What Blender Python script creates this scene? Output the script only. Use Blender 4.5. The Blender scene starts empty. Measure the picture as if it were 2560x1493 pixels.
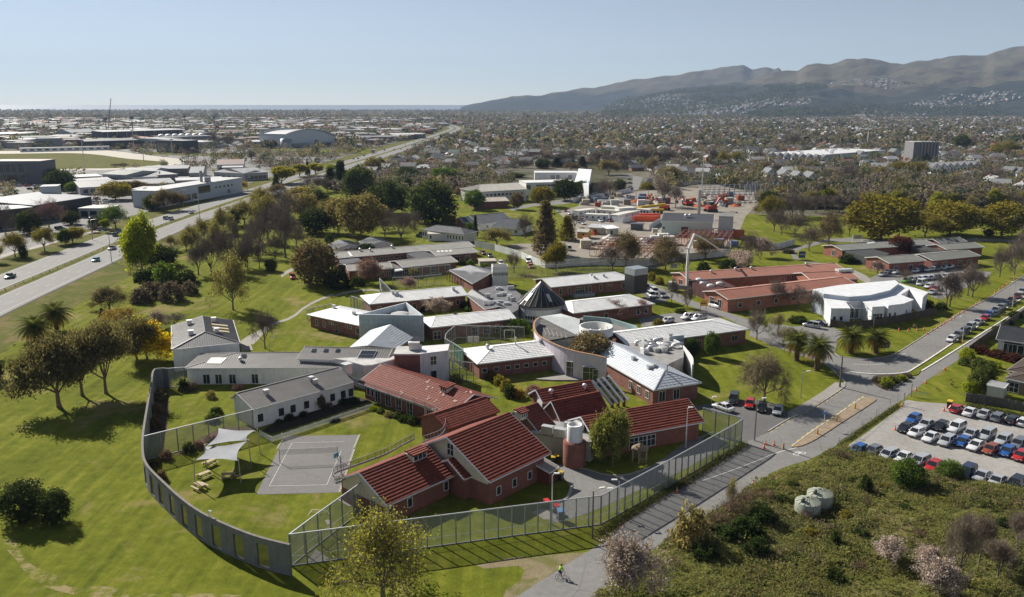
import bpy, math, random
import numpy as np
from mathutils import Vector, Matrix
R = math.radians
SC = bpy.context.scene
COL = SC.collection
# ---------------------------------------------------------------- camera, sky, sun, exposure
F, CX, CY, HZ, H = 2080., 1280., 746.5, 262., 58.          # focal length and centre in photo pixels, horizon row, height in m
PT = math.atan((CY - HZ) / F)
cam = bpy.data.cameras.new('camera'); camo = bpy.data.objects.new('camera', cam); COL.objects.link(camo)
camo.location = (0, 0, H); camo.rotation_euler = (math.pi / 2 - PT, 0, 0)
cam.sensor_width = 36; cam.lens = F / 2560 * 36; cam.clip_start = 1; cam.clip_end = 200000
SC.camera = camo
SUN_EL, SUN_AZ = R(34), R(134)                              # azimuth counter-clockwise from +X
W = bpy.data.worlds.new('World'); SC.world = W; W.use_nodes = True
wn = W.node_tree; bg = wn.nodes['Background']
sky = wn.nodes.new('ShaderNodeTexSky'); sky.sky_type = 'NISHITA'; sky.sun_disc = False
sky.sun_elevation = SUN_EL; sky.sun_rotation = math.pi / 2 - SUN_AZ + 2 * math.pi
sky.altitude = 50; sky.air_density = .75; sky.dust_density = 0; sky.ozone_density = 4
hs = wn.nodes.new('ShaderNodeHueSaturation'); hs.inputs['Saturation'].default_value = .55; wn.links.new(sky.outputs[0], hs.inputs['Color']); wn.links.new(hs.outputs[0], bg.inputs[0]); bg.inputs[1].default_value = 0.054
sl = bpy.data.lights.new('sun', 'SUN'); sl.energy = 5.0; sl.angle = R(0.53); sl.color = (1, .94, .84)
so = bpy.data.objects.new('sun', sl); COL.objects.link(so); so.location = (-200, 300, 300)
sd = Vector((math.cos(SUN_AZ) * math.cos(SUN_EL), math.sin(SUN_AZ) * math.cos(SUN_EL), math.sin(SUN_EL)))
so.rotation_euler = sd.to_track_quat('Z', 'Y').to_euler()
vs = SC.view_settings; vs.view_transform = 'Standard'; vs.look = 'None'; vs.exposure = 0.68; vs.gamma = 1; vs.use_curve_mapping = False
SC.render.engine = 'CYCLES'
cy = SC.cycles; cy.use_denoising = True; cy.max_bounces = 6; cy.transparent_max_bounces = 24; cy.volume_bounces = 0
cy.diffuse_bounces = 2; cy.glossy_bounces = 2; cy.transmission_bounces = 3
# ---------------------------------------------------------------- photo pixels -> directions -> points
S = 640 / 2520
CR = {'a': 200, 'b': 500, 'c': 750, 'd': 1120}
def px(c, x, y):
    if c == 'p': return x, y
    if c == 'f': return x * 1.015873, y * 1.015873
    oy = CR[c[0]]
    if c == 'a4': oy = 100
    if c == 'b4': oy = 470
    if c == 'c1': oy = 800
    return (int(c[1]) - 1) * 640 + x * S, oy + y * S
def ray(u, v):
    a = (u - CX) / F; b = (v - CY) / F
    return Vector((a, math.cos(PT) - b * math.sin(PT), -math.sin(PT) - b * math.cos(PT)))
def G(p, z=0.):
    d = ray(*px(*p)); t = (z - H) / d.z
    return Vector((d.x * t, d.y * t, z))
def proj(p):
    x, y, z = p[0], p[1], p[2] - H
    zc = y * math.cos(PT) - z * math.sin(PT); yc = -y * math.sin(PT) - z * math.cos(PT)
    return CX + F * x / zc, CY + F * yc / zc
def top_height(b, ypx):                                    # height of a thing standing at b whose top shows at row ypx
    lo, hi = 0, 80
    for _ in range(40):
        m = (lo + hi) / 2
        if proj((b[0], b[1], m))[1] > ypx: lo = m
        else: hi = m
    return lo
def scale_at(b): return F / (b[1] * math.cos(PT) + (H - b[2]) * math.sin(PT))   # photo pixels per metre
def on_plane(p, o, n):
    d = ray(*px(*p)); c = Vector((0, 0, H)); t = (o - c).dot(n) / d.dot(n); return c + d * t
# ---------------------------------------------------------------- materials
MATS = {}
class NT:
    def __init__(s, name):
        s.m = bpy.data.materials.new(name); s.m.use_nodes = True; s.t = s.m.node_tree; s.t.nodes.clear()
    def n(s, typ, **kw):
        nd = s.t.nodes.new('ShaderNode' + typ)
        for k, v in kw.items():
            if k.startswith('i_'): nd.inputs[k[2:].replace('_', ' ')].default_value = v
            else: setattr(nd, k, v)
        return nd
    def l(s, a, b): s.t.links.new(a, b)
    def noise(s, vec, scale, detail=3, rough=.55, dist=0):
        nd = s.n('TexNoise'); nd.inputs['Scale'].default_value = scale; nd.inputs['Detail'].default_value = detail
        nd.inputs['Roughness'].default_value = rough; nd.inputs['Distortion'].default_value = dist
        if vec is not None: s.l(vec, nd.inputs['Vector'])
        return nd.outputs['Fac']
    def ramp(s, fac, stops, interp='LINEAR'):
        r = s.n('ValToRGB'); e = r.color_ramp; e.interpolation = interp
        while len(e.elements) < len(stops): e.elements.new(.5)
        for el, (p, c) in zip(e.elements, stops):
            el.position = p; el.color = (*c, 1) if len(c) == 3 else c
        s.l(fac, r.inputs[0]); return r.outputs[0]
    def mix(s, fac, a, b, mode='MIX'):
        m = s.n('MixRGB', blend_type=mode)
        for i, v in ((0, fac), (1, a), (2, b)):
            if isinstance(v, (int, float)): m.inputs[i].default_value = v
            elif isinstance(v, tuple): m.inputs[i].default_value = (*v, 1)
            else: s.l(v, m.inputs[i])
        return m.outputs[0]
    def maprange(s, v, a, b, c, d):
        m = s.n('MapRange'); m.inputs[1].default_value = a; m.inputs[2].default_value = b; m.inputs[3].default_value = c; m.inputs[4].default_value = d
        s.l(v, m.inputs[0]); return m.outputs[0]
    def bump(s, h, strength, dist=.05):
        b = s.n('Bump'); b.inputs['Strength'].default_value = strength; b.inputs['Distance'].default_value = dist
        s.l(h, b.inputs['Height']); return b.outputs[0]
    def out(s, sh, vol=None):
        o = s.n('OutputMaterial')
        if sh: s.l(sh, o.inputs[0])
        if vol: s.l(vol, o.inputs[1])
        MATS[s.m.name] = s.m; return s.m
    def pbr(s, col, rough=.8, spec=.3, metal=0, normal=None):
        p = s.n('BsdfPrincipled')
        for k, v in (('Base Color', col), ('Roughness', rough), ('Metallic', metal), ('Specular IOR Level', spec)):
            if isinstance(v, tuple): p.inputs[k].default_value = (*v, 1)
            elif isinstance(v, (int, float)): p.inputs[k].default_value = v
            else: s.l(v, p.inputs[k])
        if normal: s.l(normal, p.inputs['Normal'])
        return p.outputs[0]
def pos(nt): return nt.n('NewGeometry').outputs['Position']
def objcol(nt): return nt.n('ObjectInfo').outputs['Color']
def simple(name, rough=.7, spec=.3, metal=0, var=.25, nscale=.7, bump=0, bscale=20, stain=0.0):
    nt = NT(name); P = pos(nt); c = objcol(nt)
    f = nt.noise(P, nscale, 4, .6); k = nt.maprange(f, .25, .75, 1 - var, 1 + var * .6)
    col = nt.mix(1, c, k, 'MULTIPLY')
    if stain:
        mp = nt.n('Mapping'); mp.inputs['Scale'].default_value = (2.2, 2.2, .25); nt.l(P, mp.inputs[0])
        f2 = nt.noise(mp.outputs[0], 1.0, 4, .65)
        col = nt.mix(nt.maprange(f2, .52, .75, 0, stain), col, (.10, .085, .07))
    nb = nt.bump(nt.noise(P, bscale, 3), bump, .03) if bump else None
    return nt.out(nt.pbr(col, rough, spec, metal, nb))
simple('paint', .55, .4, var=.12, nscale=1.2, stain=.25)
simple('render_wall', .85, .2, var=.12, nscale=.6, bump=.15, stain=.35)
simple('metal', .4, .5, .5, var=.15, nscale=3)
simple('galv', .45, .5, .6, var=.2, nscale=2)
simple('roof_metal', .5, .5, .15, var=.22, nscale=.35, stain=.15)
simple('roof_white', .66, .8, .5, var=.14, nscale=.5, stain=.22)
simple('roof_tile', .7, .25, var=.42, nscale=1.1, bump=.25, bscale=9, stain=.45)
simple('roof_flat', .8, .2, var=.35, nscale=.5, bump=.2, stain=.2)
simple('concrete', .85, .2, var=.25, nscale=.9, bump=.2, bscale=8, stain=.6)
simple('timber', .75, .25, var=.3, nscale=3, bump=.2, stain=.3)
simple('plastic', .4, .5, var=.06)
simple('bark', .9, .1, var=.4, nscale=3, bump=.4, bscale=6)
simple('soil', .95, .1, var=.4, nscale=1.2, bump=.4, bscale=5)
simple('fabric', .8, .2, var=.12, nscale=1)
def m_brick():
    nt = NT('brick'); P = pos(nt); g = nt.n('NewGeometry'); c = objcol(nt)
    # wall coordinates from the face normal: along the wall, and up
    cr = nt.n('VectorMath', operation='CROSS_PRODUCT'); nt.l(g.outputs['Normal'], cr.inputs[0]); cr.inputs[1].default_value = (0, 0, 1)
    dt = nt.n('VectorMath', operation='DOT_PRODUCT'); nt.l(P, dt.inputs[0]); nt.l(cr.outputs[0], dt.inputs[1])
    sp = nt.n('SeparateXYZ'); nt.l(P, sp.inputs[0]); cb = nt.n('CombineXYZ'); nt.l(dt.outputs['Value'], cb.inputs[0]); nt.l(sp.outputs[2], cb.inputs[1])
    b = nt.n('TexBrick'); nt.l(cb.outputs[0], b.inputs['Vector']); b.inputs['Scale'].default_value = 1
    b.inputs['Brick Width'].default_value = .24; b.inputs['Row Height'].default_value = .086; b.inputs['Mortar Size'].default_value = .009
    nt.l(c, b.inputs['Color1']); nt.l(nt.mix(1, c, (.66, .6, .6), 'MULTIPLY'), b.inputs['Color2']); nt.l(nt.mix(.6, c, (.33, .29, .26)), b.inputs['Mortar'])
    k = nt.maprange(nt.noise(P, .8, 4), .25, .75, .75, 1.15)
    nt.out(nt.pbr(nt.mix(1, b.outputs[0], k, 'MULTIPLY'), .85, .2, 0, nt.bump(b.outputs['Fac'], -.3, .01)))
m_brick()
def m_carpaint():
    nt = NT('car_paint'); p = nt.n('BsdfPrincipled'); nt.l(objcol(nt), p.inputs['Base Color'])
    p.inputs['Roughness'].default_value = .28; p.inputs['Metallic'].default_value = .15; p.inputs['Coat Weight'].default_value = .7; p.inputs['Coat Roughness'].default_value = .06
    nt.out(p.outputs[0])
m_carpaint()
def m_glass(name, col, rough, spec):
    nt = NT(name); P = pos(nt); f = nt.noise(P, .9, 2)
    nt.out(nt.pbr(nt.mix(nt.maprange(f, .3, .7, 0, 1), col, tuple(x * 2.2 for x in col)), rough, spec))
m_glass('glass', (.018, .022, .026), .06, .8)
m_glass('car_glass', (.012, .014, .017), .05, .9)
def m_see(name, col, alpha, rough, spec):               # thin sheet that lets light through: mesh, sheer screens, panes
    nt = NT(name); t = nt.n('BsdfTransparent'); m = nt.n('MixShader'); m.inputs[0].default_value = alpha
    nt.l(t.outputs[0], m.inputs[1]); nt.l(nt.pbr(col, rough, spec), m.inputs[2]); nt.out(m.outputs[0])
m_see('fence_mesh', (.34, .35, .35), .47, .5, .4)
m_see('cage_mesh', (.28, .29, .3), .22, .5, .4)
m_see('pane_clear', (.03, .036, .036), .8, .05, .9)
m_see('net', (.03, .03, .03), .25, .8, .1)
def m_leaf(name, transl=.42, var=.45, hue=.022):
    nt = NT(name); g = nt.n('NewGeometry'); rnd = g.outputs['Random Per Island']
    h = nt.n('HueSaturation'); nt.l(objcol(nt), h.inputs['Color'])
    nt.l(nt.maprange(rnd, 0, 1, .5 - hue, .5 + hue), h.inputs['Hue']); nt.l(nt.maprange(nt.noise(pos(nt), .8, 2), .3, .7, 1 - var, 1 + var), h.inputs['Value'])
    d = nt.n('BsdfDiffuse'); t = nt.n('BsdfTranslucent'); m = nt.n('MixShader'); m.inputs[0].default_value = transl
    c = nt.mix(1, h.outputs[0], nt.maprange(rnd, 0, 1, .6, 1.35), 'MULTIPLY')
    nt.l(c, d.inputs[0]); nt.l(nt.mix(1, c, (1.15, 1.15, .75), 'MULTIPLY'), t.inputs[0]); nt.l(d.outputs[0], m.inputs[1]); nt.l(t.outputs[0], m.inputs[2])
    nt.out(m.outputs[0])
m_leaf('leaf'); m_leaf('petal', .35, .25, .01); m_leaf('twig', .0, .4, .02)
def m_far(name, rough, stops, transl=0):                   # many far things in one mesh: a colour per island
    nt = NT(name); rnd = nt.n('NewGeometry').outputs['Random Per Island']
    c = nt.n('Attribute', attribute_name='tint').outputs['Color']
    c = nt.mix(1, c, nt.maprange(rnd, 0, 1, .65, 1.3), 'MULTIPLY'); sh = nt.pbr(c, rough, .25)
    if transl:
        t = nt.n('BsdfTranslucent'); nt.l(c, t.inputs[0]); m = nt.n('MixShader'); m.inputs[0].default_value = transl; nt.l(sh, m.inputs[1]); nt.l(t.outputs[0], m.inputs[2]); sh = m.outputs[0]
    nt.out(sh)
m_far('far', .7, None); m_far('far_leaf', .8, None, .45)
def m_grass(name, stops, dry, dry_amt, dry_scale=.06):
    nt = NT(name); P = pos(nt)
    mp = nt.n('Mapping'); mp.inputs['Rotation'].default_value = (0, 0, R(52)); mp.inputs['Scale'].default_value = (.5, .04, 1); nt.l(P, mp.inputs[0])
    a = nt.noise(P, .045, 5, .6); st = nt.noise(mp.outputs[0], 1.0, 4, .6); fine = nt.noise(P, 2.2, 4, .7); fine2 = nt.noise(P, .5, 5, .65)
    f = nt.mix(.35, nt.mix(.55, a, st), fine2)
    col = nt.ramp(f, stops)
    col = nt.mix(nt.maprange(fine, .3, .7, 0, .55), col, nt.mix(1, col, (.55, .6, .5), 'MULTIPLY'))
    dm = nt.noise(P, dry_scale, 6, .72, .4)
    col = nt.mix(nt.maprange(dm, 1 - dry_amt, 1.12 - dry_amt, 0, .75), col, dry)
    nt.out(nt.pbr(col, .95, .03, 0, nt.bump(nt.noise(P, 3.5, 4, .7), .8, .14)))
m_grass('lawn', [(.36, (.078, .097, .012)), (.5, (.146, .165, .019)), (.62, (.23, .227, .035))], (.28, .215, .10), .452, .055)
m_grass('dry_lawn', [(.36, (.078, .097, .012)), (.5, (.146, .165, .019)), (.62, (.23, .227, .035))], (.33, .26, .15), .53, .35)
m_grass('rough_grass', [(.3, (.075, .085, .02)), (.5, (.12, .13, .03)), (.7, (.18, .17, .06))], (.20, .15, .08), .50, .12)
m_grass('town_ground', [(.3, (.05, .055, .03)), (.5, (.085, .085, .05)), (.7, (.12, .115, .08))], (.2, .18, .15), .55, .02)
m_grass('worn_ground', [(.3, (.20, .16, .10)), (.5, (.27, .22, .14)), (.7, (.34, .29, .2))], (.12, .13, .03), .55, .2)
def m_asph(name, c0, c1, fine, bump=.25):
    nt = NT(name); P = pos(nt); a = nt.noise(P, .12, 5, .65); b = nt.noise(P, 6, 3, .7); c = nt.noise(P, 1.1, 5, .6)
    f = nt.mix(.35, nt.mix(.5, a, c), b); col = nt.ramp(f, [(.35, c0), (.65, c1)])
    v = nt.n('TexVoronoi', feature='DISTANCE_TO_EDGE'); v.inputs['Scale'].default_value = .16; nt.l(P, v.inputs['Vector'])
    col = nt.mix(nt.maprange(v.outputs['Distance'], 0, .012, fine, 0), col, (.02, .02, .022))
    nt.out(nt.pbr(col, .82, .3, 0, nt.bump(b, bump, .02)))
m_asph('asphalt', (.14, .137, .133), (.24, .233, .225), .35)
m_asph('asphalt_new', (.09, .089, .09), (.15, .147, .145), .15)
m_asph('motorway', (.15, .146, .142), (.21, .205, .198), .0)
m_asph('court', (.125, .12, .118), (.19, .183, .178), .3)
m_asph('path_mat', (.22, .2, .18), (.34, .32, .29), .1)
m_asph('gravel_mat', (.20, .19, .175), (.40, .385, .36), .0, .8)
m_asph('yard_mat', (.10, .097, .094), (.19, .185, .18), .1)
m_asph('site_mat', (.13, .11, .085), (.36, .32, .27), .0, .8)
m_asph('sand_mat', (.36, .33, .27), (.46, .43, .37), .0)
def m_line():
    nt = NT('line_paint'); P = pos(nt); c = objcol(nt); w = nt.noise(P, 5, 4, .7)
    nt.out(nt.pbr(nt.mix(nt.maprange(w, .55, .7, 0, .7), c, (.12, .12, .12)), .7, .3))
m_line()
def m_sea():
    nt = NT('sea_mat'); nt.out(nt.pbr((.13, .16, .19), .6, .3))
m_sea()
def m_hill():
    nt = NT('hill_mat'); P = pos(nt)
    a = nt.noise(P, .0011, 6, .6, .6); b = nt.noise(P, .006, 5, .65); z = nt.n('SeparateXYZ'); nt.l(P, z.inputs[0])
    grass = nt.ramp(b, [(.3, (.055, .045, .033)), (.5, (.09, .075, .048)), (.7, (.085, .085, .042))])
    wood = nt.ramp(b, [(.35, (.014, .02, .018)), (.65, (.03, .037, .028))])
    hz = nt.maprange(z.outputs[2], 60, 330, .68, .28)
    th = nt.n('Math', operation='SUBTRACT'); nt.l(hz, th.inputs[0]); nt.l(a, th.inputs[1])
    nt.out(nt.pbr(nt.mix(nt.maprange(th.outputs[0], -.03, .05, 0, 1), grass, wood), .95, .1, 0, nt.bump(b, 1, 30)))
m_hill()
# ---------------------------------------------------------------- mesh and object helpers
ORG = {}; KIDS = {}
def link(o): COL.objects.link(o)
def V(*a): return Vector(a)
class MB:
    def __init__(s): s.v = []; s.f = []
    def poly(s, pts):
        n = len(s.v); s.v += [tuple(p) for p in pts]; s.f.append(tuple(range(n, n + len(pts)))); return s
    def obox(s, o, a, b, c):                               # box from corner o along three edge vectors
        o, a, b, c = V(*o), V(*a), V(*b), V(*c)
        if a.cross(b).dot(c) < 0: a, b = b, a
        n = len(s.v); s.v += [tuple(o + a * i + b * j + c * k) for k in (0, 1) for j in (0, 1) for i in (0, 1)]
        s.f += [tuple(n + i for i in q) for q in ((0, 2, 3, 1), (4, 5, 7, 6), (0, 1, 5, 4), (2, 6, 7, 3), (0, 4, 6, 2), (1, 3, 7, 5))]; return s
    def box(s, cx, cy, z0, sx, sy, sz, rot=0):
        u = V(math.cos(rot), math.sin(rot), 0); w = V(-u.y, u.x, 0)
        return s.obox(V(cx, cy, z0) - u * sx / 2 - w * sy / 2, u * sx, w * sy, V(0, 0, sz))
    def bar(s, p0, p1, w, h=None):
        p0, p1 = V(*p0), V(*p1); h = h or w; d = p1 - p0
        up = V(0, 0, 1) if abs(d.normalized().z) < .95 else V(0, 1, 0)
        a = d.cross(up).normalized(); b = a.cross(d).normalized()
        return s.obox(p0 - a * w / 2 - b * h / 2, d, a * w, b * h)
    def prism(s, pts, z0, z1, bottom=True):
        pts = [V(p[0], p[1], 0) for p in pts]
        ar = sum(pts[i].x * pts[(i + 1) % len(pts)].y - pts[(i + 1) % len(pts)].x * pts[i].y for i in range(len(pts)))
        if ar < 0: pts = pts[::-1]
        n = len(s.v); k = len(pts); s.v += [(p.x, p.y, z0) for p in pts] + [(p.x, p.y, z1) for p in pts]
        s.f.append(tuple(n + k + i for i in range(k)))
        if bottom: s.f.append(tuple(n + i for i in reversed(range(k))))
        for i in range(k): j = (i + 1) % k; s.f.append((n + i, n + j, n + k + j, n + k + i))
        return s
    def tube(s, p0, p1, r0, r1=None, n=8, cap=True):
        p0, p1 = V(*p0), V(*p1); r1 = r0 if r1 is None else r1; d = (p1 - p0)
        if d.length < 1e-6: return s
        d.normalize(); a = d.orthogonal().normalized(); b = d.cross(a); k = len(s.v)
        for p, r in ((p0, r0), (p1, r1)):
            s.v += [tuple(p + (a * math.cos(2 * math.pi * i / n) + b * math.sin(2 * math.pi * i / n)) * r) for i in range(n)]
        for i in range(n): j = (i + 1) % n; s.f.append((k + i, k + j, k + n + j, k + n + i))
        if cap: s.f.append(tuple(k + n + i for i in range(n))); s.f.append(tuple(k + i for i in reversed(range(n))))
        return s
    def lathe(s, c, prof, n=24, a0=0, a1=2 * math.pi):     # profile of (radius, z)
        full = abs(a1 - a0 - 2 * math.pi) < 1e-6; m = n if full else n + 1; k = len(s.v)
        for r, z in prof:
            s.v += [(c[0] + r * math.cos(a0 + (a1 - a0) * i / n), c[1] + r * math.sin(a0 + (a1 - a0) * i / n), c[2] + z) for i in range(m)]
        for q in range(len(prof) - 1):
            for i in range(n): j = (i + 1) % m; s.f.append((k + q * m + i, k + q * m + j, k + (q + 1) * m + j, k + (q + 1) * m + i))
        return s
    def mesh(s, name, org=(0, 0, 0)):
        me = bpy.data.meshes.new(name); o = V(*org); me.from_pydata([tuple(V(*p) - o) for p in s.v], [], s.f); return me
    def build(s, name, mat, parent=None, col=None, smooth=False, lk=True, **props):
        org = ORG.get(parent, V(0, 0, 0)) if parent else V(0, 0, 0)
        return mobj(name, s.mesh(name, org), mat, parent, col, smooth, lk, **props)
def mobj(name, me, mat, parent=None, col=None, smooth=False, lk=True, **props):
    if mat and not me.materials: me.materials.append(MATS[mat])
    if smooth: me.polygons.foreach_set('use_smooth', [True] * len(me.polygons))
    o = bpy.data.objects.new(name, me)
    if lk: link(o)
    if parent: o.parent = parent; KIDS.setdefault(parent, []).append(o); ORG[o] = ORG.get(parent, V(0, 0, 0))
    if col: o.color = (*col, 1)
    for k, v in props.items(): o[k] = v
    return o
def thing(name, label, cat, loc=(0, 0, 0), rot=0, group=None, lk=True):
    o = bpy.data.objects.new(name, None); o.empty_display_size = .3
    if lk: link(o)
    o.location = loc; o.rotation_euler = (0, 0, rot); ORG[o] = V(*loc) if rot == 0 else V(0, 0, 0)
    return tag(o, label, cat, group)
def tag(o, label, cat=None, group=None, kind=None):
    if label: o['label'] = label
    if cat: o['category'] = cat
    if group: o['group'] = group
    if kind: o['kind'] = kind
    return o
def struct(name, mb, mat, col=None, label=None, kind='structure', parent=None):
    o = mb.build(name, mat, parent, col, kind=kind)
    if label: o['label'] = label
    return o
def dup(proto, loc, rot=0, scale=1, label=None, group=None, cols=None, name=None):
    def cp(o, par):
        c = o.copy(); COL.objects.link(c); c.parent = par
        if name and par is None: c.name = name
        if cols:
            k = o.name.split('.')[0]
            if k in cols: c.color = (*cols[k], 1)
        for ch in KIDS.get(o, ()): KIDS.setdefault(c, []).append(cp(ch, c))
        return c
    r = cp(proto, None); r.location = loc; r.rotation_euler = (0, 0, rot)
    r.scale = (scale,) * 3 if isinstance(scale, (int, float)) else scale
    if label: r['label'] = label
    if group: r['group'] = group
    return r
PROTOS = []
def poly_px(pts, z, dens=None): return [G(p, z) for p in pts]
def C(c, *xy): return [(c, xy[i], xy[i + 1]) for i in range(0, len(xy), 2)]
def smooth_line(pts, n=6):                                 # Catmull-Rom through points
    P = [pts[0]] + list(pts) + [pts[-1]]; out = []
    for i in range(1, len(P) - 2):
        for k in range(n):
            t = k / n; a, b, c, d = P[i - 1], P[i], P[i + 1], P[i + 2]
            out.append(.5 * (2 * b + (c - a) * t + (2 * a - 5 * b + 4 * c - d) * t * t + (3 * b - a - 3 * c + d) * t ** 3))
    return out + [P[-2]]
def sheet(name, pts, z, mat, thick=0, col=None, label=None):
    m = MB(); P = [V(p.x, p.y, z) for p in pts]
    if thick: m.prism(P, z - thick, z)
    else:
        ar = sum(P[i].x * P[(i + 1) % len(P)].y - P[(i + 1) % len(P)].x * P[i].y for i in range(len(P)))
        m.poly(P if ar > 0 else P[::-1])
    return struct(name, m, mat, col, label)
def strip(mb, pts, w, z, h=0):                             # ribbon along a line (flat, or a kerb when h)
    for i in range(len(pts) - 1):
        a, b = V(pts[i].x, pts[i].y, z), V(pts[i + 1].x, pts[i + 1].y, z); d = b - a
        if d.length < 1e-4: continue
        s = V(-d.y, d.x, 0).normalized() * w / 2
        if h: mb.obox(a - s, d, s * 2, V(0, 0, h))
        else: mb.poly([a - s, b - s, b + s, a + s])
    return mb
def dashes(pts, on, off):
    out = []; acc = 0; cur = None
    for i in range(len(pts) - 1):
        a, b = pts[i], pts[i + 1]; L = (b - a).length; s = 0
        while s < L:
            ph = acc % (on + off); step = min(L - s, (on - ph) if ph < on else (on + off - ph)); step = max(step, 1e-3)
            if ph < on: out.append((a.lerp(b, s / L), a.lerp(b, min(1, (s + step) / L))))
            s += step; acc += step
    return out
def inpoly(x, y, P):
    c = False; j = len(P) - 1
    for i in range(len(P)):
        if (P[i][1] > y) != (P[j][1] > y) and x < (P[j][0] - P[i][0]) * (y - P[i][1]) / (P[j][1] - P[i][1]) + P[i][0]: c = not c
        j = i
    return c
ORD = 'first second third fourth fifth sixth seventh eighth ninth tenth eleventh twelfth'.split()
def nth(i): return ORD[i] if i < 12 else '%d%s' % (i + 1, {1: 'st', 2: 'nd', 3: 'rd'}.get((i + 1) % 10 if (i + 1) % 100 // 10 != 1 else 0, 'th'))
KEEP = []                                                  # polygons (plan) where no automatic tree or house may stand
# ---------------------------------------------------------------- ground, sea, hills
m = MB(); m.poly([(-40000, -3000, 0), (40000, -3000, 0), (40000, 9200, 0), (-40000, 9200, 0)]); struct('ground', m, 'town_ground')
m = MB(); m.poly([(-120000, 9100, -.6), (120000, 9100, -.6), (120000, 140000, -.6), (-120000, 140000, -.6)]); struct('sea', m, 'sea_mat')
LAWN = [V(-134, -20, 0), V(330, -20, 0), V(330, 330, 0), V(250, 420, 0), V(60, 470, 0), V(0, 560, 0), V(-100, 800, 0), V(-148, 800, 0), V(-158, 420, 0), V(-150, 290, 0), V(-143, 200, 0)]
sheet('lawn', LAWN, .01, 'lawn')
HILLP = {}
def prof(pts):                                             # skyline pixels -> (tan azimuth, tan elevation)
    out = []
    for p in pts:
        d = ray(*px(*p)); out.append((d.x / d.y, d.z / d.y))
    return np.array(sorted(out)).T
skyB = prof(C('a3', 900, 262, 1150, 175, 1400, 125, 1700, 80, 2000, 50, 2300, 15) + C('a4', 60, 312, 210, 302, 300, 298, 340, 262, 385, 232, 490, 218, 620, 232, 700, 215, 770, 195, 830, 198, 880, 200, 960, 182, 1030, 190, 1100, 195, 1200, 225, 1320, 230, 1480, 207, 1600, 207, 1750, 170, 1850, 150, 2150, 143, 2250, 100, 2520, 65, 3100, 20, 4200, 90))
skyA = prof(C('a2', 2020, 262, 2200, 222, 2360, 190, 2520, 170) + C('a3', 160, 155, 300, 145, 450, 120, 590, 98, 760, 75, 900, 50, 1050, 25, 1200, 0) + C('f', 1700, 178, 1760, 170, 1800, 162, 1830, 160, 1850, 172, 1862, 171, 1885, 165, 1905, 172) + C('a4', 100, 275, 200, 300, 600, 330))
rg = np.random.default_rng(5)
def vnoise(x, y, s, seed):                                 # smooth value noise
    t = np.random.default_rng(seed).random((64, 64)); X = x / s; Y = y / s
    i = np.floor(X).astype(int); j = np.floor(Y).astype(int); u = X - i; v = Y - j; u = u * u * (3 - 2 * u); v = v * v * (3 - 2 * v)
    q = lambda a, b: t[a % 64, b % 64]
    return (q(i, j) * (1 - u) + q(i + 1, j) * u) * (1 - v) + (q(i, j + 1) * (1 - u) + q(i + 1, j + 1) * u) * v
def hill_h(X, Y):
    a = X / Y; h = np.zeros_like(X)
    wob = (vnoise(X, Y * 0, 700, 3) - .5)
    for sk, Yr, Yf, seed in ((skyA, 9400, 7000, 1), (skyB, 7000, 3900, 2)):
        te = np.interp(a, sk[0], sk[1], left=-.01, right=sk[1][-1])
        hr = np.maximum(0, H + Yr * te)
        if sk is skyA: hr = hr * np.clip((.36 - a) / .05, 0, 1)
        yf = Yf + 900 * wob + 900 * np.clip(.45 - a, 0, .5)
        t = np.clip((Y - yf) / (Yr - yf), 0, 1); s = t ** 1.25
        g = (vnoise(X, Y, 420, seed + 10) - .5) * .5 + (vnoise(X, Y, 170, seed + 20) - .5) * .22 + (vnoise(X, Y * .35, 900, seed + 30) - .5) * .7
        p = s * (1 + g * np.clip((1 - t) * 1.6, 0, 1))
        back = np.clip((Y - Yr) / 1500, 0, 1)
        h = np.maximum(h, hr * np.clip(p, 0, 1) * (1 - back))
    return h
na, nd = 420, 150
A, D = np.meshgrid(np.linspace(-.1, 1.05, na), np.concatenate([np.linspace(3300, 7000, 100), np.linspace(7060, 9400, 34), np.linspace(9500, 10900, 16)]), indexing='ij')
XX = A * D; ZZ = hill_h(XX, D); ZZ = ZZ + np.clip(ZZ / 120, 0, 1) * ((vnoise(XX, D, 150, 91) - .5) * 26 + (vnoise(XX, D, 60, 92) - .5) * 12)
idx = np.arange(na * nd).reshape(na, nd)
q = np.stack([idx[:-1, :-1], idx[1:, :-1], idx[1:, 1:], idx[:-1, 1:]], -1).reshape(-1, 4)
zq = ZZ.reshape(-1)[q].max(1); q = q[zq > .5]
def arr_mesh(name, Vv, Q, tint=None, mat=None):
    me = bpy.data.meshes.new(name); n = Q.shape[1]
    me.vertices.add(len(Vv)); me.vertices.foreach_set('co', np.asarray(Vv, 'f').ravel())
    me.loops.add(Q.size); me.loops.foreach_set('vertex_index', Q.astype('i').ravel())
    me.polygons.add(len(Q)); me.polygons.foreach_set('loop_start', np.arange(0, Q.size, n, dtype='i'))
    me.update(calc_edges=True)
    if tint is not None:
        at = me.attributes.new('tint', 'FLOAT_COLOR', 'POINT'); at.data.foreach_set('color', np.concatenate([tint, np.ones((len(tint), 1))], 1).astype('f').ravel())
    if mat: me.materials.append(MATS[mat])
    return me
o = mobj('hills', arr_mesh('hills', np.stack([XX, D, ZZ - .3], -1).reshape(-1, 3), q), 'hill_mat', smooth=True, kind='structure')
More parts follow.
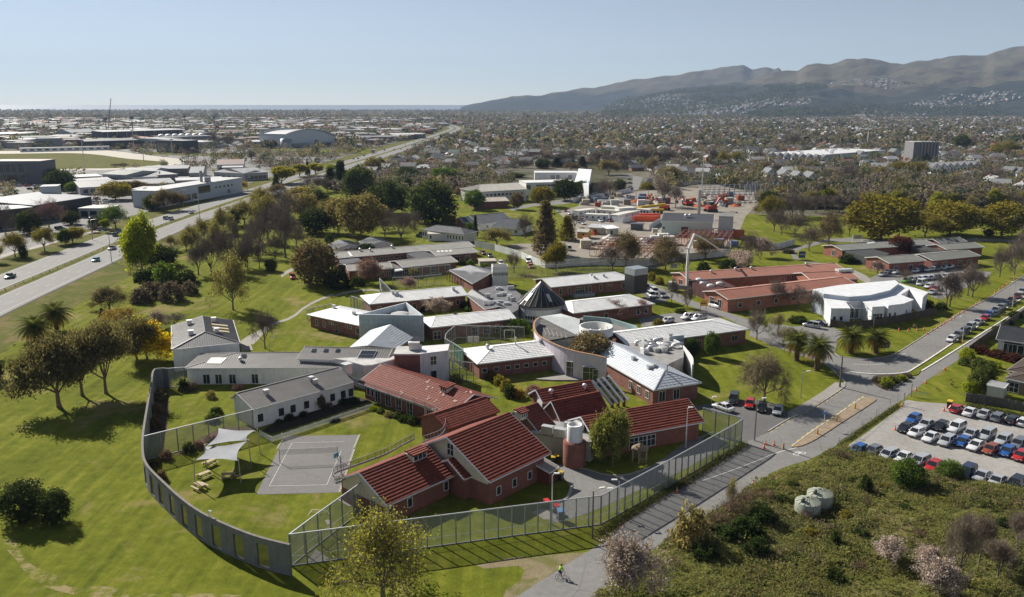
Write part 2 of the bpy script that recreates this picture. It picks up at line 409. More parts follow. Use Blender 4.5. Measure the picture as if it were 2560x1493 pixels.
# ---------------------------------------------------------------- motorway (edge line traced from the photograph)
MW = smooth_line([V(*p, 0) for p in ((-105, 20), (-120, 90), (-134, 160), (-144, 226), (-150, 300), (-156, 380), (-157, 480), (-151, 776), (-139, 1112), (-128, 1600), (-123, 1950), (-135, 2220), (-194, 2582), (-330, 3050))], 8)
def offs(line, d):
    out = []
    for i, p in enumerate(line):
        t = (line[min(i + 1, len(line) - 1)] - line[max(i - 1, 0)]).normalized(); out.append(V(p.x - t.y * d, p.y + t.x * d, 0))
    return out
def ribbon(name, line, d0, d1, z, mat, label=None, zf=None):
    m = MB(); a = offs(line, d0); b = offs(line, d1)
    for i in range(len(line) - 1): m.poly([V(a[i].x, a[i].y, z), V(a[i + 1].x, a[i + 1].y, z), V(b[i + 1].x, b[i + 1].y, z), V(b[i].x, b[i].y, z)][::-1])
    return struct(name, m, mat, label=label)
ribbon('verge', MW, -16, 46, .014, 'rough_grass')
ribbon('road', MW, 0, 13, .035, 'motorway', 'near carriageway of the motorway')
ribbon('road', MW, 17.5, 30.5, .035, 'motorway', 'far carriageway of the motorway')
ribbon('road_edge', MW, -1.0, 0, .03, 'soil').color = (.10, .085, .07, 1)
m = MB()
for d in (1.6, 12.4, 18.1, 29.2): strip(m, offs(MW, d)[:70], .16, .041)
for d in (5.3, 8.9, 21.8, 25.4):
    for a, b in dashes(offs(MW, d)[:60], 3, 9): strip(m, [a, b], .13, .041)
struct('lane_marking', m, 'line_paint', (.42, .42, .4))
near = MW[2:70]
wf = thing('wire_barrier', 'low wire rope barrier on posts along the motorway median', 'barrier', tuple(offs(MW, 15.2)[10]))
l = offs(MW, 15.2)
acc = 0; last = 0; pm = MB().box(0, 0, 0, .12, .12, .8).mesh('post')
for a, b in dashes(l[6:46], .1, 6):
    mobj('post', pm, 'timber', wf, (.10, .09, .07)).location = a - ORG[wf]
for z in (.45, .7):
    m = MB()
    for i in range(6, 46): m.bar(l[i] + V(0, 0, z), l[i + 1] + V(0, 0, z), .035)
    m.build('wire', 'galv', wf, (.35, .35, .35))
KEEP.append([(p.x, p.y) for p in offs(MW, -14)] + [(p.x, p.y) for p in reversed(offs(MW, 44))])
# service lane and path left of the motorway
sheet('path', smooth_line(poly_px(C('b1', -200, 640, 0, 545, 160, 500, 400, 440, 560, 400, 900, 310, 1100, 270), 0)) + [G(p) for p in C('b1', 1100, 285, 900, 328, 560, 420, 400, 465, 160, 525, 0, 572, -200, 670)], .03, 'path_mat')
# ---------------------------------------------------------------- roads round the hospital
Z_ROAD = .03
road = C('d3', -400, 1760, 40, 1469, 300, 1300, 420, 1225, 510, 1160, 740, 1025, 940, 905, 1100, 755, 1290, 620, 1500, 480, 1720, 335, 1960, 200, 2120, 90, 2255, 5) + C('c3', 2262, 1440, 2290, 1405) + C('c4', -20, 1312, 0, 1300, 180, 1190, 380, 1098, 560, 990, 735, 872, 757, 830, 745, 795, 700, 755, 655, 710, 610, 668, 540, 622, 440, 590, 380, 570, 400, 520, 520, 508, 640, 520, 700, 553, 850, 575, 1050, 577, 1180, 556, 1270, 520, 1400, 440, 1700, 250, 1900, 125, 2135, 0) + C('b4', 2520, 860, 3000, 590, 3060, 780, 2900, 870, 2520, 1085) + C('c4', 2450, 20, 2200, 170, 2000, 308, 1850, 408, 1620, 562, 1440, 676, 1380, 722, 1440, 760, 1480, 745, 1510, 705, 1700, 590, 2000, 400, 2520, 72, 2900, -170, 3050, -230, 3000, -130, 2520, 92, 2200, 292, 1880, 545, 1875, 592, 1550, 800, 1480, 860, 1390, 925, 1330, 985, 1310, 992, 1000, 1200, 720, 1385) + C('d4', 640, 8, 400, 118, 180, 185, 0, 262) + C('d3', 2520, 275, 2240, 470, 1900, 662, 1590, 850, 1400, 1000, 1150, 1210, 790, 1480, 500, 1760)
RP = [G(p) for p in road]
sheet('road', RP, Z_ROAD, 'asphalt', label='asphalt road running past the security fence'); KEEP.append([(p.x, p.y) for p in RP])
drv = [G(p) for p in C('c3', 1780, 1090, 1815, 1052, 1960, 1022, 2120, 990, 2290, 985, 2470, 992, 2520, 1003) + C('c4', 40, 1025, 190, 1105, 250, 1140, 175, 1185, -10, 1300) + C('c3', 2380, 1372, 2290, 1400, 2262, 1385, 2255, 1190, 2200, 1150, 1990, 1110, 1850, 1068)]
sheet('driveway', drv, Z_ROAD + .006, 'asphalt_new'); KEEP.append([(p.x, p.y) for p in drv])
sheet('footpath', [G(p) for p in C('c4', 660, 815, 745, 822, 748, 862, 600, 955, 400, 1075, 200, 1175, 190, 1110, 420, 980, 560, 890)], Z_ROAD + .09, 'path_mat', .11)
# shaded yard beside palms and the street further up
st2 = [G(p) for p in C('c4', 540, 622, 380, 570, 0, 440) + C('c3', 2520, 430, 2330, 350, 2350, 300, 2130, 190, 1900, 110, 1620, 20) + C('b3', 1530, 960, 1270, 870, 1210, 780, 1140, 725, 1240, 690, 1340, 660, 1420, 640, 1480, 655, 1300, 700, 1265, 760, 1290, 800, 1500, 880, 1620, 920, 1800, 1000, 2090, 1100, 2400, 1200, 2520, 1260) + C('b4', 0, 1330, 250, 1365, 560, 1350, 700, 1400, 800, 1480) + C('c4', 690, 380, 660, 510, 400, 522)]
sheet('street', st2, Z_ROAD + .003, 'asphalt'); KEEP.append([(p.x, p.y) for p in st2])
pk = [G(p) for p in C('b3', 1290, 830, 1560, 960, 1500, 1010, 1330, 1000, 1270, 900)]
sheet('parking', pk, Z_ROAD + .007, 'asphalt_new')
pk = [G(p) for p in C('b3', 1540, 1120, 1900, 1090, 2060, 1150, 1960, 1210, 1700, 1230, 1280, 1250, 1240, 1160)]
sheet('parking', pk, Z_ROAD + .007, 'asphalt'); KEEP.append([(p.x, p.y) for p in pk])
lot = [G(p) for p in C('b4', 980, 900, 1080, 850, 1260, 790, 1500, 790, 1800, 760, 1900, 800, 2200, 830, 2160, 880, 1700, 1100, 1600, 1070, 1580, 990, 1260, 920, 1000, 945)]
sheet('car_park', lot, Z_ROAD + .004, 'asphalt'); KEEP.append([(p.x, p.y) for p in lot])
r2 = [G(p) for p in C('b4', 200, 600, 290, 580, 560, 505, 800, 490, 1100, 515, 1500, 500, 1900, 500, 2280, 500, 2520, 520, 2900, 560, 2900, 600, 2520, 545, 2240, 522, 1500, 525, 1080, 540, 600, 530, 330, 600, 260, 640, 330, 720, 520, 740, 500, 760, 250, 700)]
sheet('street', r2, Z_ROAD + .001, 'asphalt'); KEEP.append([(p.x, p.y) for p in r2])
sheet('path', [G(p) for p in C('b4', 830, 800, 960, 860, 1010, 900, 1000, 945, 900, 905, 830, 850)], .036, 'path_mat')
# gravel car park, footpaths, islands
CARP = [G(p) for p in C('c4', 1330, 1000, 1380, 985, 1450, 1000, 1950, 1040, 2520, 1165, 3000, 1280) + C('d4', 3000, 560, 2520, 425, 2040, 320, 1560, 238, 1120, 112, 800, 25, 780, 0) + C('c4', 780, 1440, 1130, 1190, 1310, 1060)]
sheet('gravel_car_park', CARP, .036, 'gravel_mat'); KEEP.append([(p.x, p.y) for p in CARP])
isl = smooth_line([G(p) for p in C('c4', 230, 1452, 420, 1310, 640, 1168, 800, 1055, 940, 965, 1000, 965, 1065, 985, 960, 1062, 720, 1215, 480, 1372, 330, 1440, 232, 1454)], 4)
sheet('gravel_island', isl, .14, 'soil', .12, (.30, .235, .165))
isl2 = smooth_line([G(p) for p in C('c4', 1022, 775, 1060, 748, 1180, 742, 1380, 727, 1412, 750, 1300, 825, 1190, 892, 1110, 870, 1050, 835, 1022, 775)], 4)
sheet('planting_island', isl2, .16, 'soil', .14, (.09, .065, .05))
gs = [G(p) for p in C('c4', 1392, 728, 1450, 690, 1630, 572, 1860, 418, 2010, 318, 2210, 180, 2460, 32, 2520, 0, 2900, -250, 2950, -215, 2520, 62, 2000, 390, 1700, 580, 1505, 700, 1475, 738, 1425, 748)]
sheet('grass_strip', gs, .12, 'lawn', .10)
def kerb(pts, col=(.42, .41, .39), w=.2, h=.13): return struct('kerb', strip(MB(), smooth_line([G(p) for p in pts], 3), w, .02, h), 'concrete', col)
kerb(C('c4', 0, 1297, 180, 1188, 380, 1096, 560, 988, 735, 870, 757, 830, 745, 795, 700, 755, 655, 710, 610, 668, 540, 622))
kerb(C('c4', 650, 522, 700, 555, 850, 577, 1050, 579, 1180, 558, 1270, 522, 1400, 442, 1700, 252, 1900, 127, 2135, 2))
kerb(C('b4', 2520, 862, 2135, 1114))
kerb(C('c4', 640, 655, 720, 692, 850, 716, 1000, 731, 1180, 733, 1360, 716, 1440, 676, 1620, 561, 1850, 407, 2000, 307, 2200, 169, 2450, 19, 2900, -260), (.74, .73, .7), .32)
kerb(C('c4', 1510, 702, 1700, 588, 2000, 398, 2520, 70, 2950, -200), (.74, .73, .7), .32)
kerb(C('c4', 232, 1450, 420, 1308, 640, 1166, 800, 1053, 940, 963), (.5, .49, .46), .2, .16)
kerb(C('c4', 1190, 895, 1412, 752), (.4, .36, .3), .18, .18)
kerb(C('b3', 1262, 745, 1275, 790, 1330, 815, 1500, 865, 1640, 905))
def line_m(pts, w, col=(.72, .72, .7), dash=None, z=.042):
    P = smooth_line([G(p) for p in pts], 3); m = MB()
    if dash:
        for a, b in dashes(P, *dash): strip(m, [a, b], w, z)
    else: strip(m, P, w, z)
    return struct('road_marking', m, 'line_paint', col)
line_m(C('d3', 1870, 326, 2200, 210, 2520, 85), .14); line_m(C('d4', 0, 80, 120, 40, 280, 0), .14)
line_m(C('c4', 835, 632, 1000, 640, 1150, 632, 1300, 605, 1390, 575), .11); line_m(C('c4', 1240, 585, 1350, 525), .1)
YEL = (.62, .42, .06)
line_m(C('c4', 20, 1305, 190, 1200, 390, 1108, 570, 1000, 745, 882), .16, YEL, (1.0, 1.3))
line_m(C('c4', 1290, 525, 1420, 448, 1700, 270, 1800, 205), .12, YEL, (1, 1.6)); line_m(C('c4', 1380, 690, 1620, 545, 1850, 392), .12, YEL, (1, 1.6))
line_m(C('c4', 235, 1442, 420, 1300, 640, 1158, 800, 1046, 940, 956), .24, YEL, (1.1, 1.1), .182)
for a, b in ((c, d) for c, d in zip(C('c4', 1950, 330, 2090, 245, 2160, 195, 2270, 130), C('c4', 2000, 360, 2150, 275, 2210, 230, 2320, 160))): line_m([a, b], .1)
m = MB()                                                   # bicycle symbol on the cycle lane
bc = G(('d4', 310, 58)); ux = (G(('d4', 380, 40)) - G(('d4', 250, 70))).normalized(); uy = V(-ux.y, ux.x, 0)
for s in (-.75, .75):
    c = bc + ux * s; ring = [c + (ux * math.cos(t) + uy * math.sin(t)) * .45 for t in np.linspace(0, 2 * math.pi, 15)]; strip(m, ring, .12, .043)
for a, b in (((-.75, 0), (-.2, .75)), ((-.2, .75), (.5, .7)), ((.5, .7), (.75, 0)), ((-.2, .75), (.1, 0)), ((.1, 0), (.5, .7)), ((-.75, 0), (.1, 0)), ((.5, .7), (.45, 1.05)), ((-.2, .75), (-.3, 1))):
    strip(m, [bc + ux * a[0] + uy * a[1], bc + ux * b[0] + uy * b[1]], .1, .043 + .001)
struct('cycle_symbol', m, 'line_paint', (.8, .8, .78))
# paths and worn ground by the road
sheet('path', [G(p) for p in C('b2', 745, 925, 640, 965, 540, 1010, 450, 1065, 380, 1125, 310, 1165, 180, 1205, 90, 1240, 0, 1345, -70, 1400, -30, 1425, 30, 1370, 120, 1250, 200, 1222, 320, 1182, 395, 1142, 465, 1080, 550, 1028, 650, 980, 770, 938)], .02, 'path_mat')
sheet('path', [G(p) for p in C('c1', 2360, 215, 2450, 150, 2520, 120, 2640, 60, 2660, 85, 2500, 190, 2470, 240, 2490, 295, 2380, 310)], .021, 'path_mat')
sheet('path', [G(p) for p in C('b2', 770, 935, 870, 905, 1030, 880, 1150, 878, 1240, 890, 1240, 905, 1150, 893, 1030, 896, 880, 922, 790, 945)], .022, 'path_mat')
sheet('path', [G(p) for p in C('b2', 245, 740, 290, 700, 360, 670, 380, 690, 310, 725, 250, 765)], .02, 'path_mat')
sheet('worn_verge', [G(p) for p in C('d3', -160, 1660, 40, 1469, 300, 1300, 510, 1160, 740, 1025, 500, 1045, 0, 1080) + C('d2', 2400, 1105, 2160, 1155, 2250, 1190) + C('d3', 60, 1160, 120, 1200, 90, 1300, -60, 1400)], .021, 'worn_ground')
sheet('worn_verge', [G(p) for p in C('d3', 940, 905, 1100, 755, 1290, 620, 1500, 480, 1720, 335, 1960, 200, 2260, 0, 2300, -30, 2190, 20, 1900, 190, 1690, 320, 1470, 465, 1240, 620, 1060, 745)], .022, 'soil', col=(.17, .12, .08))
sheet('worn_verge', smooth_line([G(p) for p in C('d1', 0, 900, 150, 910, 260, 1120, 560, 1260, 680, 1370, 1050, 1365, 1500, 1440, 2000, 1430, 2400, 1469, 1400, 1520, 700, 1440, 330, 1310, 150, 1090, 0, 940, 0, 900)], 3), .02, 'dry_lawn')
# sports court with its lines
sheet('sports_court', [G(p) for p in C('c2', 285, 1342, 1015, 1330) + C('d2', 830, 440, 0, 460)], .03, 'court')
m = MB()
for a, b in zip(C('d2', 130, 377, 697, 364) + C('c2', 355, 1408) + C('c2', 355, 1408), C('d2', 697, 364, 838, 30) + C('c2', 870, 1395) + C('d2', 130, 377)): strip(m, [G(a), G(b)], .07, .036)
struct('court_marking', m, 'line_paint', (.6, .6, .58))
kerb(C('c2', 1018, 1330, 960, 1469), (.36, .33, .27), .35, .04); kerb(C('d2', 972, 0, 820, 440), (.36, .33, .27), .35, .04); kerb(C('c2', 285, 1342, 205, 1469), (.36, .33, .27), .25, .04)
# yard inside the fence and its kerbed lawn bays
yard = [G(p) for p in C('d3', 470, 160, 740, 205, 900, 260, 1060, 275, 1220, 240, 1340, 195, 1500, 100, 1700, -60) + C('c3', 2000, 1290, 1850, 1380) + C('d3', 2150, -120, 2000, 30, 1750, 180, 1500, 310, 1200, 440, 950, 560, 700, 660, 560, 700, 440, 740, 300, 690, 200, 635, 310, 590, 420, 560, 520, 500, 580, 430, 575, 380, 530, 320, 480, 270)]
sheet('yard', yard, .028, 'asphalt'); KEEP.append([(p.x, p.y) for p in yard])
sheet('paving', [G(p) for p in C('d3', 195, 635, 310, 590, 430, 690, 320, 708)], .037, 'path_mat')
kerb(C('d3', 640, 200, 740, 215, 880, 258, 1000, 272, 1120, 268, 1260, 230, 1350, 190), (.36, .34, .3), .25); kerb(C('d3', 580, 375, 575, 430, 540, 490, 470, 530, 380, 560), (.4, .37, .33), .45, .16)
# construction ground, sportsground, far yards
site = [G(p) for p in C('b3', -60, 440, 330, 600, 560, 570, 800, 570, 1150, 590, 1450, 560, 1760, 560, 2100, 500, 2230, 330, 2300, 160, 2420, 40) + C('a3', 2450, 1130, 2000, 1030, 1500, 1080, 1000, 1110, 700, 1200) + C('b3', 650, 60, 450, 120, 600, 260, 560, 400, 300, 430, 120, 430)]
sheet('construction_ground', site, .025, 'site_mat'); KEEP.append([(p.x, p.y) for p in site])
sheet('street', [G(p) for p in C('a3', -40, 1260, 250, 1210, 480, 1180, 900, 1120, 1180, 1070, 1190, 960, 1000, 955, 1150, 930, 1290, 960, 1240, 1080, 1000, 1150, 500, 1225, 200, 1245, 0, 1290)], .03, 'asphalt')
KEEP.append([tuple(G(p)[:2]) for p in C('a3', -40, 1290, 0, 850, 800, 850, 1100, 900, 1400, 900, 1400, 1100, 900, 1130)])
ind = [V(-186, 300, 0), V(-170, 330, 0), V(-188, 420, 0), V(-188, 800, 0), V(-182, 960, 0), V(-700, 960, 0), V(-700, 300, 0)]
sheet('industrial_yard', ind, .012, 'yard_mat')
trk = smooth_line([G(p) for p in C('a1', -900, 700, 0, 700, 800, 690, 1080, 695, 1500, 745, 1820, 790, 1750, 835, 1450, 870, 900, 890, 400, 895, -900, 960)], 4)
sheet('racetrack', trk, .02, 'sand_mat')
sheet('sports_field', smooth_line([G(p) for p in C('a1', -900, 735, 0, 728, 640, 720, 950, 735, 1250, 775, 1640, 810, 1500, 845, 1080, 870, 700, 875, -900, 920)], 4), .028, 'rough_grass')
KEEP.append([(p.x, p.y) for p in trk])
sheet('parking', [G(p) for p in C('a1', 1080, 690, 1700, 660, 2520, 620, 2520, 700, 1900, 780, 1500, 740)], .018, 'yard_mat')
sheet('lawn', [G(p) for p in C('a1', 1250, 690, 1700, 715, 2300, 720, 2500, 760, 1800, 745, 1450, 735)], .024, 'rough_grass')
sheet('lawn', [G(p) for p in C('a2', 80, 685, 700, 690, 1130, 660, 1120, 720, 640, 715, 200, 695)], .024, 'lawn')
sheet('motorway_bank', [G(p) for p in C('a2', 930, 905, 1490, 715, 2020, 510, 1990, 560, 1640, 690, 1480, 760, 1280, 830, 1290, 870, 1050, 960)], .026, 'soil', col=(.16, .12, .085))
# ---------------------------------------------------------------- building helpers
WMESH = {}
def win_mesh(w, h, n, mul):
    k = (round(w, 2), round(h, 2), n, mul)
    if k not in WMESH:
        f = MB(); t = .07
        for x in (-w / 2, w / 2 - t): f.box(x + t / 2, -.03, 0, t, .12, h)
        for z in (0, h - t): f.box(0, -.03, z, w - 2 * t - .004, .118, t)
        for i in range(1, n): f.box(-w / 2 + w * i / n, -.03, t, t * .8, .1, h - 2 * t)
        if mul: f.box(0, -.03, h * mul, w - 2 * t, .1, t * .8)
        p = MB().poly([(-w / 2 + .02, -.035, .02), (w / 2 - .02, -.035, .02), (w / 2 - .02, -.035, h - .02), (-w / 2 + .02, -.035, h - .02)])
        a, b = f.mesh('window'), p.mesh('pane'); a.materials.append(MATS['paint']); b.materials.append(MATS['glass']); WMESH[k] = a, b
    return WMESH[k]
def window(root, P, ang, w, h, col=(.78, .78, .76), n=1, mul=0, name='window', pane='pane'):
    a, b = win_mesh(w, h, n, mul); o = mobj(name, a, None, root, col); o.location = P - ORG[root]; o.rotation_euler = (0, 0, ang)
    mobj(pane, b, None, o); return o
def slab(mb, pts, th=.16):
    pts = [V(*p) for p in pts]; n = (pts[1] - pts[0]).cross(pts[2] - pts[0])
    if n.z < 0: pts = pts[::-1]
    lo = [p - V(0, 0, th) for p in pts]; mb.poly(pts); mb.poly(lo[::-1])
    for i in range(len(pts)): j = (i + 1) % len(pts); mb.poly([pts[i], lo[i], lo[j], pts[j]])
def roof_detail(mb, pts, kind, sp, rnd=None):             # courses or ribs over a convex face; the first edge is the eave
    pts = [V(*p) for p in pts]; e = (pts[1] - pts[0]).normalized(); n = e.cross(pts[2] - pts[0]).normalized()
    if n.z < 0: n = -n
    up = n.cross(e)
    if up.z < 0: up = -up
    o = pts[0]; P2 = [((p - o).dot(e), (p - o).dot(up)) for p in pts]
    def cut(c, ax):
        r = []
        for i in range(len(P2)):
            a, b = P2[i], P2[(i + 1) % len(P2)]
            if (a[ax] - c) * (b[ax] - c) < 0 or (a[ax] == c) != (b[ax] == c):
                t = (c - a[ax]) / (b[ax] - a[ax]); r.append(a[1 - ax] + t * (b[1 - ax] - a[1 - ax]))
        return (min(r), max(r)) if len(r) >= 2 else None
    Q = lambda u, v, h: o + e * u + up * v + n * h
    if kind in ('tile', 'both'):
        vm = max(p[1] for p in P2); k = max(1, round(vm / sp))
        for i in range(k):
            v0, v1 = vm * i / k, vm * (i + 1) / k; a = cut(v0 + 1e-3, 1); b = cut(v1 - 1e-3, 1)
            if not a or not b: continue
            h = .12 if kind == 'tile' else .055; mb.poly([Q(a[0], v0, h), Q(a[1], v0, h), Q(b[1], v1, .012), Q(b[0], v1, .012)]); mb.poly([Q(a[0], v0, 0), Q(a[1], v0, 0), Q(a[1], v0, h), Q(a[0], v0, h)])
    if kind in ('rib', 'both'):
        u0, u1 = min(p[0] for p in P2), max(p[0] for p in P2); s2 = sp if kind == 'rib' else sp * 1.3; k = max(1, round((u1 - u0) / s2)); w, h = .045, (.06 if kind == 'rib' else .065)
        for i in range(1, k):
            u = u0 + (u1 - u0) * i / k; a = cut(u, 0)
            if not a or a[1] - a[0] < .2: continue
            mb.poly([Q(u - w, a[0], .005), Q(u - w * .4, a[0], h), Q(u - w * .4, a[1], h), Q(u - w, a[1], .005)][::-1]); mb.poly([Q(u - w * .4, a[0], h), Q(u + w * .4, a[0], h), Q(u + w * .4, a[1], h), Q(u - w * .4, a[1], h)]); mb.poly([Q(u + w * .4, a[0], h), Q(u + w, a[0], .005), Q(u + w, a[1], .005), Q(u + w * .4, a[1], h)])
DBG = []
def block(root, A, B, Rp=None, he=3., pitch=22, kind='gable', depth=None, hipL=0, hipR=0, frac=.5, over=.5, wall='brick', wcol=(.3, .1, .07), roof='roof_white', rcol=(.55, .56, .57), det='tile', sp=.42, fcol=(.75, .75, .73), base=0., parapet=0, keep=True, world=None):
    if world: A0, B0 = world
    else: A0, B0 = G(A, he), G(B, he)
    ux = (B0 - A0); L = ux.length; ux.normalize(); uy = V(-ux.y, ux.x, 0); tn = math.tan(R(pitch))
    if kind == 'flat': w = depth if depth else (G(Rp, he) - A0).dot(uy); hr = he; run = w
    else:
        if kind == 'shed': frac = 1.
        if depth: run = depth * frac; hr = he + run * tn
        else:
            lo, hi = he, he + 25
            for _ in range(40):
                hr = (lo + hi) / 2; run = (G(Rp, hr) - A0).dot(uy)
                if hr - he - run * tn > 0: hi = hr
                else: lo = hr
        w = run / frac
    Lc = lambda s, t, z: A0 + ux * s + uy * t + V(0, 0, z - he)
    wm = MB(); rm = MB(); dm = MB(); fm = MB(); o = min(over, w * .2, L * .2); faces = []
    sl = (hr - he) / run if run else 0
    if kind == 'flat':
        wm.prism([Lc(o, o, 0), Lc(L - o, o, 0), Lc(L - o, w - o, 0), Lc(o, w - o, 0)], base, he - .02)
        faces = [[Lc(0, 0, he), Lc(L, 0, he), Lc(L, w, he), Lc(0, w, he)]]; slab(rm, faces[0], .3)
        if parapet:
            for a, b in (((0, 0), (L, 0)), ((L, 0), (L, w)), ((L, w), (0, w)), ((0, w), (0, 0))): fm.bar(Lc(*a, he + parapet / 2), Lc(*b, he + parapet / 2), .22, parapet)
    else:
        zt = he + o * sl - .12; zg = hr - .12
        if kind == 'shed': zf = he + (w - o) * sl - .12
        else: zf = he + o * sl * frac / max(1e-3, 1 - frac) - .12
        lowL = hipL > 0; lowR = hipR > 0
        wm.poly([Lc(o, o, base), Lc(L - o, o, base), Lc(L - o, o, zt), Lc(o, o, zt)])
        wm.poly([Lc(L - o, w - o, base), Lc(o, w - o, base), Lc(o, w - o, zf), Lc(L - o, w - o, zf)])
        for s, hp, flip in ((o, lowL, True), (L - o, lowR, False)):
            pts = [Lc(s, o, base), Lc(s, w - o, base), Lc(s, w - o, zf)] + ([] if hp or kind == 'shed' else [Lc(s, run, zg)]) + [Lc(s, o, zt)]
            wm.poly(pts[::-1] if flip else pts)
        if kind == 'shed': faces = [[Lc(0, 0, he), Lc(L, 0, he), Lc(L, w, hr), Lc(0, w, hr)]]
        else:
            faces = [[Lc(0, 0, he), Lc(L, 0, he), Lc(L - hipR, run, hr), Lc(hipL, run, hr)], [Lc(L, w, he), Lc(0, w, he), Lc(hipL, run, hr), Lc(L - hipR, run, hr)]]
            if lowL: faces.append([Lc(0, w, he), Lc(0, 0, he), Lc(hipL, run, hr)])
            if lowR: faces.append([Lc(L, 0, he), Lc(L, w, he), Lc(L - hipR, run, hr)])
        for f in faces: slab(rm, f)
        if det:
            for f in faces: roof_detail(dm, f, det, sp)
        rm.bar(Lc(hipL, run, hr + .03), Lc(L - hipR, run, hr + .03), .3, .09)
        for hp, s0, s1 in ((lowL, 0, hipL), (lowR, L, L - hipR)):
            if hp:
                for t in (0, w): rm.bar(Lc(s0, t, he + .04), Lc(s1, run, hr + .04), .22, .08)
        fe = .1
        for t in (-.03, w + .03):
            z = he if t < 1 or kind != 'shed' else hr
            fm.bar(Lc(0, t, z - fe), Lc(L, t, z - fe), .09, .2)
        for s, hp in ((-.03, lowL), (L + .03, lowR)):
            if hp: fm.bar(Lc(s, 0, he - fe), Lc(s, w, he - fe), .09, .2)
            else:
                fm.bar(Lc(s, 0, he - fe + .06), Lc(s, run, hr - fe + .06), .08, .24)
                if kind != 'shed': fm.bar(Lc(s, run, hr - fe + .06), Lc(s, w, he - fe + .06), .08, .24)
    wm.build('wall', wall, root, wcol)
    r = rm.build('roof', roof, root, rcol)
    if dm.f: dm.build('roof_courses' if det == 'tile' else 'roof_ribs', roof, r, rcol, kind='stuff')
    if fm.f: fm.build('fascia', 'paint', root, fcol)
    if keep: KEEP.append([tuple(Lc(s, t, 0)[:2]) for s, t in ((-2, -2), (L + 2, -2), (L + 2, w + 2), (-2, w + 2))])
    n = (faces[0][1] - faces[0][0]).cross(faces[0][2] - faces[0][0]).normalized()
    b = dict(root=root, A=A0, ux=ux, uy=uy, L=L, w=w, he=he, hr=hr, o=o, run=run, base=base, ang=math.atan2(ux.y, ux.x), Lc=Lc, n=n, faces=faces)
    if Rp and not world: DBG.append((root.name, 'L %.1f w %.1f he %.1f hr %.1f' % (L, w, he, hr), 'ridge px s=%.1f' % ((G(Rp, hr) - A0).dot(ux))))
    return b
def wins(b, side, fr, z, w, h, **kw):
    for f in fr:
        if side == 'n': P = b['Lc'](b['L'] * f, b['o'], b['base'] + z); a = b['ang']
        elif side == 'l': P = b['Lc'](b['o'], b['w'] * f, b['base'] + z); a = b['ang'] - math.pi / 2
        else: P = b['Lc'](b['L'] - b['o'], b['w'] * f, b['base'] + z); a = b['ang'] + math.pi / 2
        window(b['root'], P, a, w, h, **kw)
def frange(a, b, n): return [a + (b - a) * i / max(1, n - 1) for i in range(n)]
VM = {}
def vent(b, p, kind='box', s=1., face=0):
    f = b['faces'][face]; n = (f[1] - f[0]).cross(f[2] - f[0]).normalized(); P = on_plane(p, f[0], n)
    if kind not in VM:
        m = MB()
        if kind == 'box': m.box(0, 0, -.3, .8, .8, 1.0).box(0, 0, .7, 1.0, 1.0, .18)
        elif kind == 'dome': m.tube((0, 0, -.2), (0, 0, .45), .3, .3, 12); m.lathe((0, 0, .45), [(.45, -.1), (.48, .1), (.38, .3), (.18, .42), (.01, .45)], 12)
        elif kind == 'pipe': m.tube((0, 0, -.2), (0, 0, 1.3), .12, .12, 8); m.tube((0, 0, 1.2), (0, 0, 1.45), .2, .2, 8)
        elif kind == 'aircon': m.box(0, 0, .1, 1.6, .9, 1.1).box(-.6, 0, 0, .15, 1, .1).box(.6, 0, 0, .15, 1, .1).tube((0, -.46, .65), (0, -.42, .65), .4, .4, 14)
        VM[kind] = m.mesh('roof_vent'); VM[kind].materials.append(MATS['galv'])
    o = mobj('air_conditioner' if kind == 'aircon' else 'roof_vent', VM[kind], None, b['root'], (.62, .62, .61)); o.location = P - ORG[b['root']]; o.rotation_euler = (0, 0, b['ang']); o.scale = (s,) * 3
def panel(b, pts, mat, col, name, th=.1, face=0):         # a flat panel lying on a roof face, traced by its corners
    f = b['faces'][face]; n = (f[1] - f[0]).cross(f[2] - f[0]).normalized(); m = MB(); P = [on_plane(p, f[0], n) for p in pts]; Q = [p + n * th for p in P]
    m.poly(Q if (Q[1] - Q[0]).cross(Q[2] - Q[0]).dot(n) > 0 else Q[::-1])
    for i in range(len(P)): j = (i + 1) % len(P); m.poly([P[i], P[j], Q[j], Q[i]])
    return m.build(name, mat, b['root'], col)
def wallpanel(root, p0, p1, z0, z1, mat, col, name='panel', th=.12): # upright sheet between two plan points
    d = (p1 - p0); s = V(-d.y, d.x, 0).normalized() * th
    m = MB().obox(V(p0.x, p0.y, z0), V(d.x, d.y, 0), s, V(0, 0, z1 - z0)); return m.build(name, mat, root, col)
RED, REDW = (.20, .047, .029), (.24, .07, .045)
CREAM = (.62, .55, .42); WHITE = (.74, .74, .73); BRK = (.27, .105, .075)
# ---------------------------------------------------------------- red-roofed villa in front
def gable_panel(b, z0, col, inset=1.0):
    o = b['o'] - .025; Lc = b['Lc']; z = lambda t: b['he'] + min(t, b['w'] - t) * (b['hr'] - b['he']) / b['run'] - .22
    MB().poly([Lc(o, b['w'] - inset, z0), Lc(o, inset, z0), Lc(o, inset, max(z0 + .05, z(inset))), Lc(o, b['run'], z(b['run'])), Lc(o, b['w'] - inset, max(z0 + .05, z(inset)))]).build('gable_panel', 'render_wall', b['root'], col)
rv = thing('villa', 'red tiled brick villa with several gables beside the sports court', 'building', tuple(G(('d2', 1600, 500))))
K = dict(roof='roof_tile', rcol=RED, det='tile', sp=.56, wall='brick', wcol=REDW, fcol=(.62, .66, .7))
b1 = block(rv, ('d2', 1287, 568), ('d2', 1962, 265), ('d2', 1032, 238), he=3.3, pitch=27, over=.7, **K)
wins(b1, 'n', [.09, .36, .9], 1.0, 1.0, 1.5, n=1); wins(b1, 'l', [.32], .2, 1.3, 2.4, n=2); wins(b1, 'l', [.7], 1, 1.4, 1.2)
gable_panel(b1, 2.3, CREAM)
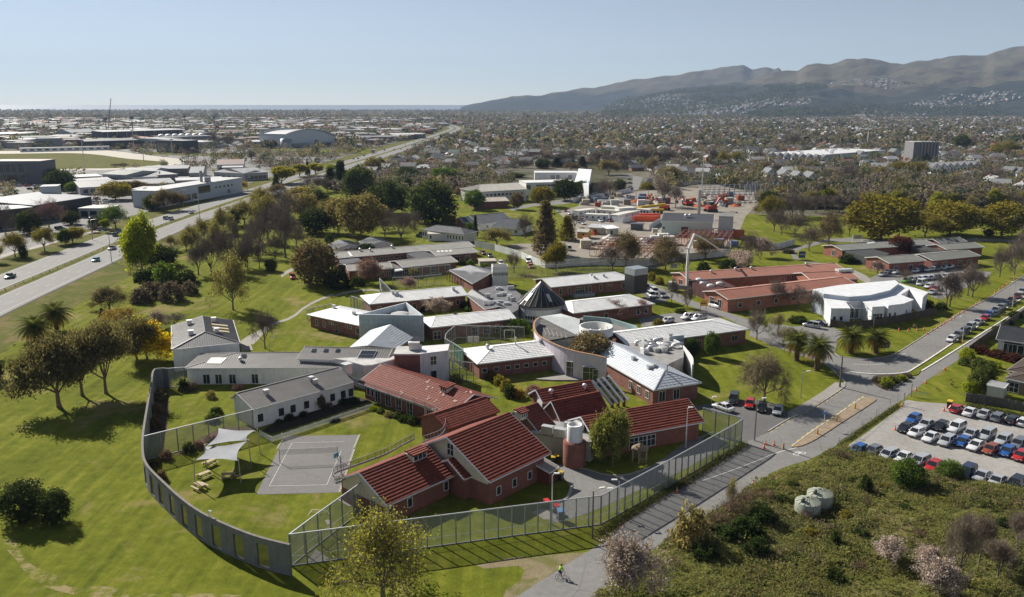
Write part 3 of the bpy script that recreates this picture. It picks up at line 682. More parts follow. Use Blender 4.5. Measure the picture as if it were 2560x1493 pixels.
hb = block(rv, ('d2', 2296, 338), ('d3', 385, 48), ('c2', 1895, 1345), he=4.3, pitch=27, over=.8, **K)
wins(hb, 'l', [.5], 5.6, 1.5, 2.0, n=2, mul=.5); wins(hb, 'n', [.2, .45, .7], 1.0, 1.0, 1.4)
gable_panel(hb, 3.3, CREAM)
lk = block(rv, ('d2', 2045, 310), ('d2', 2150, 268), ('d2', 1890, 118), he=3.6, pitch=27, over=.3, **K)
lw = block(rv, ('c2', 1000, 812), ('c2', 1905, 1140), ('c2', 1260, 640), he=3.4, pitch=21, over=1.0, **{**K, 'det': 'both'})
wins(lw, 'n', [.19, .31, .43, .55], .15, 1.7, 2.5, n=2); wins(lw, 'n', [.08, .13], 1, 1.0, 1.6); wins(lw, 'n', [.75, .84], .2, 1.2, 2.3, n=2)
bk = block(rv, ('c3', 305, 1015), ('c3', 850, 915), ('c3', 330, 868), he=4.6, pitch=30, over=.6, **K)
sh = block(rv, ('c3', 475, 1198), ('c3', 955, 1092), ('c3', 220, 1032), he=3.4, pitch=42, over=.5, **K)
wallpanel(rv, bk['Lc'](bk['o'] - .12, 1, 0), bk['Lc'](bk['o'] - .12, bk['w'] * .5, 0), 3, 5.2, 'render_wall', WHITE, 'gable_panel')
hp = block(rv, ('c2', 1885, 1275), ('c2', 2400, 1095), ('c2', 1885, 1072), he=3.7, pitch=24, over=.4, **{**K, 'det': 'both', 'fcol': RED})
md = block(rv, ('c3', 250, 1290), ('c3', 425, 1225), ('c3', 150, 1045), he=3.6, pitch=33, over=.4, **K)
rw = block(rv, ('c3', 822, 1395), ('c3', 1898, 1197), ('c3', 745, 1140), he=3.4, pitch=26, over=.7, **K)
wins(rw, 'n', [.36, .44, .515], .4, 1.9, 2.1, n=2, mul=.6); wins(rw, 'l', [.45], 3.3, 1.0, 1.6)
gable_panel(rw, 2.4, WHITE)
tm_ = MB().box(0, 0, 0, .34, .42, .03).mesh('tile'); tm_.materials.append(MATS['roof_tile']); rt = random.Random(3); f_ = lw['faces'][0]
for cx_, cy_ in [(a[1], a[2]) for a in C('c', 1700, 810, 1710, 870, 1420, 920, 1690, 970, 1830, 930, 1960, 985, 2090, 920, 1770, 1000, 1740, 1060)]:
    for k_ in range(3): P_ = on_plane(('c2', cx_ + rt.uniform(-30, 30), cy_ + rt.uniform(-18, 18)), f_[0], lw['n']); q_ = mobj('tile', tm_, None, rv, (.5, .3, .26)); q_.location = P_ + lw['n'] * .08 - ORG[rv]; q_.rotation_euler = (math.atan2(lw['hr'] - lw['he'], lw['run']), 0, lw['ang'])
for b, p in ((bk, ('c3', 385, 920)), (bk, ('c3', 715, 865))): vent(b, p, 'dome')
# dormers
def dormer(b, pL, pR, pb, h=1.1):                          # clerestory: near face bottom-left, bottom-right; back point on the roof
    f = b['faces'][0]; a = on_plane(pL, f[0], b['n']); c = on_plane(pR, f[0], b['n']); bp = on_plane(pb, f[0], b['n']); ux, uy = b['ux'], b['uy']
    w = (c - a).dot(ux); d = max(1.2, (bp - a).dot(uy)); m = MB().obox(a - V(0, 0, .3), ux * w, uy * d, V(0, 0, h + .3)); m.build('dormer', 'paint', b['root'], CREAM)
    r = MB(); slab(r, [a - uy * .3 - ux * .2 + V(0, 0, h + .16), a + ux * (w + .2) - uy * .3 + V(0, 0, h + .16), a + ux * (w + .2) + uy * d + V(0, 0, h + .5), a - ux * .2 + uy * d + V(0, 0, h + .5)]); q = r.build('dormer_roof', 'roof_tile', b['root'], RED)
    dm = MB(); roof_detail(dm, [a - uy * .3 - ux * .2 + V(0, 0, h + .16), a + ux * (w + .2) - uy * .3 + V(0, 0, h + .16), a + ux * (w + .2) + uy * d + V(0, 0, h + .5), a - ux * .2 + uy * d + V(0, 0, h + .5)], 'tile', .5); dm.build('roof_courses', 'roof_tile', q, RED, kind='stuff')
    window(b['root'], a + ux * w / 2 - uy * .02 + V(0, 0, .15), b['ang'], w * .92, h - .15, n=3)
dormer(b1, ('d2', 1545, 150), ('d2', 1690, 100), ('d2', 1470, 65), 1.1); dormer(lw, ('c2', 1815, 895), ('c2', 1890, 915), ('c2', 1960, 850), .9); dormer(md, ('c3', 85, 1175), ('c3', 150, 1150), ('c3', 40, 1090), 1.)
# plant deck with air conditioners, round brick tower with white tank, glazed atrium ribs
dk = block(rv, ('c3', 180, 1300), ('c3', 780, 1400), None, he=3.6, kind='flat', depth=6.5, wall='render_wall', wcol=(.5, .47, .42), roof='roof_flat', rcol=(.3, .3, .3), over=.1)
vent(dk, ('c3', 350, 1320), 'aircon', 1.25); vent(dk, ('c3', 475, 1350), 'aircon', 1.3); vent(dk, ('c3', 560, 1270), 'aircon', 1.0); vent(dk, ('c3', 665, 1275), 'aircon', 1.2)
tc = G(('d3', 620, 205)) + V(0, 1.7, 0)
MB().lathe((tc.x, tc.y, 0), [(1.9, 0), (1.9, 4.1), (1.8, 4.2), (0, 4.2)], 28).build('tower', 'brick', rv, REDW, True)
MB().lathe((tc.x, tc.y, 4.2), [(1.3, 0), (1.3, 2.7), (1.2, 2.85), (1.05, 2.85), (1., 2.4), (0, 2.4)], 24).build('water_tank', 'paint', rv, WHITE, True)
m = MB()
for i in range(4):
    a = G(('c3', 790 + 52 * i, 795 - 18 * i), 6.2); c = G(('c3', 985 + 55 * i, 1035 - 15 * i), 2.6); m.tube(a, c, .26, .26, 8)
m.build('atrium_rib', 'paint', rv, (.7, .7, .68))
gl = MB(); gl.poly([G(('c3', 800, 800), 6.), G(('c3', 960, 760), 6.), G(('c3', 1120, 960), 2.5), G(('c3', 990, 1030), 2.5)]); gl.build('atrium_glass', 'pane_clear', rv)
m = MB()
for t in frange(0.08, .95, 5):
    a = G(('c3', 800, 800), 6.05).lerp(G(('c3', 990, 1030), 2.55), t); c = G(('c3', 960, 760), 6.05).lerp(G(('c3', 1120, 960), 2.55), t); m.bar(a, c, .08)
m.build('atrium_frame', 'galv', rv, (.4, .4, .4))
for i in range(3): q = G(('c3', 985 + 58 * i, 1060 - 6 * i)); MB().tube((q.x, q.y, 0), (q.x, q.y, 2.9), .32, .32, 12).build('column', 'brick', rv, REDW, True)
# bin shed against the hall
bs = thing('bin_shed', 'small red shed with striped lean-to roof beside the villa hall', 'shed', tuple(G(('d3', 360, 320))))
q = block(bs, ('d3', 370, 245), ('d3', 462, 185), None, he=2.2, pitch=14, kind='shed', depth=3.2, over=.15, wall='timber', wcol=(.16, .045, .035), roof='roof_metal', rcol=(.42, .36, .33), det='rib', sp=.4)
# ---------------------------------------------------------------- grey ward with picket garden
gw = thing('ward_building', 'long pale rendered ward with grey ribbed roof behind the picket fence', 'building', tuple(G(('c2', 300, 1100))))
K2 = dict(roof='roof_metal', rcol=(.18, .172, .165), det='rib', sp=.5, wall='render_wall', wcol=(.66, .66, .65), fcol=(.6, .6, .6))
g1 = block(gw, ('c1', 2488, 882), ('c2', 985, 800), ('c2', 0, 868), he=3.9, pitch=15, frac=.72, over=.4, **K2)
wins(g1, 'n', [.07, .26, .37, .50, .63, .76, .87, .95], .9, 1.3, 1.7, n=1)
vent(g1, ('c2', 100, 925)); vent(g1, ('c2', 545, 795)); vent(g1, ('c2', 582, 820)); vent(g1, ('c2', 895, 700), 'box', 1.9)
g2 = block(gw, ('c1', 1812, 475), ('c2', 1000, 660), ('c1', 2090, 325), he=3.8, pitch=12, hipL=9, frac=.62, over=.4, **K2)
wins(g2, 'n', [.12, .19, .27, .4], 0.1, 1.5, 2.2, n=2)
panel(g2, C('c1', 2030, 430, 2080, 375, 2235, 375, 2175, 432), 'roof_white', (.62, .6, .55), 'skylight')
vent(g2, ('c1', 2370, 400), 'dome'); panel(g2, C('c1', 2370, 375, 2385, 342, 2428, 342, 2418, 377), 'glass', None, 'skylight', .15)
g5 = block(gw, ('c2', 405, 578), ('c2', 1290, 600), ('c2', 590, 462), he=5.0, pitch=12, frac=.6, over=.3, **K2)
for x in (570, 688, 805): panel(g5, C('c2', x - 25, 515, x - 10, 487, x + 25, 487, x + 15, 516), 'glass', None, 'skylight', .18)
q = panel(g5, C('c2', 992, 585, 1040, 503, 1192, 508, 1148, 587), 'paint', (.6, .62, .62), 'solar_frame', .25)
for i in range(5):
    for j in range(2):
        u0, u1 = .04 + i * .19, .04 + i * .19 + .17; v0, v1 = .06 + j * .47, .06 + j * .47 + .42
        c4 = lambda u, v: (lambda a, b: ('c2', a[0] + (b[0] - a[0]) * u, a[1] + (b[1] - a[1]) * u))((992 + 48 * v, 585 - 82 * v), (1148 + 44 * v, 587 - 79 * v))
        panel(g5, [c4(u0, v0), c4(u0, v1), c4(u1, v1), c4(u1, v0)], 'car_glass', None, 'solar_panel', .3)
g4 = block(gw, ('c2', 1352, 532), ('c2', 1618, 532), ('c2', 1540, 455), he=7.0, kind='flat', wall='brick', wcol=(.24, .085, .06), roof='roof_flat', rcol=(.5, .49, .47), over=.15)
e = MB().prism([g4['Lc'](g4['L'] - .1, 0, 0), g4['Lc'](g4['L'] + 5.6, 2.5, 0), g4['Lc'](g4['L'] + 5.6, g4['w'] + 1.5, 0), g4['Lc'](g4['L'] - .1, g4['w'], 0)], 0, 7.05); e.build('stair_wing', 'render_wall', gw, (.68, .67, .68))
window(gw, g4['Lc'](g4['L'] + 2.6, 1.15, 4.2), g4['ang'] + math.atan2(2.5, 5.7), 1.4, 2.0, n=2, mul=.5); window(gw, g4['Lc'](g4['L'] + 2.6, 1.15, .6), g4['ang'] + math.atan2(2.5, 5.7), 1.4, 2.4, n=1)
vent(g4, ('c2', 1560, 490), 'aircon', 1.4); vent(g4, ('c2', 1525, 455), 'dome', 1.3); vent(g4, ('c2', 1600, 492), 'aircon', .9)
pp = [G(p, 5.2) for p in C('c2', 760, 575, 1050, 560, 1340, 545, 1390, 575, 1150, 640, 1060, 645, 900, 600)]
MB().prism(pp, 0, 5.2).build('flat_wing', 'render_wall', gw, (.62, .58, .60))
MB().prism([p + (sum(pp, V(0, 0, 0)) / 7 - p) * .06 for p in pp], 5.2, 5.24).build('roof', 'roof_flat', gw, (.52, .51, .5))
# grey hall with hipped roof
gh = thing('hall_building', 'tall pale hall with grey hipped roof and three yellow skylights', 'building', tuple(G(('c1', 2000, 380))))
e0, e1, e2, e3 = (G(('c1', 1690, 292), 5.2), G(('c1', 2362, 225), 5.2), None, None)
ux = (e1 - e0).normalized(); uy = V(-ux.y, ux.x, 0); Lh = (e1 - e0).length; e2 = G(('c1', 2290, 2), 5.2); Wh = (e2 - e0).dot(uy)
Lc = lambda s, t, z: V(e0.x, e0.y, 0) + ux * s + uy * t + V(0, 0, z)
hz_ = 5.2 + Lh / 2 * math.tan(R(14)); hf = [[Lc(0, 0, 5.2), Lc(Lh, 0, 5.2), Lc(Lh / 2, Lh * .42, hz_)], [Lc(Lh, 0, 5.2), Lc(Lh, Wh, 5.2), Lc(Lh / 2, Wh, hz_), Lc(Lh / 2, Lh * .42, hz_)], [Lc(0, Wh, 5.2), Lc(0, 0, 5.2), Lc(Lh / 2, Lh * .42, hz_), Lc(Lh / 2, Wh, hz_)]]
rm, dm, wm = MB(), MB(), MB()
for f in hf: slab(rm, f); roof_detail(dm, f, 'rib', .5)
for a, b in (((0, 0), (.5, .42)), ((1, 0), (.5, .42))): rm.bar(Lc(a[0] * Lh, 0, 5.28), Lc(Lh / 2, Lh * .42, hz_ + .06), .35, .1)
rm.bar(Lc(Lh / 2, Lh * .42, hz_ + .05), Lc(Lh / 2, Wh, hz_ + .05), .4, .1)
wm.prism([Lc(.2, .2, 0), Lc(Lh - .2, .2, 0), Lc(Lh - .2, Wh - .2, 0), Lc(.2, Wh - .2, 0)], 0, 5.1); wm.build('wall', 'render_wall', gh, (.66, .66, .65))
rr = rm.build('roof', 'roof_metal', gh, (.13, .13, .135)); dm.build('roof_ribs', 'roof_metal', rr, (.13, .13, .135), kind='stuff')
fm = MB()
for a, b in (((0, 0), (Lh, 0)), ((Lh, 0), (Lh, Wh)), ((0, 0), (0, Wh))): fm.bar(Lc(*a, 5.12), Lc(*b, 5.12), .14, .26)
fm.build('fascia', 'paint', gh, (.7, .7, .7))
hh = dict(root=gh, faces=hf, ang=math.atan2(ux.y, ux.x))
for i in range(3): panel(hh, C('c1', 2080 + 8 * i, 38 + 30 * i, 2235 + 8 * i, 55 + 30 * i, 2245 + 8 * i, 68 + 30 * i, 2088 + 8 * i, 50 + 30 * i), 'plastic', (.62, .5, .28), 'skylight', .12, 1)
for p in C('c1', 1865, 45, 1880, 148): vent(hh, p, 'box', 1.3, 2)
for p in C('c1', 2105, 15, 2135, 122): vent(hh, p, 'box', 1.2, 1)
kx = G(('c1', 2140, 300)); MB().tube((kx.x, kx.y, 0), (kx.x, kx.y, 5.6), .35, .35, 12).lathe((kx.x, kx.y, 5.6), [(.5, 0), (.5, .5), (.3, .8), (.01, .85)], 12).build('flue', 'galv', gh, (.7, .7, .7))
KEEP.append([tuple(Lc(s, t, 0)[:2]) for s, t in ((-1, -1), (Lh + 1, -1), (Lh + 1, Wh + 1), (-1, Wh + 1))])
# ---------------------------------------------------------------- central pale-roofed hospital block
hc = thing('hospital_block', 'sprawling brick hospital block with pale tiled roofs, cone and curved white wall', 'building', tuple(G(('c3', 300, 620))))
K3 = dict(roof='roof_white', rcol=(.68, .69, .70), det='both', sp=.7, wall='brick', wcol=BRK, fcol=(.66, .66, .66))
# blue-clad triangular court: parapet walls faced with panels
ta, tb, tcn = G(('c2', 1010, 142), 6.8), G(('c2', 1648, 152), 6.8), G(('c2', 1480, 22), 6.8)
for a, b, nm in ((ta, tb, 'front'), (tb, tcn, 'side'), (tcn, ta, 'back')):
    wallpanel(hc, V(a.x, a.y, 0), V(b.x, b.y, 0), 0, 6.8, 'render_wall', (.58, .63, .66), 'wall', .35)
d = V(tb.x - ta.x, tb.y - ta.y, 0); n = V(d.y, -d.x, 0).normalized(); NX, NZ = 13, 4
pmsh = MB().box(0, 0, 0, d.length / NX - .05, .08, 5.2 / NZ - .05).mesh('panel'); pmsh.materials.append(MATS['paint'])
for i in range(NX):
    for j in range(NZ):
        c = V(ta.x, ta.y, 0) + d * ((i + .5) / NX) + n * .05; q = mobj('panel', pmsh, None, hc, tuple(random.Random(i * 9 + j).uniform(.94, 1.04) * k for k in (.42, .50, .53))); q.location = V(c.x, c.y, 1.6 + j * 5.2 / NZ) - ORG[hc]; q.rotation_euler = (0, 0, math.atan2(d.y, d.x))
MB().prism([ta, tb, tcn], 5.0, 5.05).build('court_roof', 'roof_flat', hc, (.30, .30, .31))
cc = (ta + tb * 1.15 + tcn * 1.9) / 4.05; MB().lathe((cc.x, cc.y, 5.05), [(2.3, 0), (2.3, .5), (2.1, .6), (0, .62)], 24).build('roof_light', 'roof_flat', hc, (.4, .4, .41), True)
w3 = block(hc, ('b2', 497, 1128), ('b2', 1018, 1238), ('b2', 770, 1052), he=3.5, pitch=14, hipL=6, over=.7, **K3)
wins(w3, 'n', [.16, .3], .8, .9, 1.7); wins(w3, 'n', [.42, .47], 1.9, .9, .7); wins(w3, 'n', [.72, .8], 1.9, .9, .7); wins(w3, 'n', [.93], .8, 1.4, 1.8); wins(w3, 'n', [.54], .05, 1, 2.3, col=(.3, .42, .38), name='door')
vent(w3, ('b2', 765, 1060), 'box', .9); vent(w3, ('b2', 965, 1125), 'box', .9)
w1 = block(hc, ('c2', 930, 470), ('c2', 1120, 470), None, he=3.5, kind='flat', depth=3, wall='brick', wcol=BRK, roof='roof_flat', rcol=(.4, .4, .4), over=.1)
wa, wb = G(('c2', 920, 468), 3.6), G(('c2', 1385, 478), 3.6); wr0, wr1 = G(('c2', 1100, 450), 5.6), G(('c2', 1322, 240), 5.9); wc, wd = G(('c2', 1548, 370), 3.6), G(('c2', 1130, 295), 3.6)
rm, dm = MB(), MB()
for f, cl in (([wd, wa, wr0, wr1], 0), ([wb, wc, wr1, wr0], 0), ([wa, wb, wr0], 0)):
    slab(rm, f); roof_detail(dm, f, 'both', .7)
rr = rm.build('roof', 'roof_white', hc, (.40, .43, .47)); dm.build('roof_courses', 'roof_white', rr, (.40, .43, .47), kind='stuff')
MB().prism([p + ((wa + wb + wc + wd) / 4 - p) * .07 for p in (wa, wb, wc, wd)], 0, 3.5).build('wall', 'brick', hc, BRK)
w4 = block(hc, ('b2', 1118, 1027), ('b2', 2085, 938), ('b2', 2340, 820), he=3.6, pitch=15, hipL=5, over=.6, **{**K3, 'rcol': (.75, .75, .74)})
wins(w4, 'n', [.1, .25, .45, .6, .75, .9], .9, 1.1, 1.6); vent(w4, ('b2', 1345, 920), 'box'); vent(w4, ('b2', 1388, 925), 'box'); vent(w4, ('b2', 1940, 885), 'box')
w5 = block(hc, ('b2', 1720, 1258), ('b2', 2560, 1168), ('b2', 2380, 1085), he=3.6, pitch=14, hipL=3, over=.6, **{**K3, 'rcol': (.76, .76, .75)})
wins(w5, 'n', [.08, .2, .52, .66, .8, .92], .2, 2.0, 2.2, n=2, mul=.5); panel(w5, C('b2', 1945, 1125, 1955, 1112, 1980, 1110, 1978, 1124), 'glass', None, 'skylight', .25)
def gable4(root, a, b, ra, rb, he, hr, K, rcol):           # roof from two eave corners and two ridge ends; far side mirrored in plan
    A, B, C_, D_ = G(a, he), G(b, he), G(ra, hr), G(rb, hr); f2 = [V(2 * q.x - p.x, 2 * q.y - p.y, he) for p, q in ((A, C_), (B, D_))]
    rm, dm = MB(), MB(); fs = [[A, B, D_, C_], [f2[1], f2[0], C_, D_]]
    for f in fs: slab(rm, f); roof_detail(dm, f, K.get('det', 'rib'), K.get('sp', .5))
    rm.bar(C_ + V(0, 0, .04), D_ + V(0, 0, .04), .3, .08)
    r = rm.build('roof', K['roof'], root, rcol); dm.build('roof_ribs', K['roof'], r, rcol, kind='stuff')
    c = (A + B + f2[0] + f2[1]) / 4; q = [p + (c - p) * .08 for p in (A, B, f2[1], f2[0])]; m = MB().prism(q, 0, he)
    for p0, p1, pr in ((q[0], q[3], C_), (q[1], q[2], D_)): m.poly([V(p0.x, p0.y, he), V(p1.x, p1.y, he), pr + (c - pr) * .08 - V(0, 0, .2)])
    m.build('wall', K['wall'], root, K['wcol']); fm = MB()
    for p0, p1 in ((A, B), (A, C_), (B, D_), (C_, f2[0]), (D_, f2[1])): fm.bar(p0 - V(0, 0, .08), p1 - V(0, 0, .08), .1, .2)
    fm.build('fascia', 'paint', root, K['fcol']); return dict(root=root, faces=fs, ang=math.atan2((B - A).y, (B - A).x), n=(fs[0][1] - fs[0][0]).cross(fs[0][2] - fs[0][0]).normalized())
gable4(hc, ('b2', 2065, 930), ('b2', 2250, 1078), ('b2', 2130, 880), ('b2', 2390, 1045), 3.5, 4.6, {**K3, 'det': 'rib', 'roof': 'roof_metal'}, (.13, .13, .14))
w6 = block(hc, ('b3', 385, 860), ('b3', 1220, 777), ('b3', 960, 712), he=3.7, pitch=13, hipR=6, over=.7, **{**K3, 'rcol': (.76, .76, .75)})
wins(w6, 'n', [.12, .22, .46, .59, .86, .95], .9, 1.0, 1.9); wins(w6, 'n', [.345], .3, 3.2, 2.4, n=4, mul=.7); wins(w6, 'n', [.67, .71], 2, .9, .7)
for p in C('b3', 780, 745, 805, 765, 900, 750): vent(w6, p, 'box', .8)
st = w6['Lc'](w6['L'] * .36, w6['o'] - 1.3, 0); MB().box(st.x, st.y, 0, 7, 2.4, .9, w6['ang']).build('porch_step', 'concrete', hc, (.34, .38, .4))
w7 = block(hc, ('b3', 610, 1115), ('b3', 1410, 1022), ('b3', 1140, 938), he=3.6, pitch=13, hipL=3, hipR=7, over=.6, **{**K3, 'rcol': (.75, .75, .74)})
wins(w7, 'n', [.2, .4, .8, .9], .9, 1.2, 1.5)
pb = G(('b3', 1215, 965)); m = MB().box(pb.x, pb.y, 2, 5.2, 4.6, 5.6, w7['ang'] + .12); m.build('plant_box', 'metal', hc, (.05, .055, .06)); MB().box(pb.x, pb.y, 7.6, 5.3, 4.7, 2.0, w7['ang'] + .12).build('plant_screen', 'galv', hc, (.38, .42, .44))
# cone-roofed rotunda: its outline spans 440 zoom pixels
cb = G(('b3', 285, 1060), 3.2); cb = V(cb.x, cb.y + 1, 0); sc_ = scale_at(V(cb.x, cb.y, 4)); rc = 220 * S / sc_
MB().lathe(tuple(cb), [(rc, 0), (rc, 3.6)], 48).build('drum_wall', 'render_wall', hc, WHITE, True)
MB().lathe(tuple(cb), [(rc + .04, 3.6), (rc + .04, 4.6)], 48).build('drum_band', 'render_wall', hc, (.34, .32, .30), True)
ha = 4.6 + (top_height(cb, px('b3', 285, 802)[1]) - 4.6)
MB().lathe(tuple(cb), [(rc + .5, 4.45), (rc + .5, 4.62), (rc * .48, 4.62 + (ha - 4.62) * .54)], 24).build('cone_roof', 'roof_flat', hc, (.035, .034, .034))
MB().lathe(tuple(cb), [(rc * .48, 4.62 + (ha - 4.62) * .54), (.05, ha)], 24).build('cone_glass', 'glass', hc)
for i in range(24):
    t = 2 * math.pi * i / 24; u = V(math.cos(t), math.sin(t), 0); MB().bar(V(*cb) + u * (rc + .52) + V(0, 0, 4.68), V(*cb) + V(0, 0, ha + .06), .09, .07).build('cone_rib', 'galv', hc, (.3, .31, .32))
q = math.radians(-62); u = V(math.cos(q), math.sin(q), 0)
for k in range(14):
    t = R(-130 + 7 * k); window(hc, cb + V(math.cos(t), math.sin(t), 0) * (rc + .05) + V(0, 0, .9), t + math.pi / 2, rc * R(7) * .9, 1.1, col=(.7, .7, .68))
for t, s0 in ((R(-62), .85), (R(-140), .85)):
    u = V(math.cos(t), math.sin(t), 0); sl = (ha - 4.62) / (rc + .5); m = MB(); w_ = V(-u.y, u.x, 0) * .5
    a, c = rc * .88, rc * .55; za, zc_ = 4.62 + (rc + .5 - a) * sl + .12, 4.62 + (rc + .5 - c) * sl + .12
    m.poly([V(*cb) + u * a - w_ + V(0, 0, za), V(*cb) + u * a + w_ + V(0, 0, za), V(*cb) + u * c + w_ + V(0, 0, zc_), V(*cb) + u * c - w_ + V(0, 0, zc_)]); m.build('skylight', 'roof_white', hc, (.55, .57, .58))
# ring drum
zt_ = 7.2; rb_ = G(('c3', 830, 255), zt_); rr_ = 166 * S / scale_at(rb_); rb_ = V(rb_.x, rb_.y, 0)
m = MB().lathe(tuple(rb_), [(rr_, 0), (rr_, zt_ - 3.0), (rr_ - .05, zt_ - 2.9)], 48); m.build('ring_base', 'render_wall', hc, WHITE, True)
MB().lathe(tuple(rb_), [(rr_ - .12, zt_ - 2.95), (rr_ - .12, zt_ - 2.0)], 48).build('ring_window', 'glass', hc, None, True)
MB().lathe(tuple(rb_), [(rr_, zt_ - 2.0), (rr_, zt_), (rr_ - .35, zt_), (rr_ - .35, zt_ - 1.6), (0, zt_ - 1.6)], 48).build('ring_parapet', 'render_wall', hc, (.72, .71, .67), True)
for s in (-1.2, 1.2): 
    m = MB(); c = rb_ + V(s, .3, zt_ - 1.6); 
    for i in range(4):
        a = [V(-1.1, -1.1, 0), V(1.1, -1.1, 0), V(1.1, 1.1, 0), V(-1.1, 1.1, 0)]; m.poly([c + a[i], c + a[(i + 1) % 4], c + V(0, 0, .9)])
    m.build('roof_lantern', 'pane_clear' if False else 'roof_white', hc, (.5, .52, .53))
# curved lilac wall and the fan roof behind it
top = smooth_line([G(p, 6.2) for p in C('c3', 262, 175, 225, 215, 216, 270, 245, 335, 330, 392, 480, 462, 600, 500, 700, 522, 820, 545, 925, 570)], 4)
m = MB()
for i in range(len(top) - 1):
    a, b = top[i], top[i + 1]; d = b - a; s = V(-d.y, d.x, 0).normalized() * .35; m.obox(V(a.x, a.y, 0), V(d.x, d.y, 0), s, V(0, 0, 6.2))
m.build('curved_wall', 'render_wall', hc, (.60, .55, .60)); m = MB()
for i in range(len(top) - 1): m.bar(top[i] + V(0, 0, .05), top[i + 1] + V(0, 0, .05), .5, .1)
m.build('coping', 'concrete', hc, (.38, .22, .12))
fan = [p + V(0, 0, -1.6) for p in top[:14]] + [G(p, 4.6) for p in C('c3', 640, 350, 670, 200, 480, 140, 300, 160)]
MB().prism(fan, 4.2, 4.6).build('fan_roof', 'roof_flat', hc, (.13, .125, .12)); MB().prism(fan, 0, 4.2).build('fan_wall', 'render_wall', hc, (.5, .5, .5))
m = MB(); FQ = [G(('c3', 270, 165), 4.9), G(('c3', 655, 355), 4.9), G(('c3', 668, 190), 5.8), G(('c3', 480, 135), 5.8)]; slab(m, FQ); r = m.build('roof', 'roof_white', hc, (.5, .52, .53)); dm = MB(); roof_detail(dm, FQ, 'tile', .5); dm.build('roof_courses', 'roof_white', r, (.5, .52, .53), kind='stuff')
for i in range(6):
    a, b = G(('c3', 300 + 45 * i, 262 + 18 * i), 4.7), G(('c3', 340 + 40 * i, 345 + 6 * i), 4.7); MB().bar(a, b, .12, .2).build('fan_beam', 'timber', hc, (.3, .28, .25))
for p, q in zip(C('c3', 700, 158, 960, 180), C('c3', 960, 180, 1228, 260)): wallpanel(hc, G(p, 4.8), G(q, 4.8), 2.6, 4.8, 'paint', (.36, .48, .47), 'screen_wall', .3)
MB().prism([G(p, 3.6) for p in C('c3', 640, 190, 710, 165, 960, 190, 1225, 275, 1010, 315, 990, 250)], 0, 3.6).build('flat_wing', 'roof_flat', hc, (.2, .19, .18))
w8 = block(hc, ('c3', 1500, 398), ('c3', 2338, 287), ('c3', 2045, 192), he=3.7, pitch=15, hipR=8, over=.6, **{**K3, 'rcol': (.76, .76, .75)})
wins(w8, 'n', [.84], 1.0, 2.0, 1.4, n=2, col=(.5, .5, .3)); wins(w8, 'n', [.3, .42], .9, 1.2, 1.5)
w8b = block(hc, ('c3', 1130, 448), ('c3', 1520, 396), ('c3', 1010, 322), he=3.7, pitch=15, over=.4, **{**K3, 'rcol': (.76, .76, .75)})
a9, b9, r0, r1 = G(('c3', 1398, 888), 3.6), G(('c3', 1868, 815), 3.6), G(('c3', 1503, 690), 5.7), G(('c3', 945, 400), 5.7)
ux9 = V(r0.x - r1.x, r0.y - r1.y, 0).normalized(); L9 = (V(a9.x, a9.y, 0) - V(r1.x, r1.y, 0)).dot(ux9)
c9 = a9 - ux9 * L9; d9 = b9 - ux9 * L9
rm, dm = MB(), MB()
for f in ([c9, a9, r0, r1], [b9, d9, r1, r0], [a9, b9, r0]): slab(rm, f); roof_detail(dm, f, 'both', .7)
rm.bar(r0 + V(0, 0, .05), r1 + V(0, 0, .05), .3, .1); rm.bar(a9 + V(0, 0, .05), r0 + V(0, 0, .05), .25, .09); rm.bar(b9 + V(0, 0, .05), r0 + V(0, 0, .05), .25, .09)
rr = rm.build('roof', 'roof_white', hc, (.5, .53, .57)); dm.build('roof_courses', 'roof_white', rr, (.5, .53, .57), kind='stuff')
ctr = (a9 + b9 + c9 + d9) / 4; q9 = [p + (ctr - p).normalized() * .9 for p in (a9, b9, d9, c9)]; MB().prism(q9, 0, 3.55).build('wall', 'brick', hc, BRK)
fm = MB(); [fm.bar(p - V(0, 0, .1), q - V(0, 0, .1), .1, .22) for p, q in ((c9, a9), (a9, b9), (b9, d9))]; fm.build('fascia', 'paint', hc, (.66, .66, .66))
b9d = dict(root=hc, faces=[[c9, a9, r0, r1], [a9, b9, r0], [b9, d9, r1, r0]], ang=math.atan2(ux9.y, ux9.x)); KEEP.append([tuple(p[:2]) for p in (a9, b9, d9, c9)])
for p in C('c3', 1195, 590, 1350, 680, 1395, 662): vent(b9d, p, 'box', .9)
vent(b9d, ('c3', 1525, 720), 'pipe', 1.3, 1)
for t in (.2, .52): window(hc, q9[0].lerp(q9[1], t) + V(0, 0, .6 - 3.6), math.atan2((q9[1] - q9[0]).y, (q9[1] - q9[0]).x), 1.5, 2.2, n=2)
for t in (.08, .2, .32): window(hc, q9[0].lerp(q9[3], t) + V(0, 0, .9 - 3.6) , math.atan2((q9[0] - q9[3]).y, (q9[0] - q9[3]).x), 1.3, 1.6, n=2)
w10 = block(hc, ('c2', 2180, 632), ('c3', 418, 542), ('c3', 310, 402), he=3.6, pitch=15, hipL=6, over=.6, **{**K3, 'rcol': (.73, .73, .73)})
wins(w10, 'n', [.1, .25, .4, .52, .64, .76, .88], 1.3, 1.2, 1.0); vent(w10, ('c3', 35, 440), 'pipe', 1.2); vent(w10, ('c3', 275, 415), 'box', .8); vent(w10, ('c2', 2280, 470), 'dome')
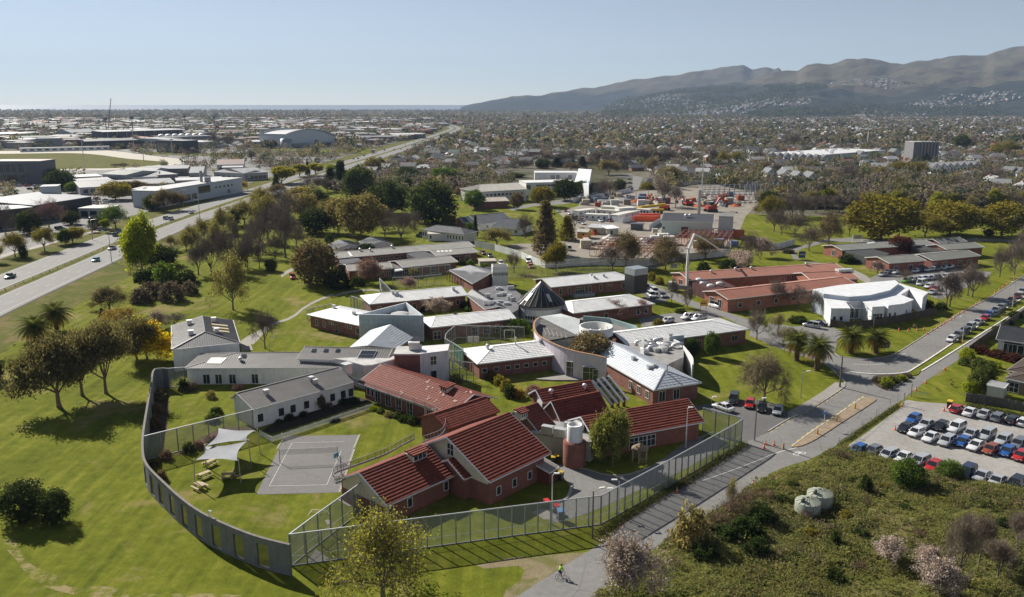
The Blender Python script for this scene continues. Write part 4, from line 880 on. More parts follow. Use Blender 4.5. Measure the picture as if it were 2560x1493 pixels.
# plant deck crowded with ducts
MB().prism([G(p, 4.0) for p in C('c3', 1140, 430, 1600, 372, 1690, 490, 1690, 560, 1520, 640, 1300, 540)], 0, 4.0).build('plant_deck', 'roof_flat', hc, (.3, .29, .28))
rn = random.Random(4)
for i in range(26):
    u, v = rn.uniform(0, 1), rn.uniform(0, 1); p = G(('c3', 1190 + 360 * u + 90 * v, 430 - 55 * u + 110 * v), 4.0); m = MB(); a = w8['ang'] + (math.pi / 2 if rn.random() < .5 else 0)
    if rn.random() < .45:
        d = V(math.cos(a), math.sin(a), 0) * rn.uniform(1.5, 3.5); m.tube(p + V(0, 0, .8), p + d + V(0, 0, .8), .38, .38, 10).tube(p + V(0, 0, 0), p + V(0, 0, .8), .38, .38, 10); m.build('duct', 'galv', hc, (.62, .62, .62), True)
    else: m.box(p.x, p.y, 4.0, rn.uniform(1, 2.4), rn.uniform(.8, 1.4), rn.uniform(.7, 1.4), a); m.build('plant_unit', 'metal', hc, (.6, .6, .59))
cw = smooth_line([G(p, 4.6) for p in C('c3', 1590, 388, 1650, 420, 1700, 475, 1745, 530, 1770, 575, 1772, 635)], 4); m = MB()
for i in range(len(cw) - 1):
    a, b = cw[i], cw[i + 1]; d = b - a; s = V(-d.y, d.x, 0).normalized() * .3; m.obox(V(a.x, a.y, 0), V(d.x, d.y, 0), s, V(0, 0, 4.6))
m.build('curved_wall', 'render_wall', hc, (.68, .68, .68)); wallpanel(hc, G(('c3', 1540, 560), 0) , G(('c3', 1685, 545), 0), 0, 5, 'render_wall', (.55, .62, .66), 'screen_wall', .3)
window(hc, top[-8].lerp(top[-4], .3) + V(0, -.45, -5.9), -.3, 3.0, 3.2, n=2, mul=.6); window(hc, top[-5] + V(.6, -.5, -5.6), -.3, 2.2, 2.6, n=2, mul=.5); window(hc, top[-14] + V(0.3, -.45, -5.9), -.45, 2.4, 3.4, n=2, mul=.6)
MB().prism([G(p, 4.) for p in C('b2', 2190, 890, 2350, 845, 2500, 850) + C('b3', 90, 930, 60, 1080, -30, 1130) + C('b2', 2400, 1080)], 0, 4.).build('flat_wing', 'roof_flat', hc, (.16, .16, .17))
for i in range(16): p = G(('b2', 2240 + rn.uniform(0, 290), 880 + rn.uniform(0, 170)), 4.); MB().box(p.x, p.y, 4, rn.uniform(.8, 2.2), rn.uniform(.7, 1.6), rn.uniform(.5, 1.3), .1).build('plant_unit', 'metal', hc, (.55, .56, .56))
house = thing('ward_house', 'grey-roofed brick annex with pergola beside the mesh cages', 'building', tuple(G(('b2', 2000, 820))))
hs1 = gable4(house, ('b2', 1900, 690), ('b2', 2130, 825), ('b2', 2105, 642), ('b2', 2310, 722), 3.3, 5., {**K3, 'det': 'rib', 'roof': 'roof_metal', 'sp': .5}, (.26, .26, .27))
m = MB(); tq = G(('b2', 2400, 868)); m.box(tq.x, tq.y, 0, 5, 4.6, 7.6, .1); m.build('lift_tower', 'render_wall', house, (.72, .71, .68)); MB().box(tq.x, tq.y, 4.6, 5.1, 4.7, 1.0, .1).build('tower_band', 'render_wall', house, (.36, .35, .34)); MB().box(tq.x, tq.y, 7.5, 4.5, 4.1, .2, .1).build('tower_roof', 'roof_flat', house, (.12, .12, .12))
for i in range(6): q = G(('b2', 1880 + 26 * i, 790 + 12 * i)); MB().tube((q.x, q.y, 0), (q.x, q.y, 3), .15, .15, 8).bar((q.x, q.y, 3), (q.x + 2.4, q.y + 2.6, 3), .15, .2).build('pergola_post', 'timber', house, (.3, .17, .1))

# ---------------------------------------------------------------- other buildings
def bld(name, label, A, B, Rp=None, cat='building', w=(), **kw):
    he = kw.get('he', 3.); a, b = G(A, he), G(B, he); t = thing(name, label, cat, ((a.x + b.x) / 2, (a.y + b.y) / 2, 0)); q = block(t, A, B, Rp, **kw)
    for s in w: wins(q, *s[:5], **(s[5] if len(s) > 5 else {}))
    return t, q
KR = dict(roof='roof_metal', det='rib', sp=.6, wall='brick', wcol=(.27, .10, .07))
bw = thing('brick_ward', 'low brick ward with long fawn roofs behind the pink blossom tree', 'building', tuple(G(('b2', 1400, 640))))
FAWN = (.30, .29, .26)
q = block(bw, ('b2', 800, 575), ('b2', 2158, 458), ('b2', 2112, 406), he=3.6, pitch=9, over=.5, rcol=FAWN, **KR); wins(q, 'n', frange(.2, .45, 8), 1.5, 1.2, 1.2)
for p in C('b2', 1025, 500, 1125, 500, 1340, 470): vent(q, p, 'dome', 1.2)
panel(q, C('b2', 900, 512, 920, 512, 955, 555, 928, 555), 'roof_white', WHITE, 'skylight')
q = block(bw, ('b2', 1772, 550), ('b2', 2190, 514), ('b2', 2142, 463), he=3.5, pitch=9, over=.5, rcol=FAWN, **KR); wins(q, 'n', [.5, .75], .3, 2, 2.2, n=2)
for i in range(4): panel(q, C('b2', 1778 + 40 * i, 500 - 2 * i, 1800 + 40 * i, 498 - 2 * i, 1815 + 40 * i, 515 - 2 * i, 1790 + 40 * i, 518 - 2 * i), 'roof_white', WHITE, 'skylight')
q = block(bw, ('b2', 905, 700), ('b2', 1348, 674), ('b2', 1300, 612), he=3.4, pitch=10, over=.5, rcol=FAWN, **KR); wins(q, 'n', [.75, .9], .4, 1.6, 1.9, n=2)
q = block(bw, ('b2', 1445, 664), ('b2', 1990, 608), ('b2', 1912, 548), he=3.4, pitch=10, over=.5, rcol=FAWN, **KR); wins(q, 'n', [.05, .25, .54, .82], .3, 2.2, 2.2, n=3, mul=.5)
MB().prism([G(p, 3.2) for p in C('b2', 820, 575, 1000, 565, 1050, 605, 820, 640)], 0, 3.2).build('flat_wing', 'roof_flat', bw, (.09, .09, .1)); MB().prism([G(p, 3.2) for p in C('b2', 1330, 610, 1395, 602, 1450, 660, 1345, 672)], 0, 3.2).build('flat_wing', 'roof_flat', bw, (.13, .12, .12)); MB().prism([G(p, 3.4) for p in C('b2', 1480, 530, 1700, 490, 1830, 545, 1580, 575)], 0, 3.4).build('flat_wing', 'roof_flat', bw, (.08, .08, .09))
MB().prism([G(p, 2.9) for p in C('b2', 1345, 672, 1420, 660, 1450, 690, 1370, 700)], 2.6, 2.9).build('canopy', 'paint', bw, WHITE)
for i, (a, b, c, d) in enumerate(((C('b2', 705, 442, 778, 482, 820, 391, 912, 434)), (C('b2', 1008, 410, 1100, 447, 1125, 364, 1228, 408)))):
    t = thing('shed', ('left' if i == 0 else 'right') + ' of two small white sheds with dark gable roofs on the lawn', 'shed', tuple(G(a))); gable4(t, a, b, c, d, 2.8, 4.1, dict(roof='roof_metal', det='rib', sp=.6, wall='paint', wcol=WHITE, fcol=WHITE), (.15, .155, .17))
t, q = bld('hall_house', 'white weatherboard house with grey hipped roof beside the parked dark cars', ('b2', 1622, 292), ('b2', 2048, 338), ('b2', 1690, 238), he=4.0, pitch=20, hipL=5, hipR=6, roof='roof_metal', rcol=(.2, .2, .21), det='rib', wall='paint', wcol=WHITE, w=[('n', frange(.62, .95, 6), 1.2, .8, 1.8), ('n', [.05, .1], 1.2, .8, 1.8)])
q = block(t, ('b2', 1690, 335), ('b2', 1882, 332), None, he=3.2, pitch=4, kind='shed', depth=7, roof='roof_metal', rcol=(.6, .58, .52), det='rib', wall='paint', wcol=WHITE, over=.2); wins(q, 'n', [.15, .85], 1, .9, 1.5)
for i, (A, B, Rp, lab) in enumerate(((('b2', 2195, 240), ('b2', 2540, 205), ('b2', 2440, 122), 'dark grey gabled house behind the palm tree'), (('b2', 2308, 268), ('b2', 2600, 285), ('b2', 2425, 180), 'dark slate hipped house with white walls near the palm tree'), (('b2', 2040, 225), ('b2', 2210, 215), ('b2', 2100, 165), 'small brick house with grey gable left of the slate house'))):
    bld('house', lab, A, B, Rp, 'house', [('n', [.25, .6, .85], 1, 1.3, 1.4, dict(n=2))], he=3.2, pitch=20, hipL=3 * (i == 1), hipR=3 * (i == 1), roof='roof_metal', rcol=(.14, .15, .165), det='rib', wall='brick' if i == 2 else 'paint', wcol=BRK if i == 2 else WHITE)
t, q = bld('garage', 'small flat-roofed grey garage behind the white van', ('b2', 2200, 605), ('b2', 2372, 600), ('b2', 2240, 575), 'garage', [], he=2.7, kind='flat', wall='timber', wcol=(.3, .28, .24), roof='roof_flat', rcol=(.45, .4, .33), over=.2)
# brown-roofed brick clinic
bc_ = thing('brick_clinic', 'orange brick clinic with rust-brown roofs around a dark courtyard', 'building', tuple(G(('b3', 2000, 900))))
RUST = (.27, .10, .062); KB = dict(roof='roof_metal', rcol=RUST, det='rib', sp=.5, wall='brick', wcol=(.42, .15, .085), fcol=(.72, .7, .66))
q = block(bc_, ('b3', 1742, 790), ('b4', 775, 808), ('b4', 700, 738), he=4.0, pitch=11, over=.5, **KB); wins(q, 'n', frange(.62, .95, 12), 2.3, .9, 1.0); wins(q, 'l', [.5], .6, 2.4, 2.4, n=2)
for p in C('b3', 1960, 715, 2200, 690, 2355, 680) + C('b4', 375, 760): vent(q, p, 'dome', 1.1)
q = block(bc_, ('b3', 2125, 980), ('b4', 880, 950), ('b3', 2045, 892), he=4.0, pitch=12, over=.5, **KB); wins(q, 'l', [.35, .65], .5, 2, 2.6, n=2); wins(q, 'n', frange(.1, .9, 7), 1.1, 1.4, 1.4)
q = block(bc_, ('b4', 430, 914), ('b4', 905, 892), ('b4', 795, 814), he=3.8, pitch=13, over=.5, **KB); MB().box(*[G(('b4', 750, 835), 4.5)[k] for k in (0, 1)], 3.6, 5.5, 2.2, 2.2, q['ang']).build('plant_unit', 'metal', bc_, (.7, .7, .7))
MB().prism([G(p, 3.7) for p in C('b3', 1745, 792, 2020, 767, 2205, 855, 1958, 892)], 0, 3.7).build('flat_wing', 'roof_flat', bc_, (.075, .03, .028))
for p in C('b3', 1885, 822, 1955, 850, 1840, 790, 2045, 828): c = G(p, 3.7); MB().lathe((c.x, c.y, 3.7), [(1.2, 0), (1.2, .35), (.9, .6), (.4, .75), (.01, .8)], 16).build('roof_dome', 'plastic', bc_, (.6, .57, .55), True)
a, b = G(('b3', 1745, 800)), G(('b3', 1955, 905)); 
for t_ in frange(.1, .9, 6): window(bc_, a.lerp(b, t_) + V(-.1, -.1, .9), math.atan2((b - a).y, (b - a).x), 1.3, 1.8, n=2)
# white curved modern unit with its timber fence
wm_ = thing('modern_unit', 'white metal-clad unit with curved stepped roof and mesh porches', 'building', tuple(G(('b4', 1000, 1200))))
body = [G(p, 5.) for p in C('b4', 515, 1040, 622, 1187, 815, 1187, 772, 1122, 928, 1116, 1028, 1172, 1148, 1165, 1078, 1098, 1185, 1158, 1330, 1140, 1425, 1102, 1300, 1055, 1390, 1000, 1525, 1070, 1575, 1030, 1290, 942, 1200, 1000, 1000, 1050, 800, 1065, 550, 1040)]
MB().prism(body, 0, 4.9).build('wall', 'paint', wm_, (.78, .79, .8)); c = sum(body, V(0, 0, 0)) / len(body); MB().prism([p + (p - c).normalized() * .25 for p in body], 4.9, 5.1).build('roof', 'roof_white', wm_, (.82, .83, .84))
up = [G(p, 6.3) for p in C('b4', 440, 1000, 720, 955, 1250, 910, 1290, 940, 1200, 1008, 1000, 1057, 800, 1072, 550, 1042)]
MB().prism(up, 0, 6.2).build('upper_wall', 'paint', wm_, (.45, .5, .56)); MB().prism(up, 6.2, 6.36).build('roof', 'roof_white', wm_, (.82, .83, .84)); KEEP.append([tuple(p[:2]) for p in body]); KEEP.append([tuple(p[:2]) for p in up])
def on_edge(root, P, i, t, z, w, h, **kw):
    a, b = P[i], P[i + 1]; d = b - a
    if d.cross(V(0, 0, 1)).y > 0: pass
    window(root, V(a.x + d.x * t, a.y + d.y * t, z), math.atan2(d.y, d.x), w, h, **kw)
for i, t_ in ((1, .2), (1, .55), (8, .15), (8, .5), (9, .4)): on_edge(wm_, body, i, t_, 1.6, .9, 1.3)
for i in (3, 5): on_edge(wm_, body, i, .5, .3, 3, 2.8, n=3, mul=.7)
for k in range(16):                                        # ribbed cladding bands
    a, b = body[1], body[2]; p = a.lerp(b, k / 16); MB().bar(V(p.x, p.y - .06, 2.9), V(p.x, p.y - .06, 4.8), .06).build('cladding_rib', 'paint', wm_, (.72, .74, .76))
for pts, lab in ((C('b4', 775, 1120, 850, 1190, 985, 1185, 928, 1116), 0), (C('b4', 930, 1116, 1028, 1178, 1150, 1168, 1080, 1100), 1)):
    P = [G(p, 4.6) for p in pts]; m = MB()
    for i in range(4): m.bar(P[i], P[(i + 1) % 4], .12); m.bar(V(P[i].x, P[i].y, 0), P[i], .12)
    m.build('porch_frame', 'galv', wm_, (.5, .52, .55)); MB().poly([V(P[1].x, P[1].y, 0), V(P[2].x, P[2].y, 0), P[2], P[1]]).build('porch_mesh', 'cage_mesh', wm_)
def paling_fence(name, label, pts, h, col, seg=2.4, mat='timber', step=None):
    P = smooth_line([G(p, h) for p in pts], 4) if len(pts) > 2 else [G(p, h) for p in pts]; t = thing(name, label, 'fence', (P[0].x, P[0].y, 0)); acc = [V(P[0].x, P[0].y, 0)]
    for i in range(len(P) - 1):
        a, b = V(P[i].x, P[i].y, 0), V(P[i + 1].x, P[i + 1].y, 0); n = max(1, round((b - a).length / seg)); acc += [a.lerp(b, (k + 1) / n) for k in range(n)]
    for i in range(len(acc) - 1):
        d = acc[i + 1] - acc[i]; s = V(-d.y, d.x, 0).normalized() * .05; v = random.Random(i).uniform(.85, 1.1)
        MB().obox(acc[i] + d * .01, d * .98, s, V(0, 0, h * (1 + .02 * ((i * 7) % 3 - 1)))).build('fence_panel', mat, t, tuple(c_ * v for c_ in col)); MB().box(acc[i].x, acc[i].y, 0, .14, .14, h + .1).build('post', mat, t, tuple(c_ * .8 for c_ in col))
    return t
paling_fence('timber_fence', 'curved brown timber fence round the white modern unit', C('b4', 625, 1295, 780, 1318, 1000, 1300, 1250, 1258, 1500, 1212, 1660, 1178), 2.0, (.11, .085, .065))
# grey-roofed brick clinic by the car lot
gc = thing('grey_clinic', 'red brick clinic with grey roofs and a dark red tree in its court', 'building', tuple(G(('b4', 1200, 720))))
KG = dict(roof='roof_metal', rcol=(.15, .155, .14), det='rib', sp=.6, wall='brick', wcol=(.32, .10, .065), fcol=(.7, .69, .66))
q = block(gc, ('b4', 732, 614), ('b4', 1640, 552), ('b4', 652, 560), he=3.6, pitch=11, over=.5, **KG); wins(q, 'l', [.45], .5, 1.6, 2.3, n=2); panel(q, C('b4', 975, 540, 1040, 530, 1060, 542, 990, 552), 'roof_white', WHITE, 'skylight')
q = block(gc, ('b4', 1195, 742), ('b4', 1560, 714), ('b4', 1112, 675), he=3.6, pitch=12, over=.5, **KG); wins(q, 'n', [.22, .6, .9], .8, 2., 1.6, n=2); wins(q, 'l', [.3, .6], .5, 1.2, 2.3)
q = block(gc, ('b4', 1620, 714), ('b4', 2096, 667), ('b4', 1530, 650), he=3.6, pitch=12, over=.5, **KG); wins(q, 'n', [.08, .28, .6, .8], .5, 2, 2, n=2)
q = block(gc, ('b4', 1758, 607), ('b4', 2132, 582), ('b4', 1650, 556), he=3.8, pitch=13, over=.5, **KG)
q = block(gc, ('b4', 1700, 550), ('b4', 1962, 527), ('b4', 1890, 478), he=3.6, pitch=18, over=.4, **KG)
MB().prism([G(p, 3.3) for p in C('b4', 735, 617, 1000, 592, 1200, 645, 1165, 662, 1012, 692)], 0, 3.3).build('flat_wing', 'roof_flat', gc, (.06, .063, .062)); MB().prism([G(p, 3.3) for p in C('b4', 1420, 590, 1600, 562, 1820, 605, 1640, 632)], 0, 3.3).build('flat_wing', 'roof_flat', gc, (.06, .063, .062))
# pale green workshop, store and chimney
t, q = bld('workshop', 'pale green corrugated workshop with black roof by the building site', ('b3', 1465, 205), ('b3', 1985, 222), None, w=[('n', [.46], 1, 3.2, 3.4), ('n', [.06], 3, 1.2, 1.2)], he=6.8, pitch=5, kind='shed', depth=17, roof='roof_metal', rcol=(.07, .07, .075), det='rib', wall='metal', wcol=(.42, .52, .49))
c = G(('b3', 1868, 205)); MB().tube((c.x, c.y + 8, 0), (c.x, c.y + 8, 15), .9, .8, 12).build('chimney', 'galv', t, (.42, .42, .42)); vent(q, ('b3', 1715, 172), 'dome', 2); vent(q, ('b3', 1755, 172), 'dome', 2)
t, q = bld('store_block', 'plain pale grey box store at the right end of the green workshop', ('b3', 2035, 160), ('b3', 2178, 165), None, he=9.5, kind='flat', depth=12, wall='render_wall', wcol=(.45, .48, .47), roof='roof_flat', rcol=(.2, .2, .2), over=.1)
# white hospital wings further back
wl = thing('hospital_wing', 'white two-storey wings joined by a tilted white block', 'building', tuple(G(('a3', 400, 1090))))
KW = dict(kind='flat', wall='render_wall', wcol=(.72, .72, .70), roof='roof_white', rcol=(.7, .7, .69), over=.15)
q = block(wl, ('a3', 138, 1012), ('a3', 640, 1000), ('a3', 200, 985), he=9, **KW); wins(q, 'n', [.05], 4.6, 3, 3, n=2); wins(q, 'n', frange(.22, .68, 9), 6.3, 1.8, 1.3, n=2); wins(q, 'n', frange(.2, .7, 6), 1.5, 2.2, 1.8, n=2)
q = block(wl, ('a3', 222, 912), ('a3', 650, 912), ('a3', 250, 895), he=9, **KW); wins(q, 'n', [.4, .45, .52, .55, .8, .84], 4.2, 1.6, 3, n=2); wins(q, 'n', frange(.05, .35, 5), 3.0, 2.4, 1.4)
P = [G(p, 10) for p in C('a3', 620, 985, 755, 1040, 785, 880, 655, 872)]; MB().prism(P, 0, 10).build('tilted_block', 'paint', wl, (.75, .76, .78)); KEEP.append([tuple(p[:2]) for p in P])
q = block(wl, ('a2', 2180, 1102), ('a3', 150, 1075), ('a2', 2335, 1022), he=7.5, pitch=14, hipL=8, roof='roof_metal', rcol=(.45, .43, .38), det='rib', wall='render_wall', wcol=(.62, .62, .58)); wins(q, 'n', frange(.2, .9, 10), 4.4, 1.8, 1.5, n=2)
q = block(wl, ('a2', 2150, 1202), ('a2', 2490, 1190), ('a2', 2460, 1150), he=4, pitch=11, roof='roof_metal', rcol=(.4, .36, .3), det='rib', wall='brick', wcol=BRK)
# site cabins
for i, (A, B, d, he, col) in enumerate(((('b3', 712, 138), ('b3', 938, 148), 5, 3.2, WHITE), (('b3', 1042, 150), ('b3', 1268, 102), 5, 3.2, WHITE), (('b3', 830, 92), ('b3', 1045, 108), 6, 3.2, (.62, .6, .55)), (('b3', 872, 62), ('b3', 1010, 70), 6, 4.5, (.66, .62, .5)), (('b3', 1055, 82), ('b3', 1225, 74), 6, 4.5, (.6, .6, .58)), (('b3', 1228, 88), ('b3', 1350, 96), 5, 3, WHITE), (('b3', 660, 108), ('b3', 830, 88), 5, 3.2, WHITE))):
    bld('site_cabin', '%s of the %s site cabins by the cranes, counted from the left' % (nth(i), 'pale'), A, B, None, 'cabin', [('n', frange(.12, .88, 4), 1.1, 1.1, 1.2)], he=he, kind='flat', depth=d, wall='paint', wcol=col, roof='roof_white', rcol=(.7, .68, .6), over=.08)
for i, (A, B, d, lab) in enumerate(((('b3', 745, 268), ('b3', 935, 278), 7, 'open white-roofed lean-to shelter with posts near the dark conifer'), (('b3', 935, 285), ('b3', 1060, 275), 6, 'cream cabin with bright roof joined to the white shelter'))):
    bld('site_shelter', lab, A, B, None, 'cabin', [('n', [.4], .2, 1.5, 2.2)], he=3.2, pitch=6, kind='shed', depth=d, wall='paint', wcol=(.5, .46, .36), roof='roof_white', rcol=(.7, .7, .7), det='rib', over=.4)
t, q = bld('site_office', 'yellow site office with arched white roof beside the orange tree', ('b3', 628, 310), ('b3', 745, 318), None, 'cabin', [('n', [.6], .2, 1.4, 2)], he=3., pitch=18, depth=6, wall='paint', wcol=(.55, .36, .05), roof='roof_white', rcol=(.66, .64, .58), det='rib')
t, q = bld('shelter', 'dark carport with thin posts beside the orange stacks', ('b3', 1160, 235), ('b3', 1295, 240), None, 'carport', [], he=3., kind='flat', depth=5, wall='paint', wcol=(.1, .11, .12), roof='roof_metal', rcol=(.08, .09, .1), over=.4)
# houses on the right edge
t, q = bld('house', 'modern house with dark charcoal gable and white walls at the right edge', ('c4', 2245, 385), ('c4', 2520, 425), None, 'house', [], he=3.4, pitch=23, depth=11, roof='roof_metal', rcol=(.055, .057, .065), det='rib', wall='paint', wcol=(.06, .06, .065))
wins(q, 'n', [.3, .62], .2, 2.2, 2.4, n=2); wins(q, 'n', [.9], .2, 1.5, 2.4); wallpanel(t, q['Lc'](q['o'], q['o'] - .16, 0), q['Lc'](q['o'] + 1.2, q['o'] - .16, 0), 0, 3.0, 'render_wall', WHITE, 'wall_panel')
t, q = bld('house', 'brown-roofed house with patio behind the long timber fence', ('c4', 2350, 690), ('c4', 2900, 800), None, 'house', [('n', [.12, .3], .2, 2, 2.2, dict(n=3, mul=.5))], he=3.2, pitch=18, depth=14, hipL=7, roof='roof_metal', rcol=(.12, .09, .075), det='rib', wall='brick', wcol=(.3, .22, .17))
q = block(t, ('c4', 2330, 770), ('c4', 2700, 850), None, he=3.0, pitch=15, depth=7, hipL=3, roof='roof_metal', rcol=(.12, .09, .075), det='rib', wall='brick', wcol=(.3, .22, .17)); wins(q, 'n', [.2], .2, 2.6, 2.2, n=3, mul=.5)
t, q = bld('garden_shed', 'small pale flat-roofed garden shed beside the tall hedge', ('c4', 2155, 835), ('c4', 2330, 870), None, 'shed', [], he=2.3, pitch=4, kind='shed', depth=3, wall='render_wall', wcol=(.5, .5, .5), roof='roof_metal', rcol=(.5, .5, .5), det='rib', over=.1)
paling_fence('timber_fence', 'weathered grey paling fence along the gravel car park', C('c4', 1955, 915, 2240, 955, 2520, 1010, 2900, 1080), 1.9, (.13, .115, .10))
paling_fence('timber_fence', 'long brown paling fence beside the shared path', C('c4', 1985, 450, 2200, 300, 2380, 185, 2520, 95, 2760, -60), 1.8, (.15, .115, .085))
paling_fence('timber_fence', 'short curved paling fence round the corner garden', C('c4', 1990, 575, 2030, 610, 2080, 640), 1.4, (.22, .17, .12))
# ---------------------------------------------------------------- townhouses, hall and tower blocks on the right
th = thing('townhouse', 'x', 'house', lk=False); PROTOS.append(th)
MB().box(0, 5, 0, 6.4, 10, 5.6).poly([(-3.2, 0, 5.6), (3.2, 0, 5.6), (0, 0, 8.6)]).poly([(3.2, 10, 5.6), (-3.2, 10, 5.6), (0, 10, 8.6)]).build('wall', 'paint', th, (.68, .66, .62), lk=False)
m = MB(); slab(m, [(-3.6, -.4, 5.3), (0, -.4, 8.75), (0, 10.4, 8.75), (-3.6, 10.4, 5.3)], .2); slab(m, [(0, -.4, 8.75), (3.6, -.4, 5.3), (3.6, 10.4, 5.3), (0, 10.4, 8.75)], .2); m.build('roof', 'roof_metal', th, (.06, .065, .075), lk=False)
for x, z, w, h in ((-1.5, 3.4, 1.6, 1.6), (1.5, 3.4, 1.6, 1.6), (-1.4, .4, 2, 2), (1.6, .1, 1.1, 2.2), (0, 5.9, 1, 1.2)):
    a, b = win_mesh(w, h, 1, 0); o = mobj('window' if z != .1 else 'door', a, None, th, WHITE, lk=False); o.location = (x, 0, z); mobj('pane', b, None, o, lk=False)
TH = [(C('a4', 45 + 74 * i, 1208 + 5 * i)[0], 'front terrace below the flat white hall') for i in range(8)] + [(C('a4', 1650 + 66 * i, 1345 - 3 * i)[0], 'terrace of white gables at the right') for i in range(7)] + [(p, 'terrace beyond the steel frames') for p in C('a4', 30, 1405, 180, 1420, 310, 1445, 440, 1450)] + [(p, 'group left of the grey tower') for p in C('a4', 930, 1195, 1100, 1165, 1260, 1170)] + [(p, 'far right terrace behind the bare trees') for p in C('a4', 2420, 1390, 2490, 1395)]
cnt = {}
for p, w_ in TH:
    i = cnt.get(w_, 0); cnt[w_] = i + 1; g = G(p); dup(th, g, R(-6 if 'front' in w_ else 4), 1.25 if g.y > 500 else 1, '%s white gabled townhouse from left in the %s' % (nth(i), w_), 'townhouses with white gables', {'wall': (.7 - .04 * (i % 3),) * 2 + (.66 - .05 * (i % 2),)})
    KEEP.append([(g.x - 7, g.y - 4), (g.x + 7, g.y - 4), (g.x + 7, g.y + 14), (g.x - 7, g.y + 14)])
t, q = bld('flat_hall', 'wide flat-roofed white factory hall behind the front terrace', ('a4', 0, 1112), ('a4', 478, 1135), ('a4', 275, 1048), he=9, kind='flat', wall='render_wall', wcol=(.55, .55, .52), roof='roof_white', rcol=(.72, .72, .71), over=.3)
rn = random.Random(8)
for i in range(14): c = q['Lc'](q['L'] * rn.uniform(.1, .9), q['w'] * rn.uniform(.1, .9), 9); MB().box(c.x, c.y, 9, 3, 2, 1.4, q['ang']).build('roof_unit', 'metal', t, (.65, .65, .64))
t, q = bld('tower_hall', 'tall square grey concrete building with ribbed sides among the houses', ('a4', 1440, 1003), ('a4', 1690, 1003), None, he=22, kind='flat', depth=20, wall='concrete', wcol=(.2, .2, .2), roof='roof_flat', rcol=(.45, .42, .38), over=.1)
for f in frange(.32, .95, 6): c = q['Lc'](q['L'] * f, -.4, 0); MB().box(c.x, c.y, 0, 1.6, 1, 22.5, q['ang']).build('pilaster', 'concrete', t, (.25, .25, .25))
c = G(('a4', 978, 1085)); t = thing('brick_chimney', 'slim pale brick chimney standing alone among the houses', 'chimney', tuple(c)); MB().tube(c, c + V(0, 0, 24), 1.6, 1.1, 12).build('stack', 'brick', t, (.45, .38, .3), True); MB().tube(c + V(0, 0, 24), c + V(0, 0, 25.2), 1.35, 1.35, 12).build('cap', 'concrete', t, (.3, .28, .25), True)
# ---------------------------------------------------------------- arena, stadium, industry on the left
ar = thing('arena', 'big pale arena with shallow curved roof beside the motorway', 'building', tuple(G(('a2', 400, 670))))
p0, p1 = G(('a2', 285, 668)), G(('a2', 790, 640)); ux = (p1 - p0).normalized(); uy = V(-ux.y, ux.x, 0); La = (p1 - p0).length; hs = [(t, 18.5 + (7.5 * math.sin(t * math.pi) ** .9) - 5.5 * t * t) for t in frange(0, 1, 17)]; m = MB(); rf = MB()
for (t0, h0), (t1, h1) in zip(hs, hs[1:]):
    a, b = p0 + ux * La * t0, p0 + ux * La * t1; m.poly([a, b, b + V(0, 0, h1), a + V(0, 0, h0)]); c, d = a + uy * 51, b + uy * 51; m.poly([d, c, c + V(0, 0, h0), d + V(0, 0, h1)]); slab(rf, [a - uy * 3 + V(0, 0, h0), b - uy * 3 + V(0, 0, h1), d + V(0, 0, h1 * .9), c + V(0, 0, h0 * .9)], .8)
m.poly([p0 + uy * 51, p0, p0 + V(0, 0, 18.5), p0 + uy * 51 + V(0, 0, 18.5)]); m.poly([p1, p1 + uy * 51, p1 + uy * 51 + V(0, 0, 13), p1 + V(0, 0, 13)]); m.build('wall', 'metal', ar, (.5, .53, .55)); rf.build('roof', 'roof_metal', ar, (.42, .43, .44), True)
wallpanel(ar, p0 + ux * La * .1 - uy * 6, p0 + ux * La * .95 - uy * 6, 0, 5, 'metal', (.42, .45, .47), 'foyer_wall', 6); MB().prism([p0 + ux * La * .08 - uy * 8, p0 + ux * La * .98 - uy * 8, p0 + ux * La * .98, p0 + ux * La * .08], 5, 5.7).build('foyer_roof', 'roof_white', ar, (.6, .61, .62))
for f in frange(.7, .92, 4): window(ar, p0 + ux * La * f - uy * 6.1 + V(0, -.1, .6), math.atan2(ux.y, ux.x), 6, 3.6, col=(.1, .1, .1))
MB().lathe(tuple(p0 + ux * 2 - uy * 1), [(8, 0), (8, 12), (0, 12.2)], 24).build('stair_drum', 'metal', ar, (.33, .35, .36), True); KEEP.append([tuple(p[:2]) for p in (p0 - uy * 20, p1 - uy * 20, p1 + uy * 55, p0 + uy * 55)])
def shed(label, A, B, Rp=None, name='warehouse', **kw):
    k = dict(he=6., pitch=8, wall='metal', wcol=(.45, .46, .47), roof='roof_metal', rcol=(.42, .43, .44), det=None, over=.3, depth=None if Rp else 25); k.update(kw); k['rcol'] = tuple(x * .7 for x in k['rcol'])
    return bld(name, label, A, B, Rp, 'building', k.pop('w', []), **k)
t, q = shed('white stadium stand roofed with a row of shallow domes', ('a1', 1610, 560), ('a1', 2075, 548), None, 'stadium_stand', he=14, kind='flat', depth=40, wcol=(.16, .17, .18), rcol=(.66, .66, .66))
for i in range(7): c = q['Lc'](q['L'] * (i + .5) / 7, q['w'] * .5, 14); MB().lathe((c.x, c.y, 14), [(q['L'] / 14 * math.cos(k), 3.2 * math.sin(k)) for k in frange(0, 1.56, 6)], 16).build('dome', 'roof_white', t, (.72, .72, .72), True)
shed('pale pavilion with a flat roof left of the domed stand', ('a1', 1350, 572), ('a1', 1612, 580), None, 'pavilion', he=13, kind='flat', depth=30, wcol=(.5, .5, .5), rcol=(.66, .66, .66), w=[('n', frange(.1, .9, 8), 6, 4, 2.5)])
t, q = shed('dark grandstand under a long white roof behind the sportsground', ('a1', 1010, 512), ('a1', 1800, 488), None, 'grandstand', he=17, pitch=3, kind='shed', depth=30, wcol=(.06, .065, .07), rcol=(.6, .6, .6), over=1)
